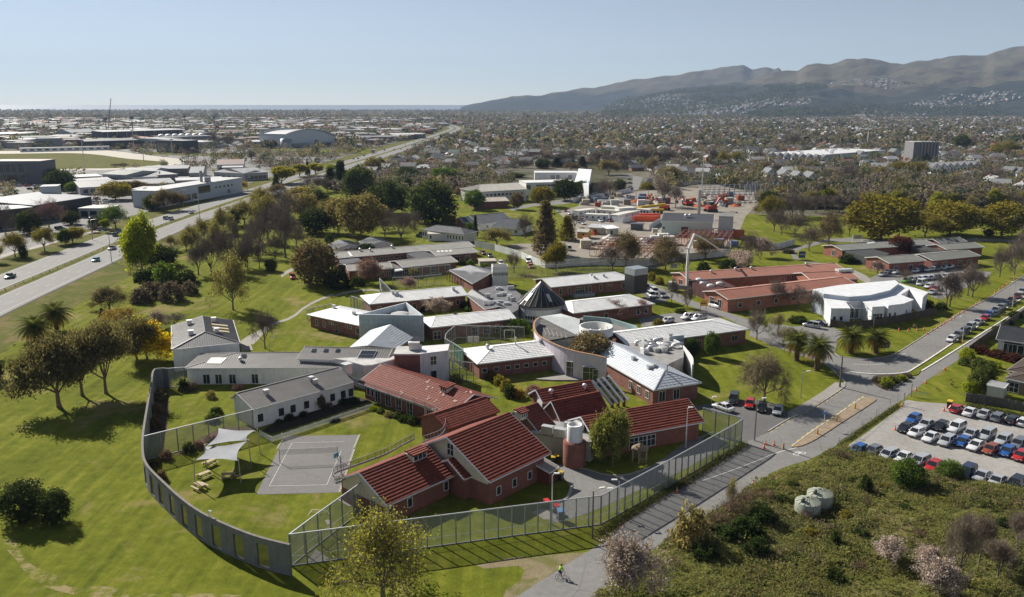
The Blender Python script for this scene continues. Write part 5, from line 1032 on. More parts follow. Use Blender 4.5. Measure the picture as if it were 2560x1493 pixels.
for f in frange(.05, .95, 9): c = q['Lc'](q['L'] * f, -.5, 0); MB().bar((c.x, c.y, 0), (c.x, c.y, 16.5), 1).build('column', 'metal', t, (.35, .35, .35))
shed('dark glass-fronted stand with thin columns beside the track', ('a1', 1530, 590), ('a1', 1795, 598), None, 'grandstand', he=15, kind='flat', depth=24, wcol=(.05, .055, .06), rcol=(.5, .5, .5), w=[('n', frange(.08, .92, 7), 2, 5, 9, dict(n=2, mul=.5))])
shed('long low black stand behind the trotting track', ('a1', 830, 605), ('a1', 1365, 590), None, 'grandstand', he=11, pitch=4, kind='shed', depth=28, wcol=(.05, .05, .055), rcol=(.12, .12, .125), w=[('n', frange(.1, .5, 5), 3, 10, 4, dict(n=3))])
shed('grey tiered office block with angled end behind the track', ('a1', 350, 575), ('a1', 590, 572), None, 'office_block', he=14, kind='flat', depth=22, wcol=(.28, .29, .3), rcol=(.3, .3, .3), wall='concrete', w=[('n', [.3], 8, 22, 2)])
shed('lower grey wing left of the tiered office block', ('a1', 120, 600), ('a1', 345, 590), None, 'office_block', he=10, kind='flat', depth=22, wcol=(.28, .29, .3), rcol=(.3, .3, .3), wall='concrete')
shed('long low white stand along the far side of the track', ('a1', 190, 672), ('a1', 1080, 652), None, 'grandstand', he=5, kind='flat', depth=10, wcol=(.62, .62, .62), rcol=(.5, .5, .5), w=[('n', frange(.05, .95, 12), 1.5, 5, 2)])
shed('big shed with bright white roof at the far left', ('a1', -200, 540), ('a1', 320, 522), ('a1', 300, 506), he=10, pitch=2, kind='shed', wcol=(.3, .31, .32), rcol=(.7, .7, .7))
t, q = shed('grey barrel-vaulted shed behind the stands', ('a1', 700, 520), ('a1', 970, 512), None, he=10, pitch=12, depth=50, wcol=(.3, .31, .32), rcol=(.36, .37, .39))
t, q = shed('dark glass office with red-edged roof at the left edge', ('a1', -150, 800), ('a1', 395, 798), None, 'office_block', he=17, kind='flat', depth=24, wcol=(.16, .16, .17), rcol=(.3, .2, .19), wall='render_wall', w=[('n', frange(.05, .62, 6), 8.5, 5.4, 6.5, dict(n=4)), ('n', frange(.05, .62, 6), 1.2, 5.4, 5.8, dict(n=4))])
IND = [(695, 958, 1000, 945, 6, .66, 'white-roofed'), (1000, 925, 1240, 935, 8, .2, 'dark-walled'), (1250, 958, 1555, 950, 6, .3, 'low grey'), (1555, 935, 1755, 925, 7, .42, 'pale blue-grey'), (760, 1005, 1110, 985, 5, .55, 'long pale'), (1165, 905, 1500, 905, 6, .45, 'ribbed grey'), (1400, 880, 1850, 870, 6, .36, 'grey'), (1860, 915, 2000, 912, 6, .4, 'small gabled'), (2100, 905, 2400, 920, 6, .3, 'striped-roofed'), (2180, 862, 2390, 858, 5, .6, 'bright-roofed'), (2400, 920, 2640, 905, 6, .46, 'pale'), (2130, 835, 2400, 830, 6, .4, 'brown-roofed'), (1730, 990, 2200, 975, 7, .62, 'broad white'), (1180, 1035, 1720, 1010, 6, .4, 'low grey flat'), (780, 1060, 1180, 1040, 5, .38, 'dull grey')]
for i, (xa, ya, xb, yb, he, v, ds) in enumerate(IND):
    br = ds == 'brown-roofed'; shed('%s warehouse in the industrial estate, %s in the list from far left to near right' % (ds, nth(i)) if False else '%s industrial shed between the racetrack and the motorway' % ds, ('a1', xa, ya), ('a1', xb, yb), None, he=he, pitch=7, kind='gable' if i % 3 else 'flat', depth=24 + 9 * (i % 4), rcol=(v, v * (.7 if br else 1), v * (.6 if br else 1.01)), wcol=(.2 + .3 * (i % 3 / 2),) * 3, det='rib' if i % 3 else None, sp=2., w=[('n', frange(.15, .85, 5), 1, 3, 2.6, dict(n=2))])
t, q = shed('long white showroom with sweeping curved front beside the motorway', ('a1', 1530, 1092), ('a1', 2385, 960), None, 'showroom', he=10, kind='flat', depth=16, wcol=(.55, .57, .6), rcol=(.68, .68, .66), wall='render_wall', w=[('n', frange(.66, .86, 5), 5.5, 2.4, 1.4), ('n', [.52], 4, 13, 4.5, dict(n=4, col=(.5, .47, .3))), ('n', frange(.06, .4, 6), 1, 5, 4, dict(n=3))])
c = q['Lc'](q['L'] * .62, 8, 10); MB().tube(c, c + V(0, 0, 7), .9, .9, 10).box(c.x + 4, c.y, 10, 3, 3, 3).build('roof_flue', 'galv', t, (.3, .3, .31))
t, q = shed('wide grey-roofed warehouse at the left edge by the service lane', ('b1', -300, 130), ('b1', 330, 68), None, he=9, kind='flat', depth=46, wcol=(.06, .065, .07), rcol=(.26, .27, .29))
t, q = shed('dark warehouse with open loading bay and grey roof', ('a1', 330, 1235), ('a1', 905, 1145), None, he=9, pitch=3, kind='shed', depth=34, wcol=(.05, .052, .058), rcol=(.27, .28, .3), w=[('n', [.62, .8], .2, 6, 4.5, dict(col=(.3, .25, .18)))])
shed('pale roof box set on the dark warehouses', ('a1', 385, 1050), ('a1', 565, 1045), None, 'plant_building', he=14, kind='flat', depth=12, wcol=(.5, .52, .54), rcol=(.4, .4, .4))
shed('small white panel-sided store in front of the dark warehouse', ('b1', 640, 50), ('b1', 765, 42), None, 'store', he=6, kind='flat', depth=9, wcol=(.62, .64, .66), rcol=(.35, .36, .37))
shed('low white-walled units with flat roofs beside the store', ('a1', 762, 1262), ('a1', 1060, 1262), None, 'unit', he=5, kind='flat', depth=14, wcol=(.48, .5, .52), rcol=(.6, .58, .54), w=[('n', frange(.2, .8, 3), .2, 4, 3.4)])
shed('long grey shed with white edge left of the showroom', ('a1', 1280, 1075), ('a1', 1530, 1075), None, he=6, kind='flat', depth=20, wcol=(.4, .41, .42), rcol=(.55, .55, .54))
c = G(('a1', 1058, 560)); t = thing('crawler_crane', 'tall thin lattice crane leaning above the far left town', 'crane', tuple(c)); tp = c + V(14, 0, top_height(c, px('a1', 1100, 180)[1])); m = MB()
for dx, dy in ((-.9, 0), (.9, 0), (0, 1.2)): m.bar(c + V(dx, dy, 2), tp + V(dx * .4, dy * .4, 0), .35)
for k in range(30): a, b = (c + V(0, 0, 2)).lerp(tp, k / 30), (c + V(0, 0, 2)).lerp(tp, (k + 1) / 30); m.bar(a + V(-.8, 0, 0), b + V(.8, 0, 0), .22)
m.build('boom', 'metal', t, (.25, .12, .1)); MB().box(c.x, c.y, 0, 7, 6, 3).build('cab', 'paint', t, (.3, .1, .06))
for i, p in enumerate(C('a1', 1055, 560, 1315, 570, 1830, 520, 2118, 500)):
    c = G(p); h = top_height(c, px('a1', 0, (385, 375, 360, 370)[i])[1]); t = thing('floodlight_mast', '%s dark floodlight mast from left over the stands' % nth(i), 'mast', tuple(c), group='stadium floodlight masts'); MB().tube(c, c + V(0, 0, h), 1.1, .6, 8).build('pole', 'metal', t, (.1, .1, .11)); MB().box(c.x, c.y, h - 2, 7, 1, 4.5).build('lamp_bank', 'metal', t, (.14, .14, .15))
for i, p in enumerate(C('a1', 835, 878, 1415, 800, 1320, 690, 1500, 720, 1700, 745, 1892, 680)):
    c = G(p); h = top_height(c, px('a1', 0, (600, 690, 500, 585, 590, 560)[i])[1]); t = thing('light_pole', '%s slender pale light pole from left round the trotting track' % nth((0, 2, 1, 3, 4, 5)[i]), 'light pole', tuple(c), group='track light poles'); MB().tube(c, c + V(0, 0, h), .45, .28, 8).build('pole', 'galv', t, (.55, .55, .54)); MB().box(c.x, c.y, h, 3.4, .8, 1.2).build('lamp_head', 'metal', t, (.4, .4, .4))
# ---------------------------------------------------------------- mesh fences, walls
def mesh_fence(label, pts, h=4.5, sp=2.4, top=False, name='mesh_fence', mat='fence_mesh', pw=.16, lean=0, mid=False, col=(.30, .33, .36)):
    P = [G(p, h if top else 0) for p in pts]; P = [V(p.x, p.y, 0) for p in P]; t = thing(name, label, 'fence', tuple(P[0])); acc = []
    for i in range(len(P) - 1):
        n = max(1, round((P[i + 1] - P[i]).length / sp)); acc += [P[i].lerp(P[i + 1], k / n) for k in range(n)]
    acc.append(P[-1]); pm = MB().box(0, 0, 0, pw, pw, h + .05).mesh('post'); pm.materials.append(MATS['galv'])
    for i, p in enumerate(acc):
        o = mobj('post', pm, None, t, col); o.location = p - P[0]
        if i < len(acc) - 1:
            q = acc[i + 1]; o.rotation_euler = (0, 0, math.atan2((q - p).y, (q - p).x)); m = MB(); m.poly([p + V(0, 0, .1), q + V(0, 0, .1), q + V(0, 0, h), p + V(0, 0, h)]); m.build('mesh_panel', mat, t)
            m = MB().bar(p + V(0, 0, h), q + V(0, 0, h), .14); MB().bar(p + V(0, 0, .08), q + V(0, 0, .08), .12).build('bottom_rail', 'galv', t, (.4, .42, .44))
            if mid: MB().bar(p + V(0, 0, h * .3), q + V(0, 0, h * .3), .05).build('mid_rail', 'galv', t, (.5, .52, .54))
            m.build('rail', 'galv', t, (.52, .54, .56))
    return t, acc
t, acc = mesh_fence('tall mesh security fence on steel posts running along the road', C('d2', 352, 1163, 2520, 870) + C('d3', 872, 757, 1470, 423, 2190, 0) + C('c3', 2255, 1408), sp=1.95, mid=True)
mesh_fence('mesh fence closing the yard between villa end and road fence', C('c3', 2255, 1400, 1872, 1292))
mesh_fence('mesh fence from concrete wall end up to the villa gable', C('d2', 346, 1165, 620, 945, 1072, 600), sp=2.5, mid=True)
mesh_fence('mesh fence between the curved wall and the grey ward garden', C('c1', 1412, 1146, 2482, 884), top=True, h=4.3, sp=2.6)
mesh_fence('short mesh fence at the far end of the curved wall', C('c1', 1525, 488, 1812, 466), top=True, h=4.2)
CG = dict(mat='cage_mesh', pw=.12, col=(.36, .38, .4), mid=True)
mesh_fence('tall mesh cage fence with angled top beside the pale long roof', C('b2', 1232, 893, 1215, 770, 1345, 905), top=True, h=4.6, sp=1.6, **CG)
mesh_fence('mesh cage wrapped round the end of the pale long roof', C('b2', 1120, 1030, 1080, 1000, 930, 945, 1000, 960), top=True, h=4.6, sp=1.8, **CG)
mesh_fence('dark mesh cage behind the brick wing with path', C('b2', 500, 1075, 560, 1060, 740, 1022, 780, 1040), top=True, h=3.2, sp=2.2, **CG)
mesh_fence('high mesh screen in front of the long glazed brick wing', C('c2', 1960, 252, 2520, 262, 2640, 268), top=True, h=4.4, sp=2.6, **CG)
mesh_fence('curved mesh cage beside the green shade screen', C('c2', 1955, 255, 1870, 330, 1860, 380, 1950, 430, 2040, 490), top=True, h=4.6, sp=1.6, **CG)
mesh_fence('lower mesh cage with green corner near the round shrub', C('c2', 2030, 500, 1940, 505, 1855, 500, 1850, 545, 1935, 600, 2140, 620), top=True, h=4.2, sp=1.6, **CG)
mesh_fence('mesh pen fence on the lawn beside the grey annex', C('b2', 1345, 870, 1600, 860, 1830, 835), h=3.6, sp=3, **CG)
mesh_fence('mesh pen fence behind the pink blossom tree', C('b2', 1270, 770, 1560, 770, 1800, 745, 1910, 735), h=3.6, sp=3, **CG)
mesh_fence('mesh fence with dark panels behind the white-roofed wing', C('b3', -330, 780, 0, 770, 350, 755, 640, 735, 960, 700), h=4, sp=4, **CG)
P = [G(p, 4.4) for p in C('c2', 1950, 430, 2042, 488)]; t = thing('shade_screen', 'green fabric shade screen fixed on the mesh cage', 'screen', (P[0].x, P[0].y, 0)); wallpanel(t, P[0], P[1], 1.2, 4.5, 'fabric', (.03, .22, .12), 'fabric', .06); [MB().box(p.x, p.y, 0, .12, .12, 4.6).build('post', 'galv', t, (.36, .38, .4)) for p in P]
# low barrier mesh along the villa eaves
def eave_barrier(label, pts, z):
    P = smooth_line([G(p, z) for p in pts], 3); t = thing('roof_barrier', label, 'barrier', tuple(P[0]))
    for i in range(len(P) - 1):
        a, b = P[i], P[i + 1]; u = V(0, 0, 1.0); m = MB().poly([a, b, b + u, a + u]); m.build('mesh_panel', 'net', t); MB().bar(a, b, .14, .3).bar(a + u, b + u, .06).bar(a, a + u, .07).build('rail', 'galv', t, (.34, .35, .36))
eave_barrier('curved white barrier with mesh along the long villa eave', C('c2', 960, 812, 1300, 930, 1660, 1050, 1780, 1110, 1850, 1180, 1865, 1260, 1820, 1330, 1720, 1372, 1640, 1400), 3.7)
eave_barrier('dark mesh barrier behind the front villa ridge', C('c2', 1560, 1365, 1420, 1440) + C('d2', 1300, 50, 1180, 100, 930, 190, 765, 255, 790, 345, 880, 295), 4.0)
for p in C('c2', 1668, 1240, 1778, 1280): q = G(p); 
t = thing('veranda_post_frame', 'white posts carrying the curved barrier over the villa terrace', 'frame', tuple(G(('c2', 1720, 1260))))
for p in C('c2', 1668, 1240, 1778, 1280): q = G(p); MB().tube(q, q + V(0, 0, 3.5), .09, .09, 8).build('post', 'galv', t, (.6, .6, .6))
# curved concrete wall with window openings
WT = smooth_line([G(p, 4.3) for p in C('c1', 1655, 481, 1520, 487, 1488, 640, 1448, 860, 1405, 1145) + C('d1', 1408, 70, 1440, 160, 1500, 235, 1620, 350, 1760, 478, 1950, 618, 2200, 745, 2520, 870) + C('d2', 332, 955)], 8)
WT = [V(p.x, p.y, 0) for p in WT]; cl = [0]
for i in range(len(WT) - 1): cl.append(cl[-1] + (WT[i + 1] - WT[i]).length)
def wat(s):
    for i in range(len(cl) - 1):
        if cl[i + 1] >= s: return WT[i].lerp(WT[i + 1], (s - cl[i]) / max(1e-6, cl[i + 1] - cl[i]))
    return WT[-1]
cwall = thing('concrete_wall', 'tall curved concrete wall with tall glazed openings round the lawn', 'wall', tuple(WT[-1])); WH = 4.3
def near_s(p, z):
    u, v = px(*p); best = min(frange(0, cl[-1], 900), key=lambda s: (proj((*wat(s)[:2], z))[0] - u) ** 2 + (proj((*wat(s)[:2], z))[1] - v) ** 2); return best
ops = sorted(near_s(p, 1.7) for p in C('d1', 1462, 270, 1517, 370, 1592, 470, 1692, 585, 1815, 695, 1967, 785, 2148, 870, 2360, 975) + C('d2', 80, 1060)); ww = 1.9
def wseg(s0, s1, z0, z1, name, mat='concrete', col=(.19, .19, .19), th=.28, off=0.):
    n = max(1, round((s1 - s0) / 1.5)); m = MB()
    for k in range(n):
        a, b = wat(s0 + (s1 - s0) * k / n), wat(s0 + (s1 - s0) * (k + 1) / n); d = b - a; s = V(-d.y, d.x, 0).normalized() * th; m.obox(V(a.x, a.y, z0) - s * .5 + s * off, d, s, V(0, 0, z1 - z0))
    return m.build(name, mat, cwall, col)
s = 0
for c in ops:
    wseg(s, c - ww / 2, 0, 3.5, 'pier'); wseg(c - ww / 2, c + ww / 2, 0, .35, 'sill'); a, b = wat(c - ww / 2), wat(c + ww / 2); MB().poly([a + V(0, 0, .35), b + V(0, 0, .35), b + V(0, 0, 3.5), a + V(0, 0, 3.5)]).build('pane', 'pane_clear', cwall); s = c + ww / 2
wseg(s, cl[-1], 0, 3.5, 'pier'); wseg(0, cl[-1], 3.5, WH, 'lintel'); wseg(0, cl[-1], WH, WH + .1, 'coping', col=(.2, .185, .17), th=.36)
c = wat(near_s(('d1', 2060, 690), 4)); t = thing('wall_camera', 'small white security camera on a hooked arm on the curved wall', 'camera', (c.x, c.y, 4.4)); MB().tube(c + V(0, 0, 4.4), c + V(0, 0, 5.2), .05, .05, 6).tube(c + V(0, 0, 5.2), c + V(.4, -.2, 5.3), .05, .05, 6).build('arm', 'paint', t, WHITE); MB().lathe((c.x + .4, c.y - .2, 5.0), [(.01, 0), (.16, .1), (.16, .25), (.01, .32)], 10).build('dome', 'paint', t, WHITE)
# white site hoarding
def hoarding(label, pts, h=2.7, sp=2.6):
    P = [G(p) for p in pts]; t = thing('hoarding', label, 'hoarding', tuple(P[0])); k = 0
    for i in range(len(P) - 1):
        n = max(1, round((P[i + 1] - P[i]).length / sp)); d = (P[i + 1] - P[i]) / n; s = V(-d.y, d.x, 0).normalized() * .08
        for j in range(n): k += 1; v = .70 + .05 * math.sin(k * 2.3); MB().obox(P[i] + d * j + d * .005, d * .99, s, V(0, 0, h)).build('panel', 'paint', t, (v, v * 1.01, v * 1.02))
hoarding('long white site hoarding curving behind the bare trees', C('b2', 2150, 462, 2350, 500, 2520, 548) + C('b3', 90, 575, 250, 645, 326, 672, 560, 652, 800, 642, 1130, 652, 1330, 656, 1540, 605, 1760, 590, 2000, 565, 2150, 545))
hoarding('short white hoarding beside the blossom at the site corner', C('b4', -120, 615, 0, 607, 120, 602, 265, 560)); hoarding('white hoarding along the road below the white wings', C('a3', 600, 1205, 870, 1160, 1170, 1105)); hoarding('far white hoarding behind the steel frames', C('a3', 1590, 1050, 1800, 1025, 2100, 1015, 2520, 1030))
hoarding('white hoarding panels beside the orange stacks', C('b3', 1350, 300, 1400, 265, 1465, 225)); hoarding('white hoarding between cabins and gate', C('b3', 985, 215, 1090, 230, 1190, 205))
# white picket fence
P = [G(p, 1.1) for p in C('c2', 35, 1280, 150, 1345, 480, 1240, 1000, 1065, 1165, 1010)]; P = [V(p.x, p.y, 0) for p in P]; t = thing('picket_fence', 'low white picket fence edging the ward garden bed', 'fence', tuple(P[0])); m = MB(); r = MB()
for i in range(len(P) - 1):
    a, b = P[i], P[i + 1]; n = int((b - a).length / .2); an = math.atan2((b - a).y, (b - a).x)
    for k in range(n): c = a.lerp(b, k / n); m.box(c.x, c.y, .06, .11, .025, 1.0, an)
    for z in (.25, .8): r.bar(a + V(0, .04, z), b + V(0, .04, z), .05, .09)
    for k in range(0, n, 10): c = a.lerp(b, k / n); MB().box(c.x, c.y + .08, 0, .1, .1, 1.1, an).build('post', 'paint', t, (.78, .78, .77))
m.build('pickets', 'paint', t, (.8, .8, .79), kind='stuff'); r.build('rail', 'paint', t, (.78, .78, .77))
sheet('garden_bed', [G(p) for p in C('c2', 60, 1290, 150, 1320, 480, 1225, 1000, 1045, 1150, 990, 1000, 960, 700, 1040, 200, 1200)], .05, 'soil', col=(.05, .04, .03)); sheet('garden_bed', [G(p) for p in C('c1', 1660, 690, 1490, 700, 1440, 1000, 1420, 1140, 1640, 1110, 1660, 900)], .03, 'soil', col=(.09, .06, .04)); sheet('garden_bed', [G(p) for p in C('c1', 1720, 1350, 1950, 1230, 2130, 1150, 2250, 1100, 2500, 1090, 2480, 1060, 2200, 1050, 1800, 1250)], .031, 'soil', col=(.13, .09, .06))
# ---------------------------------------------------------------- sails, tables, nets and other garden things
def sail(label, cs, col=(.30, .31, .33)):
    ctr = sum(cs, V(0, 0, 0)) / 4; N = 10; m = MB(); g = {}
    for i in range(N + 1):
        for j in range(N + 1):
            u, v = i / N, j / N; p = (cs[0] * (1 - u) + cs[1] * u) * (1 - v) + (cs[3] * (1 - u) + cs[2] * u) * v; k = 4 * u * (1 - u) * (1 - 4 * v * (1 - v)) + 4 * v * (1 - v) * (1 - 4 * u * (1 - u)); p = p + (ctr - p) * .2 * max(0, k); p.z -= .5 * 16 * u * (1 - u) * v * (1 - v) * .5; g[i, j] = p
    for i in range(N):
        for j in range(N): m.poly([g[i, j], g[i + 1, j], g[i + 1, j + 1], g[i, j + 1]])
    t = thing('shade_sail', label, 'shade sail', (ctr.x, ctr.y, 0)); m.build('cloth', 'fabric', t, col, True)
    for p in cs: b = V(p.x, p.y, 0) + (V(p.x, p.y, 0) - V(ctr.x, ctr.y, 0)).normalized() * .5; MB().tube(b, V(p.x, p.y, p.z + .25) + (b - V(p.x, p.y, 0)) * .6, .085, .07, 8).build('post', 'galv', t, (.5, .5, .5))
sail('grey shade sail nearest the grey ward, far one of two', [G(('c1', 2150, 1065), 3.6), G(('c1', 2515, 1085), 4.4), G(('c1', 2430, 1186), 3.6), G(('c1', 2035, 1238), 4.2)])
sail('grey shade sail over the picnic tables, near one of two', [G(('c1', 2022, 1246), 3.6), G(('c1', 2428, 1196), 4.2), G(('c1', 2336, 1386), 3.6), G(('c1', 1925, 1378), 4.3)])
tb = thing('picnic_table', 'x', 'table', lk=False, group='timber picnic tables'); TC = (.50, .40, .27)
for k in range(5): MB().box(0, -.32 + .16 * k, .74, 1.9, .14, .05).build('table_plank', 'timber', tb, TC, lk=False)
for s in (-1, 1):
    for k in range(2): MB().box(0, s * .75 + .14 * k * s, .44, 1.9, .13, .05).build('bench_plank', 'timber', tb, TC, lk=False)
    MB().bar((s * .7, -.35, .74), (s * .7, -.75, 0), .1, .06).bar((s * .7, .35, .74), (s * .7, .75, 0), .1, .06).bar((s * .7, -.9, .4), (s * .7, .9, .4), .06, .1).bar((s * .7, -.4, .7), (s * .7, .4, .7), .06, .08).build('leg_frame', 'timber', tb, (.3, .23, .15), lk=False)
PROTOS.append(tb)
for p, a, lab in ((('d1', 2068, 170), 62, 'picnic table half under the near shade sail'), (('d1', 2012, 290), 52, 'picnic table second nearest the curved wall'), (('d1', 1968, 400), -38, 'picnic table nearest the curved wall, set crosswise'), (('d1', 2245, 300), 6, 'picnic table with dark top in the sail shadow')): dup(tb, G(p), R(a), 1.05, lab)
c = G(('d1', 2328, 298)); t = thing('garden_stool', 'single small timber seat beside a sail post', 'stool', tuple(c)); MB().box(c.x, c.y, .42, .7, .5, .06).build('seat', 'timber', t, TC); [MB().box(c.x + x, c.y + y, 0, .07, .07, .42).build('leg', 'timber', t, (.3, .23, .15)) for x in (-.28, .28) for y in (-.18, .18)]
nb0, nb1 = G(('d2', 236, 148)), G(('d2', 806, 122)); t = thing('volleyball_net', 'volleyball net on two steel posts across the asphalt court', 'net', tuple(nb0))
for p in (nb0, nb1): MB().tube(p, p + V(0, 0, 2.5), .06, .05, 8).build('post', 'galv', t, (.25, .25, .26))
MB().poly([nb0 + V(0, 0, 1.4), nb1 + V(0, 0, 1.4), nb1 + V(0, 0, 2.4), nb0 + V(0, 0, 2.4)]).build('net', 'net', t); MB().bar(nb0 + V(0, 0, 2.4), nb1 + V(0, 0, 2.4), .05).build('tape', 'fabric', t, (.6, .6, .6))
c = G(('d2', 840, 262)); t = thing('basketball_hoop', 'basketball hoop with blue padded post beside the court', 'hoop', tuple(c)); MB().tube(c, c + V(0, 0, 3.1), .09, .08, 8).bar(c + V(0, 0, 3.0), c + V(-.7, .5, 3.2), .07).build('post', 'galv', t, (.2, .2, .21)); MB().box(c.x - .8, c.y + .55, 2.7, 1.1, .05, .8, 1.0).build('backboard', 'paint', t, (.16, .4, .55)); MB().lathe((c.x - 1.05, c.y + .75, 2.9), [(.23, 0), (.25, .02), (.23, .04)], 14).build('ring', 'metal', t, (.5, .15, .04))
c = G(('c2', 2140, 470)); t = thing('notice_board', 'small double white board on posts on the far lawn', 'sign', tuple(c))
for s in (-.75, .75): MB().box(c.x + s, c.y, 1.3, 1.3, .08, 1.6).build('board', 'paint', t, WHITE)
for s in (-.1, .1): MB().box(c.x + s, c.y + .08, 0, .08, .06, 2.9).build('post', 'galv', t, (.4, .4, .4))
c = G(('c2', 2445, 395)); t = thing('goal_frame', 'white tubular goal frame before the mesh screen', 'goal', tuple(c)); MB().tube(c, c + V(0, 0, 2.6), .08).tube(c + V(2.6, 0, 0), c + V(2.6, 0, 2.6), .08).tube(c + V(0, 0, 2.6), c + V(2.6, 0, 2.6), .08).build('frame', 'paint', t, WHITE)
c = G(('d2', 620, 640)); t = thing('clothes_frame', 'small white tubular frame lying on the near lawn', 'frame', tuple(c)); MB().tube(c + V(-1, .3, .4), c + V(1.4, -.3, .4), .05).tube(c + V(-1.4, -.6, 0), c + V(-1, .3, .4), .05).tube(c + V(.1, -.8, 0), c + V(.3, 0, .4), .05).tube(c + V(1.4, -.3, .4), c + V(1.8, -.9, 0), .05).build('frame', 'paint', t, WHITE)
sheet('slab', [G(p) for p in C('d2', 680, 715, 715, 705, 740, 745, 705, 760)], .04, 'path_mat'); sheet('slab', [G(p) for p in C('d2', 500, 1120, 590, 1000, 720, 1090, 640, 1130)], .04, 'path_mat'); sheet('slab', [G(p) for p in C('d2', 795, 510, 860, 480, 980, 560, 920, 580)], .05, 'path_mat'); sheet('paving', [G(p) for p in C('c2', 1600, 1200, 1680, 1180, 1850, 1260, 1760, 1330)], .05, 'path_mat')
sheet('ramp', [G(p) for p in C('c3', 232, 790, 560, 725, 640, 745, 700, 800, 400, 800)], .3, 'path_mat', .3)
# gazebo
c = G(('d3', 1255, 130)); t = thing('gazebo', 'small timber lattice gazebo with pyramid roof near the willow', 'gazebo', tuple(c)); TB = (.42, .34, .23)
for i in range(6):
    a, b = R(60 * i + 15), R(60 * i + 75); pa, pb_ = c + V(math.cos(a), math.sin(a), 0) * 1.3, c + V(math.cos(b), math.sin(b), 0) * 1.3; MB().box(pa.x, pa.y, 0, .12, .12, 2.3).build('post', 'timber', t, TB)
    MB().poly([pa + V(0, 0, 2.25) + (pa - c) * .25, pb_ + V(0, 0, 2.25) + (pb_ - c) * .25, c + V(0, 0, 3.3)]).build('roof_panel', 'timber', t, (.2, .15, .1))
    if i not in (3,):
        m = MB()
        for k in range(6): m.bar(pa.lerp(pb_, k / 6) + V(0, 0, .1), pa.lerp(pb_, k / 6) + V(0, 0, 1.9 if i in (0, 1, 2, 5) else .9), .05)
        m.bar(pa + V(0, 0, .9), pb_ + V(0, 0, .9), .06); m.build('lattice', 'timber', t, TB)
# poles and lamps
def lamp_pole(label, base, top, col=(.6, .61, .62), arm=1.2, ang=0, head=True, r=.09, wood=False, cat='lamp post'):
    c = G(base); h = top_height(c, px(*top)[1]); t = thing('lamp_post' if head else 'utility_pole', label, cat, tuple(c)); MB().tube(c, c + V(0, 0, h), r * 1.3, r * .8, 8).build('pole', 'timber' if wood else 'galv', t, col)
    if head: d = V(math.cos(R(ang)), math.sin(R(ang)), 0); MB().tube(c + V(0, 0, h - .1), c + d * arm + V(0, 0, h + .25), r * .5).build('arm', 'galv', t, (.5, .5, .5)); q = c + d * (arm + .3); MB().box(q.x, q.y, h + .2, .8, .3, .15, R(ang)).build('lamp_head', 'paint', t, (.7, .7, .68))
    return t
lamp_pole('white lamp post inside the fence beside the bins', ('d3', 392, 755), ('d3', 390, 268), arm=.3, ang=0)
lamp_pole('white lamp post in front of the red right wing', ('c3', 1710, 1455), ('c3', 1722, 1072), arm=.2, ang=0)
lamp_pole('wooden pole with curved lamp arm outside the road fence', ('d3', 790, 890), ('d3', 780, 425), (.16, .14, .12), 1.0, 20, wood=True, r=.12); lamp_pole('dark street light pole at the driveway mouth', ('c3', 2386, 1385), ('c3', 2390, 985), (.3, .28, .26), 1, 10, r=.12)
lamp_pole('white hooked camera pole at the fence bend', ('d3', 1046, 650), ('d3', 1035, 330), arm=.4, ang=180, r=.07); lamp_pole('thin white pole inside the fence bend', ('d3', 1008, 640), ('d3', 1003, 415), arm=.4, ang=180, r=.05)
lamp_pole('stout wooden power pole at the road corner', ('c4', 706, 860), ('c4', 728, 548), (.15, .12, .09), head=False, r=.17, wood=True, cat='pole'); lamp_pole('lamp post on the lawn left of the road corner', ('c4', 322, 965), ('c4', 345, 715), (.42, .42, .4), .9, 5)
lamp_pole('street lamp on the grass strip beside the parked white hatchback', ('c4', 1913, 400), ('c4', 1930, 168), arm=1, ang=200); lamp_pole('street lamp further up beside the parked maroon cars', ('b4', 2403, 1180), ('b4', 2412, 930), arm=1, ang=200); lamp_pole('lamp post with hooked head before the curved timber fence', ('c4', 1037, 268), ('c4', 1040, 170), arm=.8, ang=180)
lamp_pole('low lamp post on the clinic forecourt', ('b4', 1440, 770), ('b4', 1450, 690), arm=1, ang=20, r=.08)
lamp_pole('motorway light by the yellow-green tree', ('b1', 1100, 615), ('b1', 1066, 312), (.45, .45, .45), 2, 180, r=.12); lamp_pole('motorway light further along near the silver cars', ('b1', 1968, 190), ('a1', 1955, 1180), (.45, .45, .45), 2.5, 160, r=.14); lamp_pole('light pole on the far motorway verge', ('b1', 912, 395), ('b1', 890, 195), (.35, .35, .34), 2, 0, r=.12); lamp_pole('tall light pole before the white showroom', ('a1', 1805, 1250), ('a1', 1795, 1085), (.4, .4, .4), 2, 20, r=.16); lamp_pole('thin light pole right of the showroom', ('a1', 2440, 1090), ('a1', 2432, 960), (.4, .4, .4), 2, 20, r=.16)
for i, (p, q) in enumerate(zip(C('a2', 710, 835, 1148, 740, 1242, 690, 1470, 660), C('a2', 705, 700, 1148, 650, 1242, 590, 1468, 540))): lamp_pole('%s tall motorway light from left near the arena' % nth(i), p, q, (.42, .42, .42), 3, 180, r=.25)
lamp_pole('white flagpole-like mast standing in the building site', ('a3', 1868, 1110), ('a3', 1880, 745), (.62, .62, .58), head=False, r=.3, cat='mast')
for i, (p, q) in enumerate(zip(C('b3', 1220, -10, 1345, -20), C('b3', 1222, -90, 1345, -120))): lamp_pole('%s of two thin dark poles in the site yard' % ('left', 'right')[i], p, q, (.2, .17, .15), head=False, r=.15, cat='pole')
lamp_pole('small lamp post on the lawn beside the bare tree', ('c2', 138, 515), ('c2', 138, 375), (.55, .55, .53), .6, 0, r=.06); lamp_pole('little post lamp on lawn edge near the dark parked car', ('c3', 1960, 1035), ('c3', 1960, 965), (.5, .5, .5), .3, 0, r=.06)
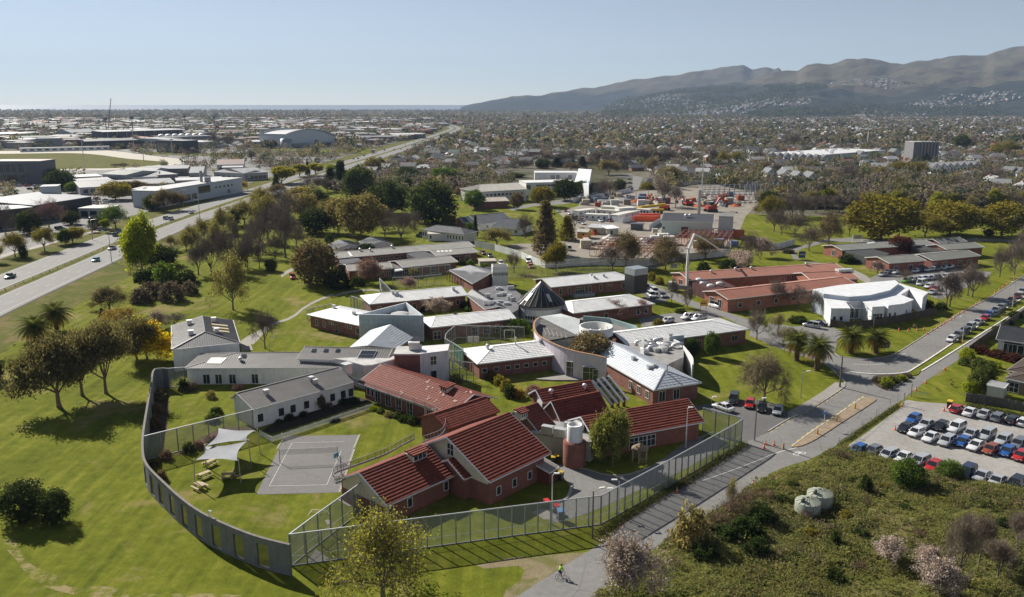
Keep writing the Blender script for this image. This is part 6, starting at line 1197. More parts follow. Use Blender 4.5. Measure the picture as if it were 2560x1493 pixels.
# signs
c = G(('c4', 548, 1262)); t = thing('road_sign', 'blue and white sign on a white post in the gravel island', 'sign', tuple(c)); MB().tube(c, c + V(0, 0, 3.3), .05).build('post', 'paint', t, WHITE); MB().box(c.x, c.y - .06, 2.7, .95, .04, .45, .2).build('sign_face', 'paint', t, (.10, .22, .5)); MB().box(c.x, c.y - .06, 3.2, .4, .04, .4, .2).build('sign_face', 'paint', t, (.55, .62, .72))
for p, w, h, col, lab in ((('c4', 1130, 500), 3.2, 2.1, (.02, .03, .07), 'dark navy sign board beside the palm'), (('b4', 333, 705), 2.6, 3.2, (.03, .07, .16), 'blue hospital sign by the white blossom'), (('b4', 1028, 480), 1.4, 2.8, (.04, .1, .25), 'small blue sign under the golden tree'), (('b3', 1590, 690), 2.4, 2.2, (.4, .5, .62), 'pale blue notice board on the site fence'), (('b3', 1880, 1120), 2., 2.4, (.7, .4, .03), 'yellow road works sign on the street')):
    c = G(p); t = thing('sign_board', lab, 'sign', tuple(c)); MB().box(c.x, c.y, .7 + (1.6 if 'yellow' in lab else 0), w, .1, h - .7, .1).build('board', 'paint', t, col)
    for s in (-.42, .42): MB().box(c.x + w * s, c.y + .1, 0, .1, .1, h + (1.6 if 'yellow' in lab else 0)).build('post', 'galv', t, (.3, .3, .3))
    MB().box(c.x, c.y - .07, h * .55 + (1.6 if 'yellow' in lab else 0), w * .7, .03, h * .12, .1).build('lettering_band', 'paint', t, (.6, .6, .6) if 'yellow' not in lab else (.05, .05, .05))
c = G(('b4', 878, 530)); t = thing('direction_sign', 'tall white slatted direction sign beside the upper street', 'sign', tuple(c)); hsg = top_height(c, px('b4', 878, 462)[1])
for s in (-1, 1): MB().box(c.x + 2.1 * s, c.y, 0, .2, .2, hsg).build('post', 'paint', t, WHITE)
for k in range(4): MB().box(c.x, c.y, 1.2 + k * (hsg - 1.3) / 4, 4, .12, (hsg - 1.3) / 4 * .8).build('slat', 'paint', t, WHITE); MB().box(c.x, c.y - .08, 1.4 + k * (hsg - 1.3) / 4, 3, .03, .18).build('lettering_band', 'paint', t, (.1, .12, .2))
# wheelie bins
wb = thing('wheelie_bin', 'x', 'bin', lk=False, group='wheelie bins'); PROTOS.append(wb)
m = MB(); m.v = [(-.25, -.3, .05), (.25, -.3, .05), (.25, .25, .05), (-.25, .25, .05), (-.3, -.38, .98), (.3, -.38, .98), (.3, .36, .98), (-.3, .36, .98)]; m.f = [(0, 3, 2, 1), (4, 5, 6, 7), (0, 1, 5, 4), (1, 2, 6, 5), (2, 3, 7, 6), (3, 0, 4, 7)]; m.build('body', 'plastic', wb, (.03, .035, .03), lk=False)
MB().obox((-.32, -.42, .99), (.64, 0, 0), (0, .8, .06), (0, 0, .07)).build('lid', 'plastic', wb, (.5, .03, .03), lk=False)
for s in (-1, 1): MB().tube((s * .22, .32, .12), (s * .3, .32, .12), .12, .12, 10).build('wheel', 'plastic', wb, (.02, .02, .02), lk=False)
for p, lid, body, sc, a, lab in ((('d3', 340, 590), (.55, .03, .03), (.05, .055, .05), 1.2, 25, 'red-lidded bin behind the white lamp post'), (('d3', 437, 640), (.5, .03, .04), (.05, .055, .05), 1.2, 15, 'red-lidded bin between lamp post and blue bin'), (('d3', 478, 712), (.16, .3, .5), (.06, .09, .13), 1.55, 12, 'large blue-lidded bin in the yard'), (('d3', 405, 148), (.5, .36, .04), (.02, .02, .02), 1.1, 0, 'yellow-lidded bin, left of the pair by the tower'), (('d3', 440, 135), (.5, .36, .04), (.02, .02, .02), 1.1, 0, 'yellow-lidded bin, right of the pair by the tower'), (('d3', 478, 318), (.48, .34, .06), (.02, .025, .02), 1.3, -30, 'yellow-lidded bin beside the small red shed'), (('c4', 1785, 1068), (.6, .4, .04), (.02, .02, .02), 1.5, -40, 'black bin with yellow lid next to the parked red hatchback')): dup(wb, G(p), R(a), sc, lab, None, {'lid': lid, 'body': body})
c = G(('d3', 210, 305)); t = thing('skip_bin', 'dark blue waste skip in the shade of the villa hall', 'skip', tuple(c)); m = MB().box(c.x, c.y, .1, 2.6, 1.4, 1.2, .45); m.build('body', 'metal', t, (.02, .05, .22)); MB().box(c.x, c.y, 1.3, 2.7, 1.5, .1, .45).build('lid', 'plastic', t, (.03, .06, .25))
# water tanks in the scrub
for p, lab in ((('d4', 540, 625), 'green plastic water tank standing behind the other tank'), (('d4', 420, 700), 'green plastic water tank in front, ribbed domed lid')):
    c = G(p); rt = 124 * S / scale_at(c); c = c + V(0, rt * .85, 0); h = top_height(G(p), px('d4', 0, 572 if 'front' in lab else 490)[1]); t = thing('water_tank', lab, 'water tank', tuple(c), group='water tanks'); MB().lathe(tuple(c), [(rt, 0), (rt, h * .98), (rt * .97, h)], 32).build('body', 'plastic', t, (.28, .30, .235), True); hd = rt * .28; MB().lathe(tuple(c), [(rt * .99, h), (rt * .8, h + hd * .3), (rt * .4, h + hd * .8), (.2, h + hd)], 32).build('lid', 'plastic', t, (.34, .36, .29), True)
    for k in range(14): a = 2 * math.pi * k / 14; u = V(math.cos(a), math.sin(a), 0); MB().bar(c + u * rt * .98 + V(0, 0, h + .03), c + u * .3 + V(0, 0, h + hd + .03), .1, .12).build('lid_rib', 'plastic', t, (.34, .36, .29))
    MB().tube(c + V(-rt * .55, -rt * .35, h + .1), c + V(-rt * .55, -rt * .35, h + .75), .3, .3, 14).build('inlet', 'plastic', t, (.1, .11, .09), True); m = MB()
    for k in range(9): a = R(-105 + 9 * k); z = h * (.42 + .16 * ((k * 5) % 3)); q = c + V(math.cos(a), math.sin(a), 0) * (rt + .012); m.bar(q + V(0, 0, z), c + V(math.cos(a + .13), math.sin(a + .13), 0) * (rt + .012) + V(0, 0, z + .35 * (-1) ** k), .07, .02)
    m.build('graffiti', 'paint', t, (.3, .27, .25))
# traffic cones, bollards
cn = thing('traffic_cone', 'x', 'cone', lk=False, group='orange traffic cones'); PROTOS.append(cn); MB().lathe((0, 0, .05), [(.19, 0), (.13, .28), (.1, .42), (.04, .75), (.01, .76)], 12).build('cone', 'plastic', cn, (.75, .12, .03), True, lk=False); MB().box(0, 0, 0, .46, .46, .05).build('base', 'plastic', cn, (.6, .1, .03), lk=False); MB().lathe((0, 0, .05), [(.135, .28), (.105, .42)], 12).build('band', 'plastic', cn, (.7, .7, .7), True, lk=False)
CN = [(C('c4', 58, 1432, 1250, 1282, 1730, 1095, 1315, 1050, 1455, 895, 1551, 820, 1738, 688, 1915, 428), ['on the road beside the gravel island', 'left of the dark parked hatchback in the gravel lot', 'beside the red hatchback in the gravel lot', 'at the gate post', 'on the grass by the gate', 'on the shared path edge', 'further up the shared path edge', 'under the street lamp']), (C('d3', 1625, 440, 2375, 362), ['red on the road in the fence shadow', 'at the scrub edge of the road']), (C('c3', 2495, 1425, 2480, 1462), ['on the verge beside the driveway', 'on the verge nearest the fence end'])]
for ps, ls in CN:
    for p, l_ in zip(ps, ls): dup(cn, G(p), .3, 1.15, 'orange traffic cone ' + l_)
row = C('c4', 1563, 340, 1615, 306, 1665, 280, 1700, 255, 1735, 238, 1800, 203, 1830, 186, 1880, 145, 1915, 128, 1965, 102, 2010, 74, 2045, 52, 2085, 22) + C('b4', 2170, 1083, 2230, 1042, 2272, 1012, 2310, 983, 2350, 955, 2382, 932, 2420, 905)
for i, p in enumerate(row): dup(cn, G(p), .3, 1.15, 'orange traffic cone, %s from the near end of the kerb row' % nth(i))
for i, p in enumerate(C('c4', 1218, 315, 1287, 305, 1380, 308, 1465, 303, 1535, 295)): dup(cn, G(p), .3, 1.1, 'orange traffic cone, %s from left on the lawn below the curved fence' % nth(i))
for i, p in enumerate(C('c4', 855, 1075, 675, 1195, 485, 1325, 150, 1465)):
    c = G(p); t = thing('bollard', '%s yellow marker post from the far end of the gravel island' % nth(i), 'bollard', tuple(c), group='yellow marker posts'); MB().box(c.x, c.y, 0, .28, .14, 1.1).build('post', 'plastic', t, (.55, .32, .03)); MB().box(c.x, c.y, .8, .285, .145, .15).build('band', 'plastic', t, (.6, .6, .58))
for i, p in enumerate(C('d4', 905, 62, 1050, 95, 1195, 150, 1300, 170, 1440, 200, 1960, 300, 2120, 350, 2290, 400, 2470, 430)):
    c = G(p); t = thing('bollard', '%s rust-orange timber bollard from left below the near car row' % nth(i), 'bollard', tuple(c), group='timber bollards'); MB().box(c.x, c.y, 0, .2, .2, .9, .3).build('post', 'timber', t, (.28, .09, .05)); MB().box(c.x, c.y, .9, .22, .22, .04, .3).build('cap', 'timber', t, (.2, .08, .05))
# post-and-wire fence and gate of the gravel lot
P = [G(p) for p in C('d4', 700, -20, 840, -110)] + [G(p) for p in C('c4', 780, 1370, 920, 1270, 1065, 1150, 1200, 1045, 1275, 1000)]; t = thing('wire_fence', 'thin post and wire fence between road and gravel lot', 'fence', tuple(P[0]))
for p in P: MB().tube(p, p + V(0, 0, 1.6), .05, .05, 6).build('post', 'galv', t, (.4, .4, .4))
for z in (.5, 1.0, 1.5):
    m = MB(); [m.bar(a + V(0, 0, z), b + V(0, 0, z), .025) for a, b in zip(P, P[1:])]; m.build('wire', 'galv', t, (.4, .4, .4))
for p, lab in ((('c4', 1332, 1040), 'left'), (('c4', 1405, 950), 'right')):
    c = G(p); t = thing('gate_post', 'tall grey %s gate post at the gravel lot entrance' % lab, 'gate post', tuple(c)); MB().tube(c, c + V(0, 0, 2.6), .12, .12, 10).build('post', 'galv', t, (.4, .4, .4)); MB().lathe((c.x, c.y, 2.6), [(.14, 0), (.1, .1), (.01, .14)], 10).build('cap', 'galv', t, (.3, .3, .3))
a, b = G(('c4', 1405, 950)), G(('c4', 1570, 970)); t = thing('field_gate', 'low tubular steel gate swung open on the grass', 'gate', tuple(a)); m = MB(); [m.tube(a + V(0, 0, z), b + V(0, 0, z), .035) for z in (.3, .65, 1.0, 1.25)]; m.build('rail', 'galv', t, (.45, .45, .45)); m = MB(); [m.tube(a.lerp(b, k) + V(0, 0, .3), a.lerp(b, k) + V(0, 0, 1.25), .035) for k in (0, .5, 1)]; m.build('upright', 'galv', t, (.45, .45, .45))
# ---------------------------------------------------------------- building site
def frame_building(name, label, pts, h, nx, ny, mat, col, roof=0, floor=None, thick=.18):
    a, b, c = (G(p) for p in pts); ux, uy = (b - a), (c - a); uy = V(uy.x, uy.y, 0); t = thing(name, label, 'building', tuple(a))
    for i in range(nx + 1):
        for j in range(ny + 1): p = a + ux * (i / nx) + uy * (j / ny); MB().bar(p, p + V(0, 0, h), thick).build('column', mat, t, col)
    for i in range(nx + 1):
        p, q = a + ux * (i / nx), a + ux * (i / nx) + uy; 
        if roof: mid_ = (p + q) / 2 + V(0, 0, h + roof); MB().bar(p + V(0, 0, h), mid_, thick).bar(mid_, q + V(0, 0, h), thick).build('rafter', mat, t, col)
        else: MB().bar(p + V(0, 0, h), q + V(0, 0, h), thick, thick * 1.6).build('beam', mat, t, col)
    for j in range(ny + 1): p = a + uy * (j / ny); MB().bar(p + V(0, 0, h), p + ux + V(0, 0, h), thick, thick * 1.6).build('beam', mat, t, col)
    if floor: MB().prism([a, a + ux, a + ux + uy, a + uy], .02, .3).build('floor_slab', 'concrete', t, floor)
    KEEP.append([tuple(p[:2]) for p in (a, a + ux, a + ux + uy, a + uy)]); return t
PINK = (.36, .17, .11)
frame_building('unfinished_ward', 'low timber wall framing of a new ward behind the hoarding', C('b3', 765, 555, 1400, 585, 960, 425), 3, 10, 5, 'timber', PINK, 0, (.3, .25, .2)); frame_building('unfinished_ward', 'reddish timber framing with white beams right of the site', C('b3', 1610, 450, 2120, 470, 1720, 345), 3.4, 9, 4, 'timber', (.36, .12, .08), 0, (.32, .24, .2))
frame_building('unfinished_hall', 'grey steel portal frames of a new hall on the site', C('a3', 1850, 1215, 2500, 1207, 1900, 1110), 5.2, 12, 4, 'galv', (.26, .29, .32), 2.4, (.3, .27, .24), .22); frame_building('unfinished_hall', 'second grey steel frame further right on the site', C('a3', 2300, 1150, 2620, 1150, 2320, 1090), 6, 6, 3, 'galv', (.28, .3, .33), 2, None, .22)
def at_depth(p, Y): d = ray(*px(*p)); return V(d.x * Y / d.y, Y, H + d.z * Y / d.y)
pb = G(('b3', 1722, 905)); t = thing('concrete_pump', 'concrete pump truck with long folded white boom over the trees', 'pump truck', tuple(pb)); Y0 = pb.y; B_ = [V(pb.x, Y0, 2.2), at_depth(('b3', 1726, 640), Y0), at_depth(('b3', 1738, 480), Y0), at_depth(('b3', 1795, 335), Y0 + 2), at_depth(('b3', 1900, 390), Y0 + 8), at_depth(('b3', 2082, 515), Y0 + 18)]
for i, (a, b) in enumerate(zip(B_, B_[1:])): MB().bar(a, b, .75 - .1 * i, .9 - .12 * i).build('boom', 'paint', t, (.66, .66, .64))
MB().tube(B_[5], at_depth(('b3', 2062, 560), Y0 + 18), .12).build('hose', 'plastic', t, (.1, .1, .1)); MB().bar(B_[2], at_depth(('b3', 1690, 478), Y0), .35).build('link', 'paint', t, (.6, .6, .58)); MB().box(pb.x, pb.y, .9, 9, 2.4, 1.3, -.3).build('chassis', 'metal', t, (.25, .25, .26)); MB().box(pb.x - 4.6, pb.y + 1.3, .6, 2.2, 2.4, 2.4, -.3).build('cab', 'paint', t, WHITE)
for x in (-3.6, 1.5, 3.2):
    for s in (-1.1, 1.1): q = pb + V(math.cos(-.3) * x - math.sin(-.3) * s, math.sin(-.3) * x + math.cos(-.3) * s, .5); MB().tube(q + V(0, -.15, 0), q + V(0, .15, 0), .5, .5, 12).build('wheel', 'plastic', t, (.02, .02, .02))
for k, (p, w, d, h, col, lab) in enumerate(((('b3', 1325, 205), 13, 3, 2.6, (.62, .09, .02), 'stack of long orange formwork beams, lower one'), (('b3', 1350, 182), 11, 3, 2.6, (.66, .10, .02), 'stack of long orange formwork beams, upper one behind'))):
    c = G(p); t = thing('beam_stack', lab, 'stack', tuple(c))
    for i in range(4): MB().box(c.x, c.y - d / 2 + i * d / 4, 0, w, d / 4 * .9, h, .02).build('beam', 'metal', t, col)
def excavator(label, p, a, col, s=1.):
    c = G(p); t = thing('excavator', label, 'digger', tuple(c)); u = V(math.cos(a), math.sin(a), 0); v = V(-u.y, u.x, 0)
    for k in (-1, 1): MB().box((c + v * 1.2 * k * s).x, (c + v * 1.2 * k * s).y, 0, 4 * s, .6 * s, .9 * s, a).build('track', 'metal', t, (.05, .05, .05))
    MB().box(c.x, c.y, .9 * s, 3.4 * s, 2.6 * s, 1.2 * s, a).build('body', 'paint', t, col); q = c + v * .7 * s + u * .6 * s; MB().box(q.x, q.y, 2.0 * s, 1.4 * s, 1.1 * s, 1.3 * s, a).build('cab', 'car_glass', t)
    e1 = c + u * 3.4 * s + V(0, 0, 4.8 * s); e2 = c + u * 6.2 * s + V(0, 0, 2.6 * s); MB().bar(c + u * 1.4 * s + V(0, 0, 1.8 * s), e1, .5 * s).build('boom', 'paint', t, col); MB().bar(e1, e2, .4 * s).build('arm', 'paint', t, col); MB().bar(e2, e2 - V(0, 0, 1.3 * s) - u * .4 * s, 1. * s, .6 * s).build('bucket', 'metal', t, (.1, .1, .1))
excavator('red excavator with raised arm on the bare site ground', ('b3', 1955, 115), R(15), (.4, .05, .03), 1.6); excavator('orange-red digger left of the big bare site trees', ('b3', 1500, 100), R(150), (.55, .07, .03), 1.4); excavator('small orange digger among rubble at the far side', ('b3', 1345, 35), R(60), (.55, .12, .03), 1.2); excavator('red digger before the steel frames', ('b3', 1730, 55), R(200), (.5, .06, .04), 1.2)
c = G(('b3', 1370, 130)); t = thing('mobile_crane', 'yellow mobile crane truck with folded boom beside the cabins', 'crane', tuple(c)); MB().box(c.x, c.y, 1, 14, 2.8, 1.2, .1).build('chassis', 'paint', t, (.6, .4, .03)); MB().bar(c + V(-6, 0, 3.2), c + V(8, 1.2, 4.6), 1.3).build('boom', 'paint', t, (.62, .42, .03)); MB().box(c.x - 6, c.y - .6, 1, 2.6, 2.8, 2.4, .1).build('cab', 'paint', t, (.6, .4, .03))
for x in (-5, -2.5, 1.5, 3.5, 5.5): MB().tube((c.x + x, c.y - 1.6, .7), (c.x + x, c.y + 1.6, .7), .7, .7, 12).build('wheel', 'plastic', t, (.03, .03, .03))
rn = random.Random(12)
for i in range(130):                                        # heaps, crates and pallets on the site, each its own thing
    p = ('b3', rn.uniform(640, 2250), rn.uniform(-35, 65) if i % 4 else rn.uniform(300, 480)); c = G(p); s = rn.uniform(.8, 1.8); col = rn.choice([(.5, .47, .42), (.6, .59, .56), (.45, .12, .05), (.3, .26, .2), (.16, .2, .3), (.55, .5, .38)])
    nm = ('pallet_stack', 'material_crate', 'rubble_heap')[i % 3]; t = thing(nm, '%s %s, %s of its kind from left on the building site' % ({.5: 'fawn', .6: 'pale', .45: 'rust-red', .3: 'brown', .16: 'blue', .55: 'tan'}[col[0]], nm.replace('_', ' '), 'N'), nm.split('_')[1], tuple(c), group='building materials on the site'); t['_x'] = p[1]
    if i % 3 == 2:
        pr = [(2.2 * s * (1 - k) * rn.uniform(.85, 1.1), 1.3 * s * k) for k in frange(0, .98, 5)]; MB().lathe(tuple(c), pr, 9).build('heap', 'soil', t, col)
    else:
        for k in range(3): MB().box(c.x + rn.uniform(-.1, .1), c.y, k * .7 * s, 2.6 * s, 1.8 * s, .62 * s, rn.uniform(-.1, .1)).build('layer', 'timber', t, col)
grp = {}
for o in list(COL.objects):
    if '_x' in o: grp.setdefault((o['label'].split()[0], o.name.split('.')[0]), []).append(o)
for os_ in grp.values():
    for i, o in enumerate(sorted(os_, key=lambda q: q['_x'])): o['label'] = o['label'].replace('N of', nth(i) + ' of'); del o['_x']
# ---------------------------------------------------------------- cyclist
bcy = G(('d3', 475, 1275)); hd = (G(('d3', 560, 1215)) - G(('d3', 440, 1275))); ah = math.atan2(hd.y, hd.x); bk = thing('bicycle', 'dark bicycle ridden along the bottom road', 'bicycle', tuple(bcy)); u = V(math.cos(ah), math.sin(ah), 0); v = V(-u.y, u.x, 0); W0, W1 = bcy - u * .52 + V(0, 0, .35), bcy + u * .52 + V(0, 0, .35)
for w_ in (W0, W1):
    m = MB(); n = 20
    for k in range(n): a, b = 2 * math.pi * k / n, 2 * math.pi * (k + 1) / n; m.tube(w_ + (u * math.cos(a) + V(0, 0, 1) * math.sin(a)) * .33, w_ + (u * math.cos(b) + V(0, 0, 1) * math.sin(b)) * .33, .028, .028, 6, False)
    o = m.build('wheel', 'plastic', bk, (.02, .02, .02)); m = MB(); [m.bar(w_, w_ + (u * math.cos(k) + V(0, 0, 1) * math.sin(k)) * .32, .008) for k in frange(0, 5.9, 9)]; m.build('spokes', 'galv', o, (.4, .4, .4))
cr_, st_, hb_ = bcy - u * .05 + V(0, 0, .32), bcy - u * .2 + V(0, 0, .85), bcy + u * .38 + V(0, 0, .88)
MB().tube(W0, cr_, .02).tube(cr_, st_, .022).tube(st_, hb_, .02).tube(cr_, hb_, .024).tube(W0, st_, .016).tube(hb_ + V(0, 0, .1), W1, .02).build('frame', 'paint', bk, (.05, .05, .055)); MB().obox(st_ - u * .13 - v * .07 + V(0, 0, .04), u * .26, v * .14, V(0, 0, .05)).build('saddle', 'plastic', bk, (.02, .02, .02)); MB().tube(hb_ - v * .28 + V(0, 0, .12), hb_ + v * .28 + V(0, 0, .12), .016).build('handlebar', 'plastic', bk, (.03, .03, .03))
ps = thing('person', 'cyclist in a lime green jacket and dark helmet riding on the road', 'person', tuple(bcy))
def skinned(name, pts, edges, rad, mat, col, parent):
    me = bpy.data.meshes.new(name); o_ = ORG[parent]; me.from_pydata([tuple(V(*p) - o_) for p in pts], edges, []); o = mobj(name, me, mat, parent, col); md = o.modifiers.new('skin', 'SKIN'); md.use_smooth_shade = True; sv = me.skin_vertices[0].data
    for i, r in enumerate(rad): sv[i].radius = (r, r); sv[i].use_root = i == 0
    o.modifiers.new('sub', 'SUBSURF').levels = 1; o.modifiers['sub'].render_levels = 1; return o
pel = st_ + V(0, 0, .1); ch = pel + u * .3 + V(0, 0, .46); nk = ch + u * .06 + V(0, 0, .1); hdp = nk + u * .05 + V(0, 0, .2); L_ = lambda s: [ch + v * .19 * s + V(0, 0, .02), ch + v * .24 * s + u * .14 + V(0, 0, -.22), hb_ + v * .26 * s + V(0, 0, .15)]
Q_ = lambda s, k: [pel + v * .1 * s, cr_ + u * (.32 if k else .2) + v * .11 * s + V(0, 0, .42 if k else .22), cr_ + v * .1 * s + u * .05 + V(0, 0, .1 if k else -.18), cr_ + v * .1 * s + u * .2 + V(0, 0, .06 if k else -.2)]
pts = [pel, pel.lerp(ch, .5), ch, nk, hdp] + L_(1) + L_(-1) + Q_(1, 1) + Q_(-1, 0)
skinned('body', pts, [(0, 1), (1, 2), (2, 3), (3, 4), (2, 5), (5, 6), (6, 7), (2, 8), (8, 9), (9, 10), (0, 11), (11, 12), (12, 13), (13, 14), (0, 15), (15, 16), (16, 17), (17, 18)], [.16, .15, .17, .07, .1, .08, .06, .045, .08, .06, .045, .1, .075, .05, .05, .1, .075, .05, .05], 'fabric', (.03, .03, .035), ps)
skinned('jacket', [pel + V(0, 0, .04), pel.lerp(ch, .5), ch, ch + u * .03 + V(0, 0, .06)] + L_(1)[:2] + [L_(1)[1].lerp(L_(1)[2], .75)] + L_(-1)[:2] + [L_(-1)[1].lerp(L_(-1)[2], .75)], [(0, 1), (1, 2), (2, 3), (2, 4), (4, 5), (5, 6), (2, 7), (7, 8), (8, 9)], [.185, .18, .2, .1, .1, .08, .065, .1, .08, .065], 'fabric', (.38, .62, .05), ps)
MB().lathe(tuple(hdp - V(0, 0, .14)), [(.01, 0), (.07, .02), (.1, .1), (.105, .16), (.09, .22), (.01, .26)], 14).build('head', 'fabric', ps, (.45, .28, .2), True); MB().lathe(tuple(hdp + V(0, 0, -.01)), [(.125, 0), (.13, .06), (.1, .13), (.05, .16), (.005, .17)], 14).build('helmet', 'plastic', ps, (.03, .035, .06), True)
for s in (-1, 1):
    hnd = hb_ + v * .26 * s + V(0, 0, .15); m = MB().obox(hnd - u * .03 - v * .045 - V(0, 0, .02), u * .08, v * .09, V(0, 0, .035))
    for k in range(4): q = hnd + u * .05 + v * (.036 - .024 * k); m.tube(q + V(0, 0, .005), q + u * .03 + V(0, 0, -.02), .011, .01, 6).tube(q + u * .03 + V(0, 0, -.02), q + u * .012 + V(0, 0, -.05), .01, .009, 6)
    m.tube(hnd - v * .045 * s, hnd - v * .05 * s + u * .04 + V(0, 0, -.03), .012, .01, 6); m.build('hand', 'fabric', ps, (.45, .28, .2))
# ---------------------------------------------------------------- vehicles
def make_car(kind):
    Ln, Wd, Ht, c0, c1, r0, r1, belt = {'hatch': (3.9, 1.7, 1.48, .24, .98, .40, .88, .92), 'sedan': (4.6, 1.76, 1.45, .26, .84, .42, .70, .92), 'wagon': (4.6, 1.76, 1.5, .25, .985, .40, .93, .93), 'suv': (4.6, 1.85, 1.75, .24, .985, .38, .93, 1.05), 'van': (4.9, 1.8, 2.1, .06, .99, .2, .97, 1.15), 'ute': (5.1, 1.85, 1.72, .24, .62, .36, .56, 1.05)}[kind]
    t = thing('parked_car' if kind != 'van' else 'van', 'x', {'van': 'van', 'ute': 'pickup'}.get(kind, 'car'), lk=False); PROTOS.append(t); hw = Wd / 2; X = lambda f: Ln / 2 - f * Ln      # f=0 front
    kw = dict(lk=False); m = MB(); rings = []                # body: lofted sections from nose to tail
    nose = belt * .76 if kind != 'van' else belt * .8
    secs = [(0, .82, .38, nose * .86), (.03, .93, .26, nose * .95), (.12, .99, .22, nose * 1.02), (c0, 1, .2, belt), (.55, 1, .2, belt + .02), (.88, 1, .22, belt + .02), (.97, .95, .27, belt * .98), (1, .86, .36, belt * .9)]
    if kind == 'sedan': secs[5] = (.86, 1, .22, belt + .01)
    for f, w, zb, zt in secs:
        x = X(f); w *= hw; rings.append([(x, -w * .9, zb), (x, -w, zb + .16), (x, -w * 1.0, zt - .22), (x, -w * .93, zt - .04), (x, -w * .8, zt), (x, w * .8, zt), (x, w * .93, zt - .04), (x, w, zt - .22), (x, w, zb + .16), (x, w * .9, zb)])
    k = len(rings[0])
    for r in rings: m.v += r
    for i in range(len(rings) - 1):
        for j in range(k): a, b = i * k + j, i * k + (j + 1) % k; m.f.append((a, a + k, b + k, b))
    m.f += [tuple(range(k)), tuple(reversed(range((len(rings) - 1) * k, len(rings) * k)))]; body = m.build('body', 'car_paint', t, (.5, .5, .5), True, **kw)
    b0, b1, t0, t1 = X(c0), X(c1), X(r0), X(r1); wb_, wt = hw * .92, hw * .76; zb, zt = belt, Ht
    B = [V(b0, -wb_, zb), V(b0, wb_, zb), V(b1, wb_, zb), V(b1, -wb_, zb)]; T = [V(t0, -wt, zt - .03), V(t0, wt, zt - .03), V(t1, wt, zt - .04), V(t1, -wt, zt - .04)]
    MB().poly(T).poly([T[1], T[0], (T[0] + B[0]) / 2 * .06 + T[0] * .94, (T[1] + B[1]) / 2 * .06 + T[1] * .94]).obox(T[3] - V(0, 0, .03), T[0] - T[3], T[2] - T[3], V(0, 0, .06)).build('roof', 'car_paint', t, (.5, .5, .5), **kw)
    def pane(nm, a, b, c, d, n_): MB().poly([a, b, c, d]).build(nm, 'car_glass', t, None, **kw)
    pane('windscreen', B[0], B[1], T[1], T[0], 0); pane('rear_window', B[2], B[3], T[3], T[2], 0); pane('side_window', B[3], B[0], T[0], T[3], 0); pane('side_window', B[1], B[2], T[2], T[1], 0)
    for a, b in ((0, 0), (1, 1), (2, 2), (3, 3)): MB().bar(B[a], T[b], .09).build('pillar', 'car_paint', t, (.5, .5, .5), **kw)
    if kind != 'ute':
        for s in (0, 1): MB().bar((B[3 - s] + (B[0 + s] - B[3 - s]) * .5), (T[3 - s] + (T[0 + s] - T[3 - s]) * .5), .08).build('pillar', 'car_paint', t, (.5, .5, .5), **kw)
    for f in (.17, .8):
        for s in (-1, 1): w = MB().tube((X(f), s * (hw - .2), .33), (X(f), s * (hw + .02), .33), .33, .33, 16).build('wheel', 'plastic', t, (.015, .015, .016), **kw); MB().tube((X(f), s * (hw + .01), .33), (X(f), s * (hw + .035), .33), .2, .18, 12).build('rim', 'galv', w, (.45, .45, .46), **kw)
    for s in (-1, 1):
        MB().box(X(.035), s * hw * .68, nose * .68, .22, .34, .16).build('headlight', 'roof_white', t, (.75, .77, .8), **kw); MB().box(X(.985), s * hw * .74, belt * .72, .12, .24, .22).build('taillight', 'plastic', t, (.3, .012, .012), **kw); MB().box(X(c0 + .06), s * (hw + .08), belt, .14, .2, .13).build('mirror', 'car_paint', t, (.5, .5, .5), **kw)
    for f in (.002, .998): MB().box(X(f), 0, .42, .03, .46, .12).build('number_plate', 'paint', t, (.6, .6, .58), **kw)
    MB().box(X(.006), 0, .3, .04, hw * 1.1, .14).build('grille', 'plastic', t, (.02, .02, .02), **kw)
    if kind == 'ute': MB().box(X(.82), 0, belt + .01, Ln * .3, Wd * .8, .04).build('tray_cover', 'plastic', t, (.03, .03, .03), **kw)
    return t
CARS = {k: make_car(k) for k in ('hatch', 'sedan', 'wagon', 'suv', 'van', 'ute')}
PC = dict(white=(.72, .73, .74), silver=(.42, .44, .46), grey=(.16, .17, .19), black=(.018, .019, .022), navy=(.02, .03, .07), blue=(.02, .10, .35), red=(.45, .02, .02), maroon=(.14, .02, .03), teal=(.10, .33, .36), green=(.12, .38, .04), yellow=(.6, .42, .03), rust=(.28, .06, .03), dgreen=(.08, .14, .10))
CWORD = dict(dgreen='dark green', navy='dark navy', rust='rust-red')
def cars(rows, hvec, where, group, name=None, start=0):
    a, b = hvec; d = G(b) - G(a); ang = math.atan2(d.y, d.x); n = {}
    tot = {}
    for p, k, c in rows: tot[k, c] = tot.get((k, c), 0) + 1
    for p, k, c in rows:
        i = n.get((k, c), 0); n[k, c] = i + 1; kd = {'hatch': 'hatchback', 'sedan': 'saloon', 'wagon': 'estate car', 'suv': 'four-wheel drive', 'van': 'van', 'ute': 'pickup'}[k]; w = CWORD.get(c, c)
        lab = '%s %s %s' % (w, kd, where) if tot[k, c] == 1 else '%s %s %s from left %s' % (nth(i), w, kd, where); rr = random.Random(hash((p[1], p[2])) % 999)
        o = dup(CARS[k], G(p) + V(0, 0, .045), ang + rr.uniform(-.05, .05), 1, lab, group, {x: PC[c] for x in ('body', 'roof', 'pillar', 'mirror')})
        o.name = name or ('van' if k == 'van' else 'pickup' if k == 'ute' else 'parked_car')
def L(c, s):                                               # "x,y,kind,colour; ..." in one crop
    out = []
    for e in s.split(';'): x, y, k, col = e.split(','); out.append(((c, float(x), float(y)), {'h': 'hatch', 's': 'sedan', 'w': 'wagon', 'u': 'suv', 'v': 'van', 'p': 'ute'}[k.strip()], col.strip()))
    return out
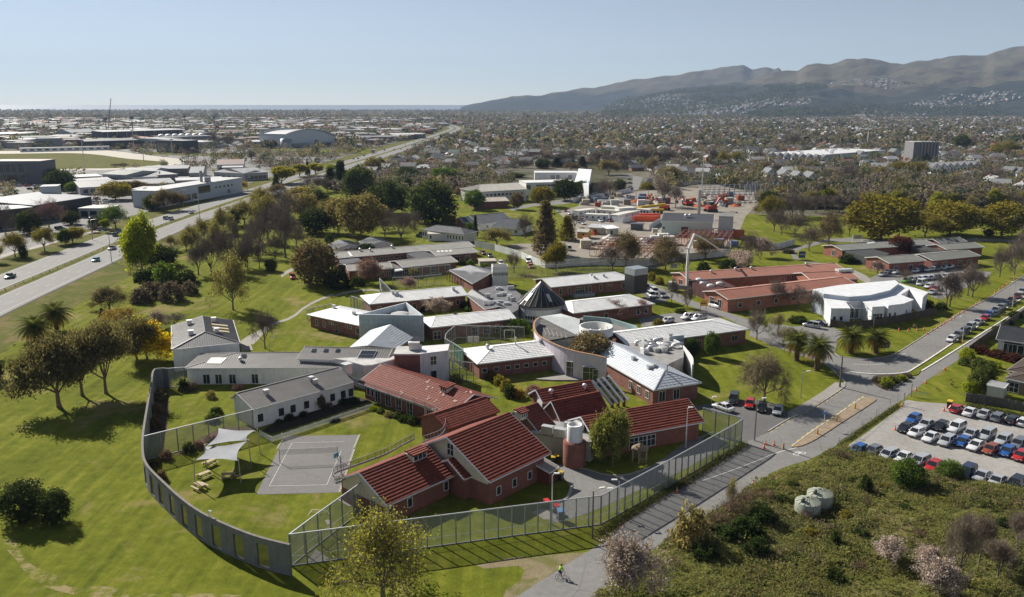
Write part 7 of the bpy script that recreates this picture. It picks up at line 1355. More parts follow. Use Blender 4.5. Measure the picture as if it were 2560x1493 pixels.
gh_ = (('d4', 1240, 50), ('d4', 1110, 118))
cars(L('d4', '885,50,h,blue;1030,62,h,grey;1180,100,w,silver;1335,125,s,white;1490,160,w,silver;1625,212,h,red;1952,275,u,navy;2102,312,s,silver;2252,360,s,silver;2432,398,u,black'), gh_, 'in the near row above the scrub', 'cars in the gravel car park')
cars(L('c4', '1350,1292,h,black;1455,1335,h,white;1602,1382,s,white;1757,1418,w,silver;1912,1430,h,blue;2045,1465,s,white') + L('d4', '2190,48,h,rust;2350,68,h,blue;2485,112,h,red;2620,140,s,silver'), gh_, 'in the middle facing row of the gravel lot', 'cars in the gravel car park')
cars(L('c4', '1432,1200,h,blue;1552,1255,s,silver;1697,1272,h,black;1852,1288,u,white;1998,1352,s,silver;2150,1362,u,silver;2312,1408,w,silver;2462,1448,w,grey;2560,1462,h,blue'), gh_, 'in the second facing row of the gravel lot', 'cars in the gravel car park')
cars(L('c4', '1860,1102,h,red;1992,1132,s,white;2132,1152,s,silver;2268,1182,w,grey;2412,1212,h,black;2520,1235,h,white;2660,1265,s,silver'), (gh_[1], gh_[0]), 'in the back row by the paling fence', 'cars in the gravel car park')
cars(L('c4', '1802,408,h,white;1872,372,u,grey;1932,328,w,black;1988,288,u,silver;2066,240,s,silver;2132,200,h,red;2178,160,h,blue;2242,118,s,silver;2294,92,w,grey;2350,55,s,navy') + L('b4', '2392,1125,s,maroon;2452,1085,h,maroon;2500,1042,u,silver;2570,1000,s,white'), (('c4', 2200, 160), ('c4', 1800, 400)), 'parked along the right kerb of the road', 'cars parked along the kerb')
cars(L('c3', '2078,1082,s,white'), (('c3', 2160, 1100), ('c3', 1990, 1045)), 'standing crosswise on the villa driveway', 'cars on the villa driveway')
cars(L('c3', '2182,1005,u,black;2340,1050,h,red;2462,1088,h,black') + L('c4', '95,1118,h,silver'), (('c3', 2200, 960), ('c3', 2170, 1030)), 'nosed up to the lawn by the villa driveway', 'cars on the villa driveway')
cars(L('b3', '1318,880,u,navy;1372,955,u,white;1402,915,u,white;1482,955,w,grey'), (('b3', 1340, 900), ('b3', 1420, 960)), 'parked beside the dark plant box', 'cars on the hospital street'); cars(L('b3', '1742,1172,p,white;1842,1185,p,white;1532,1208,h,white'), (('b3', 1900, 1160), ('b3', 1740, 1190)), 'in the forecourt behind the pale right wing', 'cars on the hospital street'); cars(L('b3', '2005,1062,v,white'), (('b3', 2060, 1075), ('b3', 1950, 1040)), 'parked against the orange brick clinic', 'cars on the hospital street'); cars(L('b3', '185,668,h,red;160,615,u,white'), (('b3', 160, 600), ('b3', 190, 670)), 'on the lane inside the white hoarding', 'cars on the hospital street')
LOT = (('b4', 1180, 850), ('b4', 1100, 870))
cars(L('b4', '1130,868,s,silver;1185,842,w,grey;1252,845,s,white;1290,815,h,yellow;1452,832,h,white;1502,822,s,navy;1570,820,w,white;1622,812,h,white;1682,808,s,grey;1732,800,s,white;1790,790,s,white'), LOT, 'in the upper row of the clinic car park', 'cars in the clinic car park'); cars(L('b4', '1362,930,h,green;1422,918,h,white;1502,910,w,white;1562,905,h,white;1612,900,s,white;1655,892,s,grey;1745,888,s,white;1820,880,h,white;1950,850,h,white;2080,880,s,silver'), LOT, 'in the lower row of the clinic car park', 'cars in the clinic car park'); cars(L('b4', '1512,958,v,white;1582,985,w,white;1640,1010,h,red;1622,1045,s,silver'), LOT, 'at the near end of the clinic car park', 'cars in the clinic car park')
cars(L('b4', '430,1372,u,silver;502,1352,s,navy'), (('b4', 500, 1380), ('b4', 380, 1360)), 'beside the end of the white modern unit', 'cars near the palms')
cars(L('b2', '362,775,u,red'), (('b2', 340, 740), ('b2', 380, 790)), 'on the lawn at the end of the dirt track', 'cars on the hospital grounds'); cars(L('b2', '1612,368,s,black;1672,372,h,grey;1640,350,h,navy'), (('b2', 1580, 350), ('b2', 1660, 360)), 'by the white house with hipped roof', 'cars on the hospital grounds'); cars(L('b2', '2235,535,s,maroon;2302,562,h,grey;2412,638,w,white'), (('b2', 2240, 510), ('b2', 2310, 570)), 'on the lane beside the brick ward', 'cars on the hospital grounds')
cars(L('b3', '760,185,s,navy;800,190,s,navy;842,190,h,yellow;870,215,s,white;965,215,h,maroon;690,205,s,maroon;455,120,s,silver;525,115,s,maroon;560,140,s,white;620,160,w,white;660,225,s,silver;700,240,s,white;560,495,v,white'), (('b3', 800, 170), ('b3', 850, 200)), 'among the site cabins', 'cars around the building site'); cars(L('a3', '1150,985,s,silver;1155,1022,s,navy;1160,1062,s,silver;1165,1082,h,navy;1345,985,s,white;1340,1003,s,silver;1345,1020,h,grey;820,1130,s,silver;760,1150,s,white;130,1185,s,white;135,1165,h,navy'), (('a3', 1180, 1000), ('a3', 1110, 1000)), 'in the lane beside the tilted white block', 'cars around the white wings'); cars(L('a2', '2120,1070,s,white;2160,1062,s,navy;2200,1055,s,silver;2240,1062,h,white;2090,960,s,silver;2140,955,s,white;2190,950,h,grey;2250,945,s,white;2080,1085,h,red'), (('a2', 2100, 1060), ('a2', 2160, 1050)), 'in the small car park under the far trees', 'cars around the white wings')
mv = (('b1', 1400, 400), ('b1', 900, 620)); mo = (('b1', 900, 620), ('b1', 1400, 400))
cars(L('b1', '945,605,h,teal;1105,488,p,silver;2240,92,s,black'), mv, 'driving on the near motorway carriageway', 'motorway traffic', 'driving_car'); cars(L('b1', '1145,355,u,grey;1635,190,u,silver;1682,195,u,white;1882,132,s,white'), mo, 'driving on the far motorway carriageway', 'motorway traffic', 'driving_car'); cars(L('b1', '102,768,p,dgreen'), mv, 'with a load at the left end of the motorway', 'motorway traffic', 'driving_pickup')
cars(L('a2', '1065,750,s,black;1005,778,s,navy;960,780,s,grey;1265,695,u,navy;1360,690,h,silver;1425,685,s,white;1555,610,s,black;1610,595,s,white;1640,600,s,navy;1780,555,s,white;1870,515,s,silver;1900,485,s,black;1955,490,s,white;1835,530,s,red'), mo, 'on the distant motorway past the arena', 'motorway traffic', 'driving_car')
rn = random.Random(31); far_ = []
for i in range(46): far_.append((('b1', rn.uniform(60, 1050), rn.choice([300, 292, 310])) if i < 12 else ('a1', rn.uniform(880, 1080), rn.choice([1180, 1200, 1215, 1330, 1345, 1365])) if i < 24 else ('a1', rn.uniform(170, 420), rn.choice([1050, 1065, 1080])) if i < 32 else ('a2', rn.uniform(420, 680), rn.choice([660, 668, 735])), rn.choice(['sedan', 'hatch', 'suv']), rn.choice(['white', 'silver', 'grey', 'navy', 'white', 'red'])))
far_.sort(key=lambda e: px(*e[0])[0]); cars(far_, (('a1', 900, 1200), ('a1', 950, 1195)), 'in the industrial yards beyond the motorway', 'cars in the industrial yards')
c = G(('a2', 1150, 722)); t = thing('lorry', 'red and white box lorry driving towards the camera on the motorway', 'lorry', tuple(c)); MB().box(c.x, c.y + 5, 1.1, 2.6, 9, 3.3).build('box_body', 'paint', t, (.62, .6, .58)); MB().box(c.x, c.y + .4, 1.1, 2.62, .3, 3.3).build('box_front', 'paint', t, (.4, .05, .05)); MB().box(c.x, c.y - .9, .6, 2.4, 2, 2.4).build('cab', 'paint', t, (.45, .05, .05)); MB().box(c.x, c.y - 1.92, 1.9, 2.1, .06, .9).build('windscreen', 'car_glass', t)
for y in (-.6, 6, 8): 
    for s in (-1.1, 1.1): MB().tube((c.x + s - .12, c.y + y, .5), (c.x + s + .12, c.y + y, .5), .5, .5, 12).build('wheel', 'plastic', t, (.02, .02, .02))
c = G(('b3', 790, 440)); t = thing('site_truck', 'white flatbed truck beside orange barriers on the site', 'truck', tuple(c)); MB().box(c.x - 2.6, c.y, .6, 2.2, 2.3, 2.2, .15).build('cab', 'paint', t, WHITE); MB().box(c.x - 3.72, c.y - .15, 1.6, .06, 1.9, .9, .15).build('windscreen', 'car_glass', t); MB().box(c.x + 1.6, c.y + .5, .9, 6, 2.3, .4, .15).build('tray', 'metal', t, (.45, .45, .45))
for x in (-2.6, 1.6, 3.4):
    for s in (-1.05, 1.05): MB().tube((c.x + x, c.y + s - .1 + x * .12, .5), (c.x + x, c.y + s + .15 + x * .12, .5), .5, .5, 12).build('wheel', 'plastic', t, (.02, .02, .02))
# ---------------------------------------------------------------- trees and plants
def quads(rng, c, s, asp=.6, vert=0.):
    n = len(c); a = rng.normal(size=(n, 3)); a[:, 2] += vert * rng.choice([-1, 1], n) * 2; a /= np.linalg.norm(a, axis=1)[:, None]; b = rng.normal(size=(n, 3)); b -= (b * a).sum(1)[:, None] * a; b /= np.linalg.norm(b, axis=1)[:, None]
    s = np.broadcast_to(np.asarray(s, float), (n,))[:, None]; a = a * s; b = b * s * asp
    v = np.stack([c - a - b * .6, c + a * .2 - b, c + a + b * .3, c - a * .2 + b], 1).reshape(-1, 3); return v, np.arange(4 * n).reshape(-1, 4)
def tubes(segs, n=5):
    V_, Q = [], []; k = 0
    for p, q, r0, r1 in segs:
        d = q - p; L_ = np.linalg.norm(d)
        if L_ < 1e-6: continue
        d = d / L_; a = np.cross(d, (.3, .9, .2)); a /= np.linalg.norm(a); b = np.cross(d, a); t = np.arange(n) * 2 * np.pi / n; ring = np.cos(t)[:, None] * a + np.sin(t)[:, None] * b
        V_.append(p + ring * r0); V_.append(q + ring * r1); i = np.arange(n); j = (i + 1) % n; Q.append(np.stack([k + i, k + j, k + n + j, k + n + i], 1)); k += 2 * n
    return np.concatenate(V_), np.concatenate(Q)
def skel(rng, h, w, clear=.25, limbs=7, lv=3, up=.25, kids=4, spread=.9, rt=.03, stems=1, lead=True):
    segs, tips, L3 = [], [], []
    def br(p, d, L_, r, l):
        q = p
        for k in range(3):
            d = d + rng.normal(size=3) * .17; d[2] += up * .25; d = d / np.linalg.norm(d); q2 = q + d * L_ / 3; r1 = r * .78; segs.append((q, q2, r, r1)); r = r1; q = q2
            if l >= lv: L3.append((q, d))
            if l < lv and (k > 0 or l > 1):
                for _ in range(max(1, kids // (2 if l > 1 else 1) // (1 if k else 2))):
                    e = rng.normal(size=3); e -= e.dot(d) * d; e /= np.linalg.norm(e); c = d * (1 - spread * .35) + e * spread; c[2] += up * .5; br(q, c / np.linalg.norm(c), L_ * rng.uniform(.5, .72), r * .62, l + 1)
        tips.append((q, d))
    for s in range(stems):
        o = rng.normal(size=3) * (0.02 * h if stems > 1 else 0); o[2] = 0; p = o; d = np.array([0, 0, 1.]) + (rng.normal(size=3) * .35 if stems > 1 else 0); d /= np.linalg.norm(d); r = rt * h / math.sqrt(stems)
        for k in range(3): q = p + (d + rng.normal(size=3) * .05) * h * clear / 3; segs.append((p, q, r * (1.25 if k == 0 else 1), r * .93)); r *= .93; p = q
        nl = max(2, limbs // stems)
        for i in range(nl):
            a = 2 * np.pi * (i + rng.uniform(-.25, .25)) / nl; t = rng.uniform(.25, 1) if i else 0; el = .35 + (1 - t) * .9; c = np.array([np.cos(a) * t, np.sin(a) * t, el]); br(p + np.array([0, 0, h * clear * rng.uniform(-.15, .25)]), c / np.linalg.norm(c), h * (1 - clear) * rng.uniform(.5, .66), r * .6, 1)
    P = np.array([s[1] for s in segs]); sz = h / P[:, 2].max(); sx = w / 2 / np.percentile(np.hypot(P[:, 0], P[:, 1]), 98); m = np.array([sx, sx, sz]); 
    segs = [(a * m, b * m, r0, r1) for a, b, r0, r1 in segs]; return segs, [(q * m, d) for q, d in tips], [(q * m, d) for q, d in L3]
def twigs(rng, pts, n, L_, wd, hang=0):
    q = np.repeat(np.array([p for p, _ in pts]), n, 0); d = np.repeat(np.array([d for _, d in pts]), n, 0); e = d + rng.normal(size=d.shape) * .75; e[:, 2] += .15 - hang * 1.6; e /= np.linalg.norm(e, axis=1)[:, None]; l = L_ * rng.uniform(.4, 1.1, len(q))[:, None]; s = rng.normal(size=d.shape); s -= (s * e).sum(1)[:, None] * e; s *= wd / np.linalg.norm(s, axis=1)[:, None]
    q = q + rng.normal(size=q.shape) * .12; a = q + e * l * .5 + s; b = q + e * l; return np.stack([q - s, q + s, a, b], 1).reshape(-1, 3), np.arange(4 * len(q)).reshape(-1, 4)
def clumps(rng, n, shape, h, w, per, size, z0=.12, shell=.75, jit=.1):
    u = rng.normal(size=(n, 3)); u /= np.linalg.norm(u, axis=1)[:, None]; r = rng.uniform(shell ** 3, 1, n) ** (1 / 3); lump = 1 + .22 * np.sin(u[:, 0] * 5 + u[:, 2] * 3 + rng.uniform(0, 6)) * np.cos(u[:, 1] * 4 + rng.uniform(0, 6)); r = r * lump
    if shape == 'cone':
        t = rng.uniform(0, 1, n) ** .8; a = rng.uniform(0, 2 * np.pi, n); rr = (1 - t) ** .85 * w / 2 * rng.uniform(.6, 1.05, n); c = np.stack([rr * np.cos(a), rr * np.sin(a), h * (z0 + (1 - z0) * t)], 1)
    elif shape == 'dome': c = np.stack([u[:, 0] * w / 2 * r, u[:, 1] * w / 2 * r, np.abs(u[:, 2]) * h * r], 1)
    else: c = np.stack([u[:, 0] * w / 2 * r, u[:, 1] * w / 2 * r, h * (z0 + (1 - z0) / 2) + u[:, 2] * h * (1 - z0) / 2 * r], 1)
    c = np.repeat(c, per, 0) + rng.normal(size=(n * per, 3)) * jit * w; c[:, 2] = np.maximum(c[:, 2], .05); return quads(rng, c, size * rng.uniform(.6, 1.3, len(c)))
def cat(*ms):
    V_, Q, k = [], [], 0
    for v, q in ms: V_.append(v); Q.append(q + k); k += len(v)
    return np.concatenate(V_), np.concatenate(Q)
TP = {}
def proto(kind, var):
    if (kind, var) in TP: return TP[kind, var]
    rng = np.random.default_rng(abs(hash((len(kind) * 131 + sum(map(ord, kind)), var))) % 9999); cm = 'leaf'; h, w = 12., 10.; bark = (.17, .14, .115)
    if kind in ('bare', 'weeping', 'scrubtree'):
        if kind == 'scrubtree': h, w = 9, 5
        sg, tp, l3 = skel(rng, h, w, {'scrubtree': .3}.get(kind, .2), 8, 3, .3 if kind != 'scrubtree' else .6, 4, .9, .022); crown = twigs(rng, l3, 7 if kind != 'weeping' else 10, 1.15 if kind != 'weeping' else 2.2, .017 if kind != 'scrubtree' else .010, .0 if kind != 'weeping' else .9); cm = 'twig'
        if kind == 'weeping': crown = cat(crown, quads(rng, np.repeat(np.array([p for p, _ in l3]), 2, 0) + rng.normal(size=(len(l3) * 2, 3)) * .5 - (0, 0, .6), .12))
    elif kind in ('bud', 'leafy', 'bigbud', 'blossom', 'sparse'):
        kids = 5 if kind == 'bigbud' else 4; h, w = (12, 10) if kind != 'blossom' else (6, 7)
        if kind == 'bigbud': h, w = 11, 10
        sg, tp, l3 = skel(rng, h, w, {'blossom': .06, 'bigbud': .16}.get(kind, .18), 10 if kind == 'bigbud' else 8, 3, .12 if kind == 'bigbud' else .25, kids, .9, .022 if kind != 'bigbud' else .024, 3 if kind == 'blossom' else 1); c = np.array([p for p, _ in l3]); k = {'bud': 9, 'leafy': 26, 'bigbud': 5, 'blossom': 8, 'sparse': 5}[kind]
        c = np.repeat(c, k, 0) + rng.normal(size=(len(c) * k, 3)) * {'leafy': .62, 'blossom': .28}.get(kind, .45); crown = quads(rng, c, {'bud': .17, 'leafy': .26, 'bigbud': .13, 'blossom': .12, 'sparse': .15}[kind] * rng.uniform(.6, 1.3, len(c)))
        if kind == 'blossom': cm = 'petal'
        tw = twigs(rng, l3, 5 if kind == 'blossom' else 3, .9, .016); sg_t = tw
    elif kind == 'gum':
        h, w = 14, 11; sg, tp, l3 = skel(rng, h, w, .22, 7, 3, .45, 4, .75, .026); c = np.array([p for p, _ in l3 if p[2] > h * .3]); k = 18; c = np.repeat(c, k, 0) + rng.normal(size=(len(c) * k, 3)) * (.7, .7, .55) - (0, 0, .35); crown = quads(rng, c, .30 * rng.uniform(.6, 1.3, len(c)), .3, .8); bark = (.2, .15, .11)
    elif kind == 'round': sg, tp, l3 = skel(rng, h, w * .7, .2, 6, 2, .3, 3, .8, .02); crown = clumps(rng, 420, 'ball', h, w, 14, .33, .14, .72, .05)
    elif kind == 'ever': sg, tp, l3 = skel(rng, h, w * .6, .1, 6, 2, .3, 3, .8, .022); crown = clumps(rng, 380, 'ball', h, w, 15, .33, .02, .55, .06)
    elif kind == 'conifer': h, w = 14, 7; sg = [(np.zeros(3), np.array([0, 0, h * .95]), .3, .04)]; crown = clumps(rng, 360, 'cone', h, w, 14, .34, .03, 1, .07)
    elif kind == 'poplar': h, w = 14, 6; sg, tp, l3 = skel(rng, h, w, .12, 7, 3, .8, 4, .5, .018); c = np.array([p for p, _ in l3]); c = np.repeat(c, 24, 0) + rng.normal(size=(len(c) * 24, 3)) * .5; crown = quads(rng, c, .25 * rng.uniform(.6, 1.3, len(c)))
    elif kind == 'shrub': h, w = 2.4, 3; sg, tp, l3 = skel(rng, h * .8, w * .6, .08, 6, 2, .3, 3, .8, .014, 3); crown = clumps(rng, 170, 'dome', h, w, 14, .13, 0, .6, .05)
    elif kind == 'bramble': h, w = 2., 3.5; sg, tp, l3 = skel(rng, h, w, .05, 10, 2, .1, 4, 1, .008, 5); crown = cat(twigs(rng, tp, 7, .8, .012), clumps(rng, 40, 'dome', h * .8, w, 10, .08, 0, .5, .08)); cm = 'twig'
    t = thing('tree', 'x', 'tree', lk=False); PROTOS.append(t)
    v, q = tubes([s for s in sg if max(s[2], s[3]) > .004], 6 if kind in ('bigbud', 'gum') else 5)
    if kind in ('bud', 'bigbud', 'blossom', 'sparse'): v, q = cat((v, q), tw)
    o = mobj('trunk', arr_mesh('trunk', v, q, mat='bark'), None, t, bark, True, lk=False); cn_ = mobj('crown', arr_mesh('crown', *crown, mat=cm), None, t, lk=False); TP[kind, var] = (t, h, w); return TP[kind, var]
TD = dict(bare='bare brown tree', weeping='bare weeping tree', scrubtree='bare spindly tree', bud='tree with sparse olive buds', leafy='leafy yellow-green tree', bigbud='big spreading tree with yellow-green buds', blossom='pale blossom tree', sparse='thin half-bare tree', gum='brown-green gum tree', round='round olive tree', ever='dense dark evergreen tree', conifer='dark conifer', poplar='golden upright poplar', shrub='round shrub', bramble='tangled bare shrub')
TCOL = dict(bare=(.20, .16, .135), weeping=(.232, .186, .109), scrubtree=(.2, .155, .12), bud=(.27, .235, .09), leafy=(.264, .264, .039), bigbud=(.36, .33, .07), blossom=(.5, .40, .37), sparse=(.310, .264, .124), gum=(.17, .145, .075), round=(.23, .21, .07), ever=(.06, .078, .03), conifer=(.06, .075, .035), poplar=(.33, .29, .04), shrub=(.109, .132, .039), bramble=(.202, .132, .101))
CN2 = dict(y=('yellow', (.750, .532, .014)), g=('green', (.112, .168, .035)), d=('dark green', (.049, .070, .022)), p=('pink', (.52, .36, .38)), w=('white', (.6, .48, .46)), r=('dark red', (.105, .035, .03)), o=('orange-tinted', (.38, .27, .08)), b=('brown', (.19, .145, .085)), s=('grey-brown', (.13, .105, .09)), l=('lime green', (.308, .336, .028)), m=('golden', (.24, .20, .04)), k=('reddish', (.34, .21, .19)), v=('pale green', (.21, .215, .06)), t=('tawny', (.27, .22, .10)))
KX = dict(e='ever', b='bare', u='bud', l='leafy', B='bigbud', f='blossom', s='sparse', g='gum', r='round', c='conifer', p='poplar', h='shrub', x='bramble', w='weeping', t='scrubtree')
NTREE = [0]; TREEPOS = []
def plant(b, kind, h, w, label, group=None, col=None, var=None):
    NTREE[0] += 1; rr = random.Random(NTREE[0]); pr, h0, w0 = proto(kind, rr.randrange(3) if var is None else var)
    v = rr.uniform(.85, 1.15); c = tuple(x * v for x in (col or TCOL[kind])); o = dup(pr, b, rr.uniform(0, 6.28), (w / w0, w / w0, h / h0), label, group, {'crown': c})
    nm = 'shrub' if kind in ('shrub', 'bramble') else 'tree'; o.name = nm; o['category'] = 'shrub' if nm == 'shrub' else 'tree'; TREEPOS.append((b.x, b.y, w * .45)); return o
def T(c, s, where, group):                                 # "x,y,top,width,kind[,colour]; ..." in one crop (kinds and colours by letter)
    es = []
    for e in s.split(';'):
        f = [q.strip() for q in e.split(',')]; k = KX[f[4]]; cw = CN2[f[5]] if len(f) > 5 else None; ds = TD[k]
        if cw:
            for a in ('sparse olive buds', ): ds = ds.replace(a, cw[0] + ' buds')
            for a in ('dense dark', 'yellow-green', 'pale', 'brown-green', 'olive', 'bare brown', 'dark', 'golden'):
                if a in ds.split(' with ')[0] and cw[0] not in ds: ds = ds.replace(a, cw[0], 1); break
            else:
                if cw[0] not in ds: ds = cw[0] + ' ' + ds
        es.append((float(f[0]), float(f[1]), float(f[2]), float(f[3]), k, cw, ds))
    tot, n = {}, {}
    for e in es: tot[e[6]] = tot.get(e[6], 0) + 1
    for e in sorted(es):
        b = G((c, e[0], e[1])); h = max(.6, top_height(b, px(c, e[0], e[2])[1])); w = e[3] * S / scale_at(b); i = n.get(e[6], 0); n[e[6]] = i + 1
        plant(b, e[4], h, w, '%s %s' % (e[6], where) if tot[e[6]] == 1 else '%s %s from left %s' % (nth(i), e[6], where), group, e[5][1] if e[5] else None)
T('d2', '1250,1478,490,1030,B', 'in front of the road fence at the bottom', 'trees by the near road')
T('d3', '1110,1462,840,700,f,w;1760,990,600,370,h,t;2155,660,290,140,s', 'at the bottom beside the near road', 'trees by the near road')
T('c1', '585,860,95,690,g;812,745,70,460,g;1045,722,-20,520,g;1352,430,-60,420,g', 'in the gum clump left of the concrete wall', 'gum trees on the left lawn')
T('c1', '1450,395,20,430,l,y', 'beside the pale grey hall', 'trees on the left lawn'); T('c1', '-60,600,380,220,e;1640,270,130,140,h,g', 'at the left edge of the gums', 'trees on the left lawn')
T('d1', '235,700,345,430,e;555,735,425,290,e', 'standing alone on the near left lawn', 'bushes on the left lawn')
T('b1', '1400,692,130,350,l,l;1590,650,450,330,e;2295,1085,500,370,u;1080,1080,850,370,u,b;1180,1290,1055,360,u,o;1550,1265,1085,210,f,w;1720,1240,1100,260,b;1005,1165,1070,70,c', 'on the open lawn by the motorway', 'trees on the left lawn')
T('b1', '1390,1010,870,210,h,s;1510,955,800,220,h,s;1700,990,800,230,h,s;1865,925,805,170,h,s;1630,820,610,230,h,g;1840,830,690,220,h,d;1430,800,680,200,h,d', 'in the shrub group on the lawn', 'shrubs on the left lawn')
T('b1', '1835,505,290,180,u;1955,740,430,280,b;2080,745,280,330,b;2230,720,230,300,b;2420,660,300,260,b;1690,500,340,190,s;1890,480,240,200,u;2300,270,100,120,e;2410,245,-10,330,u;2370,690,470,190,b;2440,690,400,200,b', 'in the belt between lawn and motorway', 'trees along the motorway')
T('b1', '150,560,300,260,u,m;440,500,250,210,u,m;640,445,290,120,l,g;720,430,270,250,l,m;235,575,450,80,e;910,320,230,160,b;1040,320,190,80,p,l;1140,280,40,300,u,g;60,360,20,260,b;490,310,-20,360,b,k;290,330,110,230,e;700,240,110,170,e;960,280,170,170,e;-20,620,420,130,u,m;1210,480,410,60,b', 'on the far side of the motorway', 'trees beyond the motorway')
T('b2', '90,1462,1040,270,b;600,835,405,420,e,b;35,675,400,180,b;150,700,580,120,e;290,570,50,420,b;190,580,300,260,b;590,330,85,310,e;810,325,-10,230,r,t;1035,370,-50,430,r,t;1430,430,100,340,b;1270,360,140,260,b;900,520,440,190,h,m;1080,520,430,180,h,d;2160,370,160,60,c;2100,310,220,90,h,g;2370,450,270,330,u;1890,250,140,160,l,m', 'beyond the open lawn near the brick ward', 'trees round the brick ward')
T('b2', '1110,830,575,340,f,k;1480,890,755,190,f,p;1760,1140,955,280,f,w;1390,540,520,180,f,k;1290,560,520,120,h', 'among the ward courts', 'blossom trees round the wards')
T('b2', '830,870,690,240,h,d;730,820,700,160,h,s;1000,840,760,150,h,d;1350,740,690,90,h,l;1550,760,670,110,h,m;2020,640,600,90,h,d;2110,640,590,80,h,g;2060,1060,1000,120,h,d;2080,1095,1055,70,h,g;1660,1090,1030,120,h,d;1930,1350,1280,90,h,d;2250,700,620,110,h', 'planted against the ward walls', 'shrubs round the wards')
T('a2', '1310,1320,1000,390,e;1740,1410,1010,470,e;1010,1170,860,300,e;1490,1010,860,240,e;840,1080,805,190,c;740,1070,870,170,c;510,940,810,60,c;200,1050,930,90,c;1230,1060,970,110,e;1420,1080,960,240,e', 'in the dark grove before the arena', 'dark trees in the grove')
T('a2', '250,1020,855,260,p;430,950,830,140,p;590,940,820,150,p;740,900,830,120,l,l;1150,940,770,170,r,t;1310,910,840,90,e;560,1110,920,330,b;700,1100,980,170,b;210,1140,1020,200,u,b;460,1280,1060,330,r,t;70,1260,1090,220,u;160,1400,1200,420,b;1850,1035,868,270,r,g;2150,1275,1092,190,r,g;1680,1000,890,170,b;2010,1010,930,130,b;1990,1180,1050,80,f,k;2080,1120,1060,90,f,p;1220,910,770,110,e', 'in the park belt behind the wards', 'trees of the park belt')
T('b3', '330,530,30,260,c,b;540,395,165,180,c,m;435,705,415,230,l,m;990,700,440,310,b;1120,660,290,340,u,b;1510,700,345,320,u,b;1900,590,335,330,u,b;1690,700,520,160,b;1570,1035,745,130,b;1722,1085,830,150,b;130,380,130,210,b;20,720,490,170,b;620,290,120,170,b;840,310,280,90,h,d', 'in front of the building site', 'trees around the building site')
T('b3', '2300,670,500,330,f,w;2450,560,360,260,f,w;2180,640,490,200,f,w;1885,700,610,140,h,d;2140,680,580,200,h,d;1250,1150,985,190,f,p;1000,1165,990,380,f,k;830,1160,1070,90,h;2410,1375,1055,270,b;2330,640,300,250,b;50,1310,1165,260,h,g;1440,1235,1170,120,h,m;1450,830,755,100,h,m;1370,790,710,90,h,m;1660,1110,1070,120,h,d', 'near the hospital street', 'trees along the hospital street')
T('c3', '775,655,335,380,r,b;1965,558,322,150,r,g;1762,570,385,150,r,d;2485,1000,510,470,w;60,960,860,130,h,o;210,930,840,180,h,k;-20,960,830,120,h,d;1720,560,500,60,h,y', 'round the curved white walls', 'trees by the curved walls')
T('d3', '990,165,-395,390,l,v', 'weeping over the yard beside the red right wing', 'trees in the villa yard')
T('c2', '2250,720,650,120,h,m;2320,780,700,120,h,m;2390,830,740,130,h,m;2460,890,790,130,h,m;2530,930,840,120,h,m;1970,815,730,110,h,t;2410,380,290,80,h,d;1930,350,290,90,h,d', 'in the hedge beside the pale wing', 'hedge shrubs in the ward garden')
T('c2', '1160,1085,1040,90,h,l;1230,1110,1065,90,h;1310,1145,1095,100,h,t;1390,1160,1105,100,h;1460,1195,1140,120,h,d;1550,1215,1140,130,h,d;760,1190,1170,130,h,d;590,1085,975,60,s;650,1080,940,70,e,b;720,1080,1010,90,h,s;860,1020,970,110,h,d;960,1010,960,130,h,d;330,1180,1125,110,h,d;470,1140,1100,100,h,d;230,1210,1180,90,h,d', 'in the bed along the villa lawn', 'bed plants by the villa')
T('c1', '1810,690,585,110,h,d;1880,690,615,130,h,b;2340,680,630,110,h,k;2080,770,695,90,h,t;2130,930,860,130,h,d;2090,1000,920,150,h;1560,800,700,130,h,b;1540,930,820,120,h,b;1530,1060,950,110,h,b;1860,1300,1205,130,h;1960,1260,1190,110,h,k;1640,1370,1285,120,h,k;1520,1440,1380,100,h,b;2080,1190,1130,130,h,k', 'inside the concrete wall', 'garden shrubs inside the wall')
T('d1', '1600,310,210,90,h,b', 'at the inner foot of the curved wall', 'garden shrubs inside the wall')
T('b4', '1110,518,85,640,r,m;1540,490,230,420,u,m;1790,465,140,500,r,m;2300,480,150,430,r,m;260,490,200,260,b;595,558,225,280,u,b;402,620,330,220,b;800,475,230,180,b;130,460,190,190,b;1300,650,478,220,r,r;1130,640,555,140,r,r;560,85,-80,130,b;665,65,-60,110,b;920,220,20,260,b;1430,140,-30,330,e;1850,140,0,180,b;2170,470,410,100,e;1060,150,40,240,b', 'around the grey clinic', 'trees round the grey clinic')
T('b4', '1352,930,800,170,b;1075,850,710,170,b;1755,1165,790,260,b;1790,1170,830,240,b;1965,1062,740,240,b;2010,1075,750,330,b;2280,875,560,220,b;2390,810,520,170,b;2425,855,470,230,b;2520,810,330,320,b;2620,790,380,300,b;90,1160,880,250,b;430,1240,1000,230,b;300,1180,930,200,b;1570,1195,1100,120,h,d;1700,1190,1130,120,h,d;780,740,655,170,h,d;200,640,600,130,h,s;1555,1260,1215,50,s', 'lining the clinic car park and street', 'bare street trees')
T('c4', '100,330,130,190,s;150,450,260,220,s;300,220,160,200,h,d', 'left of the palms', 'trees by the palms')
T('c4', '1960,560,470,150,h,l;1940,640,560,120,h;2090,520,455,170,h,r;2250,560,490,180,h,r;2400,600,530,190,h,r;2080,700,575,170,h;2130,790,640,190,h;2060,880,700,200,h;1990,900,790,140,h,l;2180,690,600,130,h;2260,670,600,70,h,l;2250,290,255,100,h;2360,240,195,110,h,d;2430,170,110,130,h,d', 'in the hedge of the right-hand gardens', 'garden hedge shrubs')
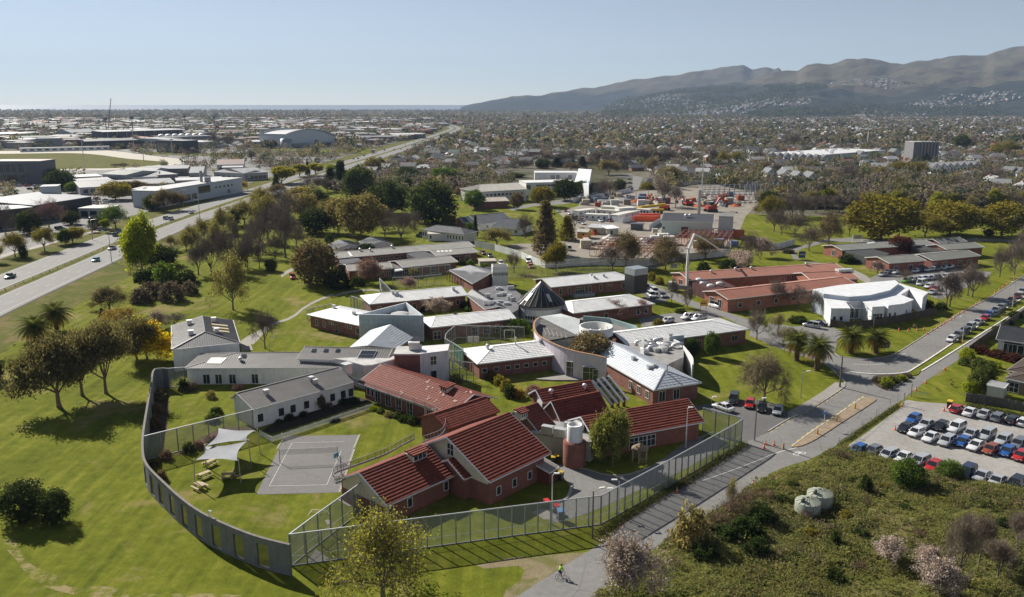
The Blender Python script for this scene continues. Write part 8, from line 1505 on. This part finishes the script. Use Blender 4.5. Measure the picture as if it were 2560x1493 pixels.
T('c4', '1080,810,760,110,h,s;1160,835,760,130,h,l;1230,815,750,130,h;1310,790,738,120,h,l;1370,760,722,90,h,s;1170,870,800,110,h', 'on the triangular planted island', 'island plants'); T('c4', '1440,290,235,40,s;1800,800,770,30,s;1810,855,815,40,s;1665,890,865,40,s', 'newly planted on the verges', 'young trees')
T('d4', '1855,1390,600,320,t;2070,1190,640,260,t;2440,1040,660,330,t;2250,1340,900,300,t;1960,1050,640,200,t', 'in the bottom right scrub', 'bare trees in the scrub'); T('d4', '1180,1190,900,380,f,w;1560,1230,940,340,f,w;1620,1469,1060,480,f,w', 'in the bottom right scrub', 'blossom bushes in the scrub')
T('d4', '250,420,330,190,h;130,560,470,180,h,d;760,700,620,170,h,m;900,900,800,210,h,d;420,900,800,200,h,m;250,1150,1040,240,h;640,1330,1200,230,h,d;1050,760,680,180,h,t;1350,640,560,190,h,d;1560,760,680,180,h;1700,560,480,190,h,m;2150,620,520,210,h;2300,800,690,200,h,d;900,1250,1130,220,x;380,700,610,160,x,k;1150,420,350,150,h,m;1480,900,810,190,x;2050,480,420,160,h,d;820,360,290,150,h;1370,400,115,300,e,g;1790,310,130,230,e,g;960,460,270,130,h,d;970,600,470,110,x;690,120,20,130,x;780,130,60,140,x,k;560,200,150,110,h,d;660,1000,810,120,h,d', 'among the scrub near the tanks', 'bushes in the scrub')
T('d3', '1800,940,760,260,x,k;2000,800,640,280,x;2150,720,520,280,x;2300,640,430,330,x;2480,540,420,260,x;2100,930,760,340,h,d;2300,900,680,330,h,d;2460,760,560,300,h,d;1900,1130,950,280,h,d;1900,870,720,180,h,k;2400,1100,900,300,h,d;2450,460,400,200,x;1690,1000,900,160,x;1600,1190,1080,220,x', 'on the bank beside the near road', 'bank shrubs')
T('a3', '300,870,780,150,e;440,860,765,130,c;690,870,755,110,c;580,895,810,180,u,b;340,850,690,200,b;500,845,690,180,b;590,840,680,190,b;850,850,690,190,b;960,860,690,200,b;1090,870,700,190,b;1170,830,660,180,b;1260,835,655,190,b;1380,835,660,200,b;1480,840,670,190,b;1550,835,660,170,b;1690,830,680,150,b;1760,840,690,160,b;950,935,780,250,u,t;1380,905,760,180,u,b;1560,1005,835,310,u,t;100,870,780,220,b;40,960,920,170,e', 'in the brown tree belt behind the white wings', 'trees behind the white wings')
T('a3', '1490,1245,985,220,b;1610,1255,1040,170,b;930,1190,945,240,b;1060,1085,980,130,e;1330,1075,1010,150,h,m;300,1245,1055,230,r,m;520,1185,980,240,r,d;690,1165,1000,180,r,d;50,1275,1115,130,r,b;1970,835,660,130,b;2080,845,695,160,u,m;2200,835,695,150,u,m;2420,805,680,160,b;2490,905,810,170,u,b', 'round the building site and its lane', 'trees round the site')
T('a4', '770,1445,1190,240,b;1130,1395,1250,270,u,m;1300,1335,1185,250,u,m;1490,1335,1195,250,u,m;1250,1465,1345,290,u,m;1900,1465,1325,340,b;2200,1425,1235,310,b;2380,1145,985,290,u,m;2250,1155,1005,170,u,m;2050,1055,925,160,b;1900,1085,935,160,e;380,1048,955,120,c;230,1065,915,260,b;750,1155,1075,170,e;830,1205,1125,110,u,t;1030,1175,1085,100,u,t;1190,1185,1095,100,u,t;100,1335,1200,230,b;380,1325,1210,100,b;480,1315,1240,90,b;600,1460,1330,190,b;1600,1455,1340,230,b', 'among the townhouses', 'trees among the townhouses')
T('b4', '560,230,60,220,b;700,250,60,240,b;640,180,10,220,u,m;380,170,0,240,b;250,160,-20,240,b;110,160,-10,240,u,m;820,190,20,220,b;480,130,-40,220,b;20,330,60,260,u,m;120,300,50,240,b;240,290,30,250,b;340,280,60,220,b;470,250,70,230,b;60,430,200,200,b', 'between the site and the golden trees', 'trees right of the site')
T('a1', '1300,1120,1000,330,l,b;1140,1180,1010,300,r,m;1420,1240,1080,200,e;1620,1290,1060,220,u,b;1760,1280,1090,180,u,b;1500,1280,1130,160,e;720,1110,1010,150,r,g;600,1080,890,260,e;540,1010,880,200,e;370,1010,930,130,u,m;100,1040,930,160,b;1860,750,690,120,b;2150,700,640,90,b;2210,760,710,90,b;2100,640,520,160,b;2240,650,530,200,b;1130,860,820,110,b;1220,870,810,130,b;2350,940,870,140,b;2480,800,700,100,b;2380,1090,980,130,u,o;2210,1130,1060,110,e;2000,1140,1080,110,e', 'in the industrial estate', 'trees of the industrial estate')
T('b1', '2480,560,250,260,b;2150,560,180,220,u;2010,400,170,200,u;2520,420,120,240,b;2320,480,200,200,b;2200,330,60,220,u', 'beside the near carriageway', 'trees along the motorway')
T('b2', '30,500,150,260,b;120,420,60,280,b;400,480,200,230,b;240,330,-20,300,b;90,250,-60,300,u;330,210,-90,280,b;480,180,-60,260,r,t;700,210,-20,200,u;60,120,-140,280,u;620,120,-100,220,e;250,90,-130,260,b;1300,300,60,240,b;1560,300,110,200,b;1180,310,100,180,b;720,420,330,90,h,d', 'in the wood beside the brick ward', 'trees of the park wood')
# palms: every frond a part
def make_frond(): 
    m = MB(); L_ = 3.4; n = 12; pr = None
    for k in range(n + 1):
        t = k / n; p = V(L_ * t * (1 - .16 * t), 0, 1.35 * t - 2.5 * t * t)
        if pr is not None:
            m.bar(pr, p, .07 * (1.1 - t), .05); d = (p - pr).normalized()
            for s in (-1, 1):
                for j in (0, .5): l = (.85 * math.sin(math.pi * min(1, t * .95 + .08)) + .12); q = pr.lerp(p, j); m.poly([q, q + d * .11, q + d * (l * .75) + V(0, s * l * .8, -.28 * l)])
        pr = p
    me = m.mesh('frond'); me.materials.append(MATS['leaf']); return me
FR = make_frond()
def palm(label, base, crown_px, rpx):
    b = G(base); h = top_height(b, px(*crown_px)[1]); sc = rpx * S / scale_at(b) / 2.9; t = thing('palm_tree', label, 'palm tree', tuple(b), group='phoenix palms'); m = MB().lathe(tuple(b), [(.75, 0), (.6, .4), (.55, h * .6), (.72, h * .85), (.8, h), (.3, h + .3)], 12); m.build('trunk', 'bark', t, (.12, .085, .06)); rr = random.Random(int(b.x * 10))
    for i in range(74):
        f = i / 74; el = R(78 - 118 * f ** .9) + rr.uniform(-.1, .1); az = i * 2.39996 + rr.uniform(-.15, .15); o = mobj('frond', FR, None, t, (.15, .165, .045) if f < .7 else (.34, .22, .05) if f < .9 else (.32, .17, .05)); o.location = V(0, 0, h + .1); o.rotation_euler = Matrix.Rotation(az, 3, 'Z').to_4x4().to_3x3().__matmul__(Matrix.Rotation(-el + .1, 3, 'Y')).to_euler(); o.scale = (sc * rr.uniform(.85, 1.05),) * 3
    for k in range(4): a = R(-120 + 40 * k); q = b + V(math.cos(a) * .9, math.sin(a) * .9, h - .1); MB().lathe(tuple(q), [(.02, -.4), (.25, -.2), (.3, .1), (.05, .4)], 8).build('fruit_cluster', 'plastic', t, (.5, .16, .02))
palm('palm with orange fruit, leftmost of four by the road corner', ('c4', 280, 595), ('c4', 262, 415), 165); palm('palm second from left by the road corner, nearest the road', ('c4', 478, 695), ('c4', 480, 480), 175); palm('palm third from left on the corner lawn', ('c4', 810, 522), ('c4', 820, 375), 165); palm('palm beside the navy sign, rightmost of four', ('c4', 1060, 522), ('c4', 1085, 380), 145)
palm('taller palm behind the gum trees on the left', ('b1', 560, 1290), ('b1', 525, 1130), 170); palm('shorter palm behind the gum trees on the left', ('b1', 360, 1390), ('b1', 340, 1265), 175)
# scrub: lumpy ground and tufts
SCR = [G(p) for p in C('d3', 800, 1490, 1170, 1215, 1420, 1005, 1610, 855, 1920, 668, 2260, 475, 2530, 285) + C('d4', 0, 285, 180, 205, 400, 138, 650, 22, 780, 12, 1120, 125, 1560, 252, 2040, 335, 2520, 440, 3200, 600, 3400, 1500, 2600, 1900, 1000, 1900, -1500, 1900)]; SP = [(p.x, p.y) for p in SCR]
xs, ys = [p[0] for p in SP], [p[1] for p in SP]; st_ = .55; gx = np.arange(min(xs), max(xs), st_); gy = np.arange(max(45, min(ys)), max(ys), st_); GX, GY = np.meshgrid(gx, gy, indexing='ij')
def inp(X, Y, P):
    c = np.zeros(X.shape, bool); j = len(P) - 1
    for i in range(len(P)):
        if P[i][1] != P[j][1]: c ^= ((P[i][1] > Y) != (P[j][1] > Y)) & (X < (P[j][0] - P[i][0]) * (Y - P[i][1]) / (P[j][1] - P[i][1]) + P[i][0])
        j = i
    return c
ins = inp(GX, GY, SP); din = ins.astype(float)
for _ in range(6): din = (din + np.roll(din, 1, 0) + np.roll(din, -1, 0) + np.roll(din, 1, 1) + np.roll(din, -1, 1)) / 5
ed = np.clip((din - .5) * 2, 0, 1); scrub_z = (vnoise(GX, GY, 4.5, 41) * .7 + vnoise(GX, GY, 1.7, 42) * .5) * ed
for q_ in (G(('d4', 420, 690)), G(('d4', 560, 640)), G(('d4', 650, 640))): scrub_z = scrub_z * np.clip((np.hypot(GX - q_.x, GY - q_.y) - 2.2) / 3, 0, 1)
scrub_z = scrub_z + .03
id_ = np.arange(GX.size).reshape(GX.shape); ok = ins[:-1, :-1] & ins[1:, :-1] & ins[1:, 1:] & ins[:-1, 1:]; qd = np.stack([id_[:-1, :-1], id_[1:, :-1], id_[1:, 1:], id_[:-1, 1:]], -1)[ok]
mobj('scrub_ground', arr_mesh('scrub_ground', np.stack([GX, GY, scrub_z], -1).reshape(-1, 3), qd), 'rough_grass', smooth=True, kind='structure'); KEEP.append(SP)
rng = np.random.default_rng(77); n = 30000; tx, ty = rng.uniform(min(xs), max(xs), n), rng.uniform(max(60, min(ys)), max(ys), n); k = inp(tx, ty, SP) & (np.abs(tx / ty) < .75); tx, ty = tx[k], ty[k]; big = vnoise(tx, ty, 6, 51); k = rng.random(len(tx)) < .3 + big; tx, ty, big = tx[k], ty[k], big[k]
zi = scrub_z[np.clip(((tx - gx[0]) / st_).astype(int), 0, len(gx) - 1), np.clip(((ty - gy[0]) / st_).astype(int), 0, len(gy) - 1)]
per = 9; c = np.repeat(np.stack([tx, ty, zi], 1), per, 0); hh = np.repeat((.22 + .7 * big ** 1.5) * (.35 + .65 * np.clip(zi * 3, 0, 1)), per) * rng.uniform(.6, 1.2, len(c)); az = rng.uniform(0, 6.283, len(c)); out = rng.uniform(.15, .75, len(c)); d = np.stack([np.cos(az), np.sin(az), 0 * az], 1); s = np.stack([-np.sin(az), np.cos(az), 0 * az], 1) * rng.uniform(.02, .055, len(c))[:, None]
p0 = c + d * .05; p1 = c + d * (out * .5)[:, None]; p1[:, 2] += hh * .85; p2 = c + d * out[:, None]; p2[:, 2] += hh * .72; vv = np.stack([p0 - s, p0 + s, p1 + s, p1 - s, p1 - s, p1 + s, p2 + s * .3, p2 - s * .3], 1).reshape(-1, 3); qq = np.arange(len(vv)).reshape(-1, 4)
tn = np.array([(.2, .22, .05), (.3, .285, .08), (.14, .16, .045), (.36, .28, .14)])[np.minimum(3, (vnoise(c[:, 0], c[:, 1], 7, 61) * 2.6 + vnoise(c[:, 0], c[:, 1], 2, 62) * 1.6 - .2 + rng.normal(size=len(c)) * .5).clip(0, 3.99).astype(int))]
nb = 2600; kk = rng.choice(len(tx), nb, p=(big ** 3) / (big ** 3).sum()); rb = rng.uniform(.4, 1.0, nb) * (1 + .8 * (rng.random(nb) < .15)); u_ = rng.normal(size=(nb, 46, 3)); u_ /= np.linalg.norm(u_, axis=2)[..., None]; u_[..., 2] = np.abs(u_[..., 2]) * .85; cb_ = (np.stack([tx[kk], ty[kk], zi[kk] * .8], 1)[:, None] + u_ * rb[:, None, None] * rng.uniform(.75, 1.05, (nb, 46, 1))).reshape(-1, 3); v2, q2 = quads(rng, cb_, rng.uniform(.08, .2, len(cb_)), .5); t2 = np.array([(.16, .19, .04), (.27, .26, .065), (.1, .125, .035), (.3, .25, .1), (.2, .15, .09)])[rng.integers(0, 5, nb)]; t2 = np.repeat(t2, 46 * 4, 0); tn = np.concatenate([np.repeat(tn, 8, 0), t2]); qq = np.concatenate([qq, q2 + len(vv)]); vv = np.concatenate([vv, v2])
o = mobj('scrub_grass', arr_mesh('scrub_grass', vv, qq, tn, 'far_leaf'), None, kind='stuff'); o['label'] = 'tussocky rough grass covering the bottom right bank'
# tall grass along the fence foot and verges
def verge(name, pts, n, h, w, label):
    P = [G(p) for p in pts]; rng = np.random.default_rng(n); cs = []
    for a, b in zip(P, P[1:]): m_ = int(n * (b - a).length / sum((y - x).length for x, y in zip(P, P[1:]))); t = rng.random(m_)[:, None]; cs.append(np.array(a) * (1 - t) + np.array(b) * t + rng.normal(size=(m_, 3)) * (w, w, 0))
    c = np.concatenate(cs); c[:, 2] = rng.uniform(0, h, len(c)) ; v, q = quads(rng, c, rng.uniform(.08, .2, len(c)), .35, .6); tn = np.repeat(np.array([(.06, .08, .02), (.10, .12, .025), (.14, .12, .05)])[rng.integers(0, 3, len(c))], 4, 0); o = mobj(name, arr_mesh(name, v, q, tn, 'far_leaf'), None, kind='stuff'); o['label'] = label
verge('verge_grass', C('d3', 850, 870, 1100, 690, 1400, 510, 1700, 350, 2000, 150, 2220, 20) + C('c3', 2300, 1430), 7000, .5, .5, 'long grass at the foot of the road fence'); verge('verge_grass', C('c4', 700, 1440, 1000, 1230, 1290, 1040), 2500, .35, .35, 'grassy edge between road and gravel lot'); verge('verge_grass', C('c4', 1960, 1045, 2200, 1090, 2520, 1160), 3000, .6, .6, 'weeds at the foot of the grey paling fence'); verge('ground_cover', C('b3', 600, 690, 900, 690, 1230, 700), 3000, .5, 1.6, 'low plants beside the white hoarding')
# ---------------------------------------------------------------- suburbs
def blocked(x, y, r=0):
    return any(inpoly(x, y, P) for P in KEEP)
MWP = KEEP[0]
def visible(x, y, m=60): u, v = proj((x, y, 4)); return -m < u < 2560 + m
hp_ = {}
def house_proto(i):
    if i in hp_: return hp_[i]
    t = thing('house', 'x', 'house', lk=False); PROTOS.append(t); w, d, h = [(13, 9, 3), (11, 8, 3), (15, 10, 3.2), (10, 9, 5.6)][i]; kw = dict(lk=False); MB().box(0, 0, 0, w, d, h).build('wall', 'paint', t, **kw); o = .6; rh = d * .28; m = MB(); hx = d / 2 * (.9 if i in (0, 2) else .0)
    a, b, c, e = (-w / 2 - o, -d / 2 - o, h), (w / 2 + o, -d / 2 - o, h), (w / 2 + o, d / 2 + o, h), (-w / 2 - o, d / 2 + o, h); r0, r1 = (-w / 2 - o + hx, 0, h + rh), (w / 2 + o - hx, 0, h + rh)
    m.poly([a, b, r1, r0]); m.poly([c, e, r0, r1]); m.poly([b, c, r1]); m.poly([e, a, r0]); m.poly([a, e, c, b]); rf = m.build('roof', 'roof_metal', t, **kw); MB().box(w * .2, d * .15, h, .8, .8, rh + .9).build('chimney', 'brick', rf, (.3, .14, .1), **kw)
    for x, z in [(-.32, .9), (.0, .9), (.32, .9)] + ([(-.32, 3.6), (.32, 3.6)] if i == 3 else []):
        f, g = win_mesh(1.8, 1.4, 2, 0); q = mobj('window', f, None, t, WHITE, **kw); q.location = (w * x, -d / 2, z); mobj('pane', g, None, q, **kw)
    f, g = win_mesh(1., 2.1, 1, 0); q = mobj('door', f, None, t, (.2, .1, .08), **kw); q.location = (w * .17, -d / 2, .05); mobj('pane', g, None, q, **kw)
    if i == 2: m = MB(); slab(m, [(-w / 2 - 4, -d / 2 - 3, 2.7), (-w / 2 + 3, -d / 2 - 3, 2.7), (-w / 2 + 3, 2, 4.2), (-w / 2 - 4, 2, 4.2)]); m.box(-w / 2 - .5, -d / 2 + 1, 0, 6, 7, 2.6); m.build('garage', 'roof_metal', t, (.3, .3, .3), **kw)
    hp_[i] = t; return t
rn = random.Random(99); cand = []
for row_ in range(120):                                    # streets of houses on jittered rows
    Y = 505 + row_ * 24 + row_ * row_ * .22
    if Y > 3600: break
    x = -.66 * Y
    while x < .68 * Y:
        x += rn.uniform(17, 27); y = Y + .12 * x + rn.uniform(-6, 6)
        if y < 470: continue
        mx = MWP[0][0]; left = x < -125 if y < 2600 else x < -300
        if left and y < 1150: continue
        if x > -125 and x < 60 and y < 660: continue
        if x > 60 and x < 330 and y < 610 + .25 * x: continue
        if x >= 330 and y < 520: continue
        if rn.random() < (.12 if not left else .5) or blocked(x, y): continue
        cand.append((x, y, left))
cand = [c for c in cand if visible(c[0], c[1])]; cand.sort(key=lambda c: c[1])
RC = [((.13, .135, .145), 'charcoal'), ((.2, .2, .2), 'grey'), ((.34, .34, .34), 'light grey'), ((.5, .5, .5), 'white'), ((.24, .10, .07), 'rust-red'), ((.15, .11, .09), 'brown'), ((.1, .14, .12), 'dark green'), ((.13, .135, .145), 'charcoal'), ((.2, .2, .2), 'grey'), ((.38, .38, .38), 'pale')]
WC = [(.68, .67, .64), (.6, .56, .48), (.45, .3, .22), (.66, .66, .66), (.35, .33, .3), (.28, .13, .09)]
NH = 300; hs_ = []
for k, (x, y, left) in enumerate(cand[:NH]):
    rc = rn.choice(RC); o = dup(house_proto(rn.randrange(4)), (x, y, 0), rn.choice([0, 0, 1.57, .12, -.3, .35]) + rn.uniform(-.1, .1), rn.uniform(.95, 1.2), None, 'houses of the near suburb', {'roof': rc[0], 'wall': rn.choice(WC)}); o.name = 'house'; u, v = proj((x, y, 3)); hs_.append((int((y - 470) // 90), u, rc[1], o))
BAND = ['nearest', 'second', 'third', 'fourth', 'fifth', 'sixth', 'seventh', 'eighth', 'ninth', 'tenth']
cn_ = {}
for bnd, u, c, o in sorted(hs_, key=lambda e: (e[0], e[1])): i = cn_.get((bnd, c), 0); cn_[bnd, c] = i + 1; o['label'] = '%s %s-roofed house from left in the %s band of the suburb' % (nth(i), c, BAND[min(bnd, 9)])
TREEPOS2 = [(x, y, 8) for x, y, _ in cand[:NH]]
# the rest of the houses, too many to count: one mesh
def far_houses(pts, label, zf=None):
    rng = np.random.default_rng(len(pts)); V_, T_, Q_ = [], [], []; k = 0
    for (x, y, left) in pts:
        big = left and rng.random() < .35; w, d, h = (rng.uniform(25, 60), rng.uniform(18, 35), rng.uniform(6, 9)) if big else (rng.uniform(10, 16), rng.uniform(8, 11), rng.uniform(3, 4.5)); a = rng.uniform(-.4, .4) + rng.choice([0, 1.57]); z = zf(x, y) if zf else 0; rh = d * (.06 if big else .28)
        p = np.array([(-w / 2, -d / 2, 0), (w / 2, -d / 2, 0), (w / 2, d / 2, 0), (-w / 2, d / 2, 0), (-w / 2, -d / 2, h), (w / 2, -d / 2, h), (w / 2, d / 2, h), (-w / 2, d / 2, h), (-w / 2 - .5, -d / 2 - .5, h), (w / 2 + .5, -d / 2 - .5, h), (w / 2 + .5, d / 2 + .5, h), (-w / 2 - .5, d / 2 + .5, h), (-w / 2 + d * .35, 0, h + rh), (w / 2 - d * .35, 0, h + rh)]); p[:8, 2] -= 2 if zf else 0
        R_ = np.array([[math.cos(a), -math.sin(a), 0], [math.sin(a), math.cos(a), 0], [0, 0, 1]]); V_.append(p @ R_.T + (x, y, z)); rc = np.array(RC[rng.integers(len(RC))][0]) * (1 if not big else 1.3); wc = np.array(WC[rng.integers(len(WC))]) * .75; T_ += [wc] * 8 + [np.minimum(rc, .7)] * 6
        Q_ += [(k + 0, k + 1, k + 5, k + 4), (k + 1, k + 2, k + 6, k + 5), (k + 2, k + 3, k + 7, k + 6), (k + 3, k, k + 4, k + 7), (k + 8, k + 9, k + 13, k + 12), (k + 10, k + 11, k + 12, k + 13), (k + 9, k + 10, k + 13, k + 13), (k + 11, k + 8, k + 12, k + 12)]; k += 14
    me = bpy.data.meshes.new('far_houses'); me.from_pydata(np.concatenate(V_).tolist(), [], [tuple(dict.fromkeys(q)) for q in Q_]); at = me.attributes.new('tint', 'FLOAT_COLOR', 'POINT'); at.data.foreach_set('color', np.concatenate([np.array(T_), np.ones((len(T_), 1))], 1).astype('f').ravel()); me.materials.append(MATS['far'])
    o = mobj('far_houses', me, None, kind='stuff'); o['label'] = label
far_houses(cand[NH:], 'far spread of suburban houses and sheds on the plain')
# trees of the near suburb: the nearest ones as individuals, the rest as one mass
rn = random.Random(5); tc_ = []
for k in range(18800):
    y = (480 + 4000 * rn.random() ** 1.75) if k < 18000 else rn.uniform(440, 1100); x = rn.uniform(-.66, .68) * y; left = x < -125 and y < 2600
    if left and y < 760 and rn.random() < .9: continue
    if left and y < 1500 and rn.random() < .55: continue
    if (x > -125 and x < 60 and y < 560) or not visible(x, y): continue
    if y < 1500 and any(abs(x - a) < r and abs(y - b) < r for a, b, r in TREEPOS2): continue
    if blocked(x, y): continue
    tc_.append((x, y, left))
tc_.sort(key=lambda c: c[1]); TK = ['bare', 'bare', 'bud', 'bud', 'ever', 'ever', 'round', 'conifer', 'leafy', 'sparse', 'blossom']
NI = max(40, 330 - NTREE[0]); grp2 = []
for x, y, left in tc_[:NI]:
    kd = rn.choice(TK); s = rn.uniform(.7, 1.25); h = dict(bare=10, bud=10, ever=8, round=8, conifer=11, leafy=9, sparse=8, blossom=5)[kd] * s; grp2.append((int((y - 470) // 120), proj((x, y, 0))[0], kd, plant(V(x, y, 0), kd, h, h * rn.uniform(.75, 1.05) * (.55 if kd == 'conifer' else 1), None, 'trees among the houses')))
cn_ = {}
for bnd, u, kd, o in sorted(grp2, key=lambda e: e[:2]): i = cn_.get((bnd, kd), 0); cn_[bnd, kd] = i + 1; o['label'] = '%s %s from left in the %s tree band among the houses' % (nth(i), TD[kd].replace('tree with sparse olive buds', 'olive-budded tree'), BAND[min(bnd, 9)])
def far_trees(pts, label, hs=1., zf=None, nq=34, dark=0, qs=.2):
    rng = np.random.default_rng(len(pts) + 3); n = len(pts); P = np.array([(p[0], p[1]) for p in pts]); h = rng.uniform(5, 12, n) * hs; w = h * rng.uniform(.7, 1.3, n); z = np.array([zf(x, y) for x, y in P]) if zf else np.zeros(n)
    u = rng.normal(size=(n, nq, 3)); u /= np.linalg.norm(u, axis=2)[..., None]; r = rng.uniform(.55, 1.05, (n, nq, 1)); c = u * r * np.stack([w / 2, w / 2, h * .45], 1)[:, None, :]; c[..., 0] += P[:, 0, None]; c[..., 1] += P[:, 1, None]; c[..., 2] += (z + h * .52)[:, None]; v, q = quads(rng, c.reshape(-1, 3), np.repeat(w * qs, nq), .75)
    pal = np.array([(.19, .155, .125), (.23, .18, .14), (.22, .19, .085), (.095, .11, .055), (.07, .08, .045), (.2, .175, .085), (.15, .135, .09)]); t = pal[rng.integers(0, 7, n)] if not dark else pal[rng.integers(3, 5, n)]; o = mobj('far_trees', arr_mesh('far_trees', v, q, np.repeat(t, nq * 4, 0), 'far_leaf'), None, kind='stuff'); o['label'] = label
nr = [p for p in tc_[NI:] if p[1] < 1150]; far_trees(nr, 'mass of garden trees between the nearer houses', .95, None, 95, 0, .08); far_trees([p for p in tc_[NI:] if p[1] >= 1150], 'mass of far garden trees between the houses', 1.1, None, 24)
pts = []
for k in range(5200):
    y = 3300 + 5600 * rn.random() ** .8; x = rn.uniform(-.66, .25) * y
    if visible(x, y) and hill_h(np.array([x]), np.array([y]))[0] < 3: pts.append((x, y))
far_trees(pts, 'distant belt of trees before the sea', 1.6, None, 14)
# hillside suburb and woods
hz1 = lambda x, y: float(hill_h(np.array([float(x)]), np.array([float(y)]))[0]); hp1, hp2 = [], []
rg = np.random.default_rng(8); X_ = rg.uniform(.05, .7, 26000); Y_ = rg.uniform(3700, 7000, 26000); XX_ = X_ * Y_; HH = hill_h(XX_, Y_); cl_ = vnoise(XX_, Y_, 480, 71); k1 = (HH > 2) & (HH < 230) & (cl_ > .46 + HH / 900) & (rg.random(26000) < .45); k2 = (HH > 2) & (HH < 260) & (vnoise(XX_, Y_, 380, 73) > .42 + HH / 800) & ~k1
far_houses([(a, b, False) for a, b in zip(XX_[k1][:3000], Y_[k1][:3000])], 'pale houses scattered over the hillside', hz1); far_trees(list(zip(XX_[k2][:6500], Y_[k2][:6500])), 'dark woods and gardens on the hillside', 1.7, hz1, 12, 1)
# ---------------------------------------------------------------- air
m = MB(); m.obox(V(-14000, -2500, -2), V(28000, 0, 0), V(0, 14000, 0), V(0, 0, 640))
nt = NT('haze'); pv = nt.n('VolumePrincipled'); pv.inputs['Color'].default_value = (.52, .70, 1, 1); pv.inputs['Density'].default_value = 4.4e-5; pv.inputs['Anisotropy'].default_value = 0
nt.out(None, pv.outputs[0]); hzo = m.build('haze', 'haze', None, kind='stuff'); hzo.display_type = 'WIRE'
for p in PROTOS:
    for o in [p] + KIDS.get(p, []) + [c for k in KIDS.get(p, []) for c in KIDS.get(k, [])]: bpy.data.objects.remove(o)
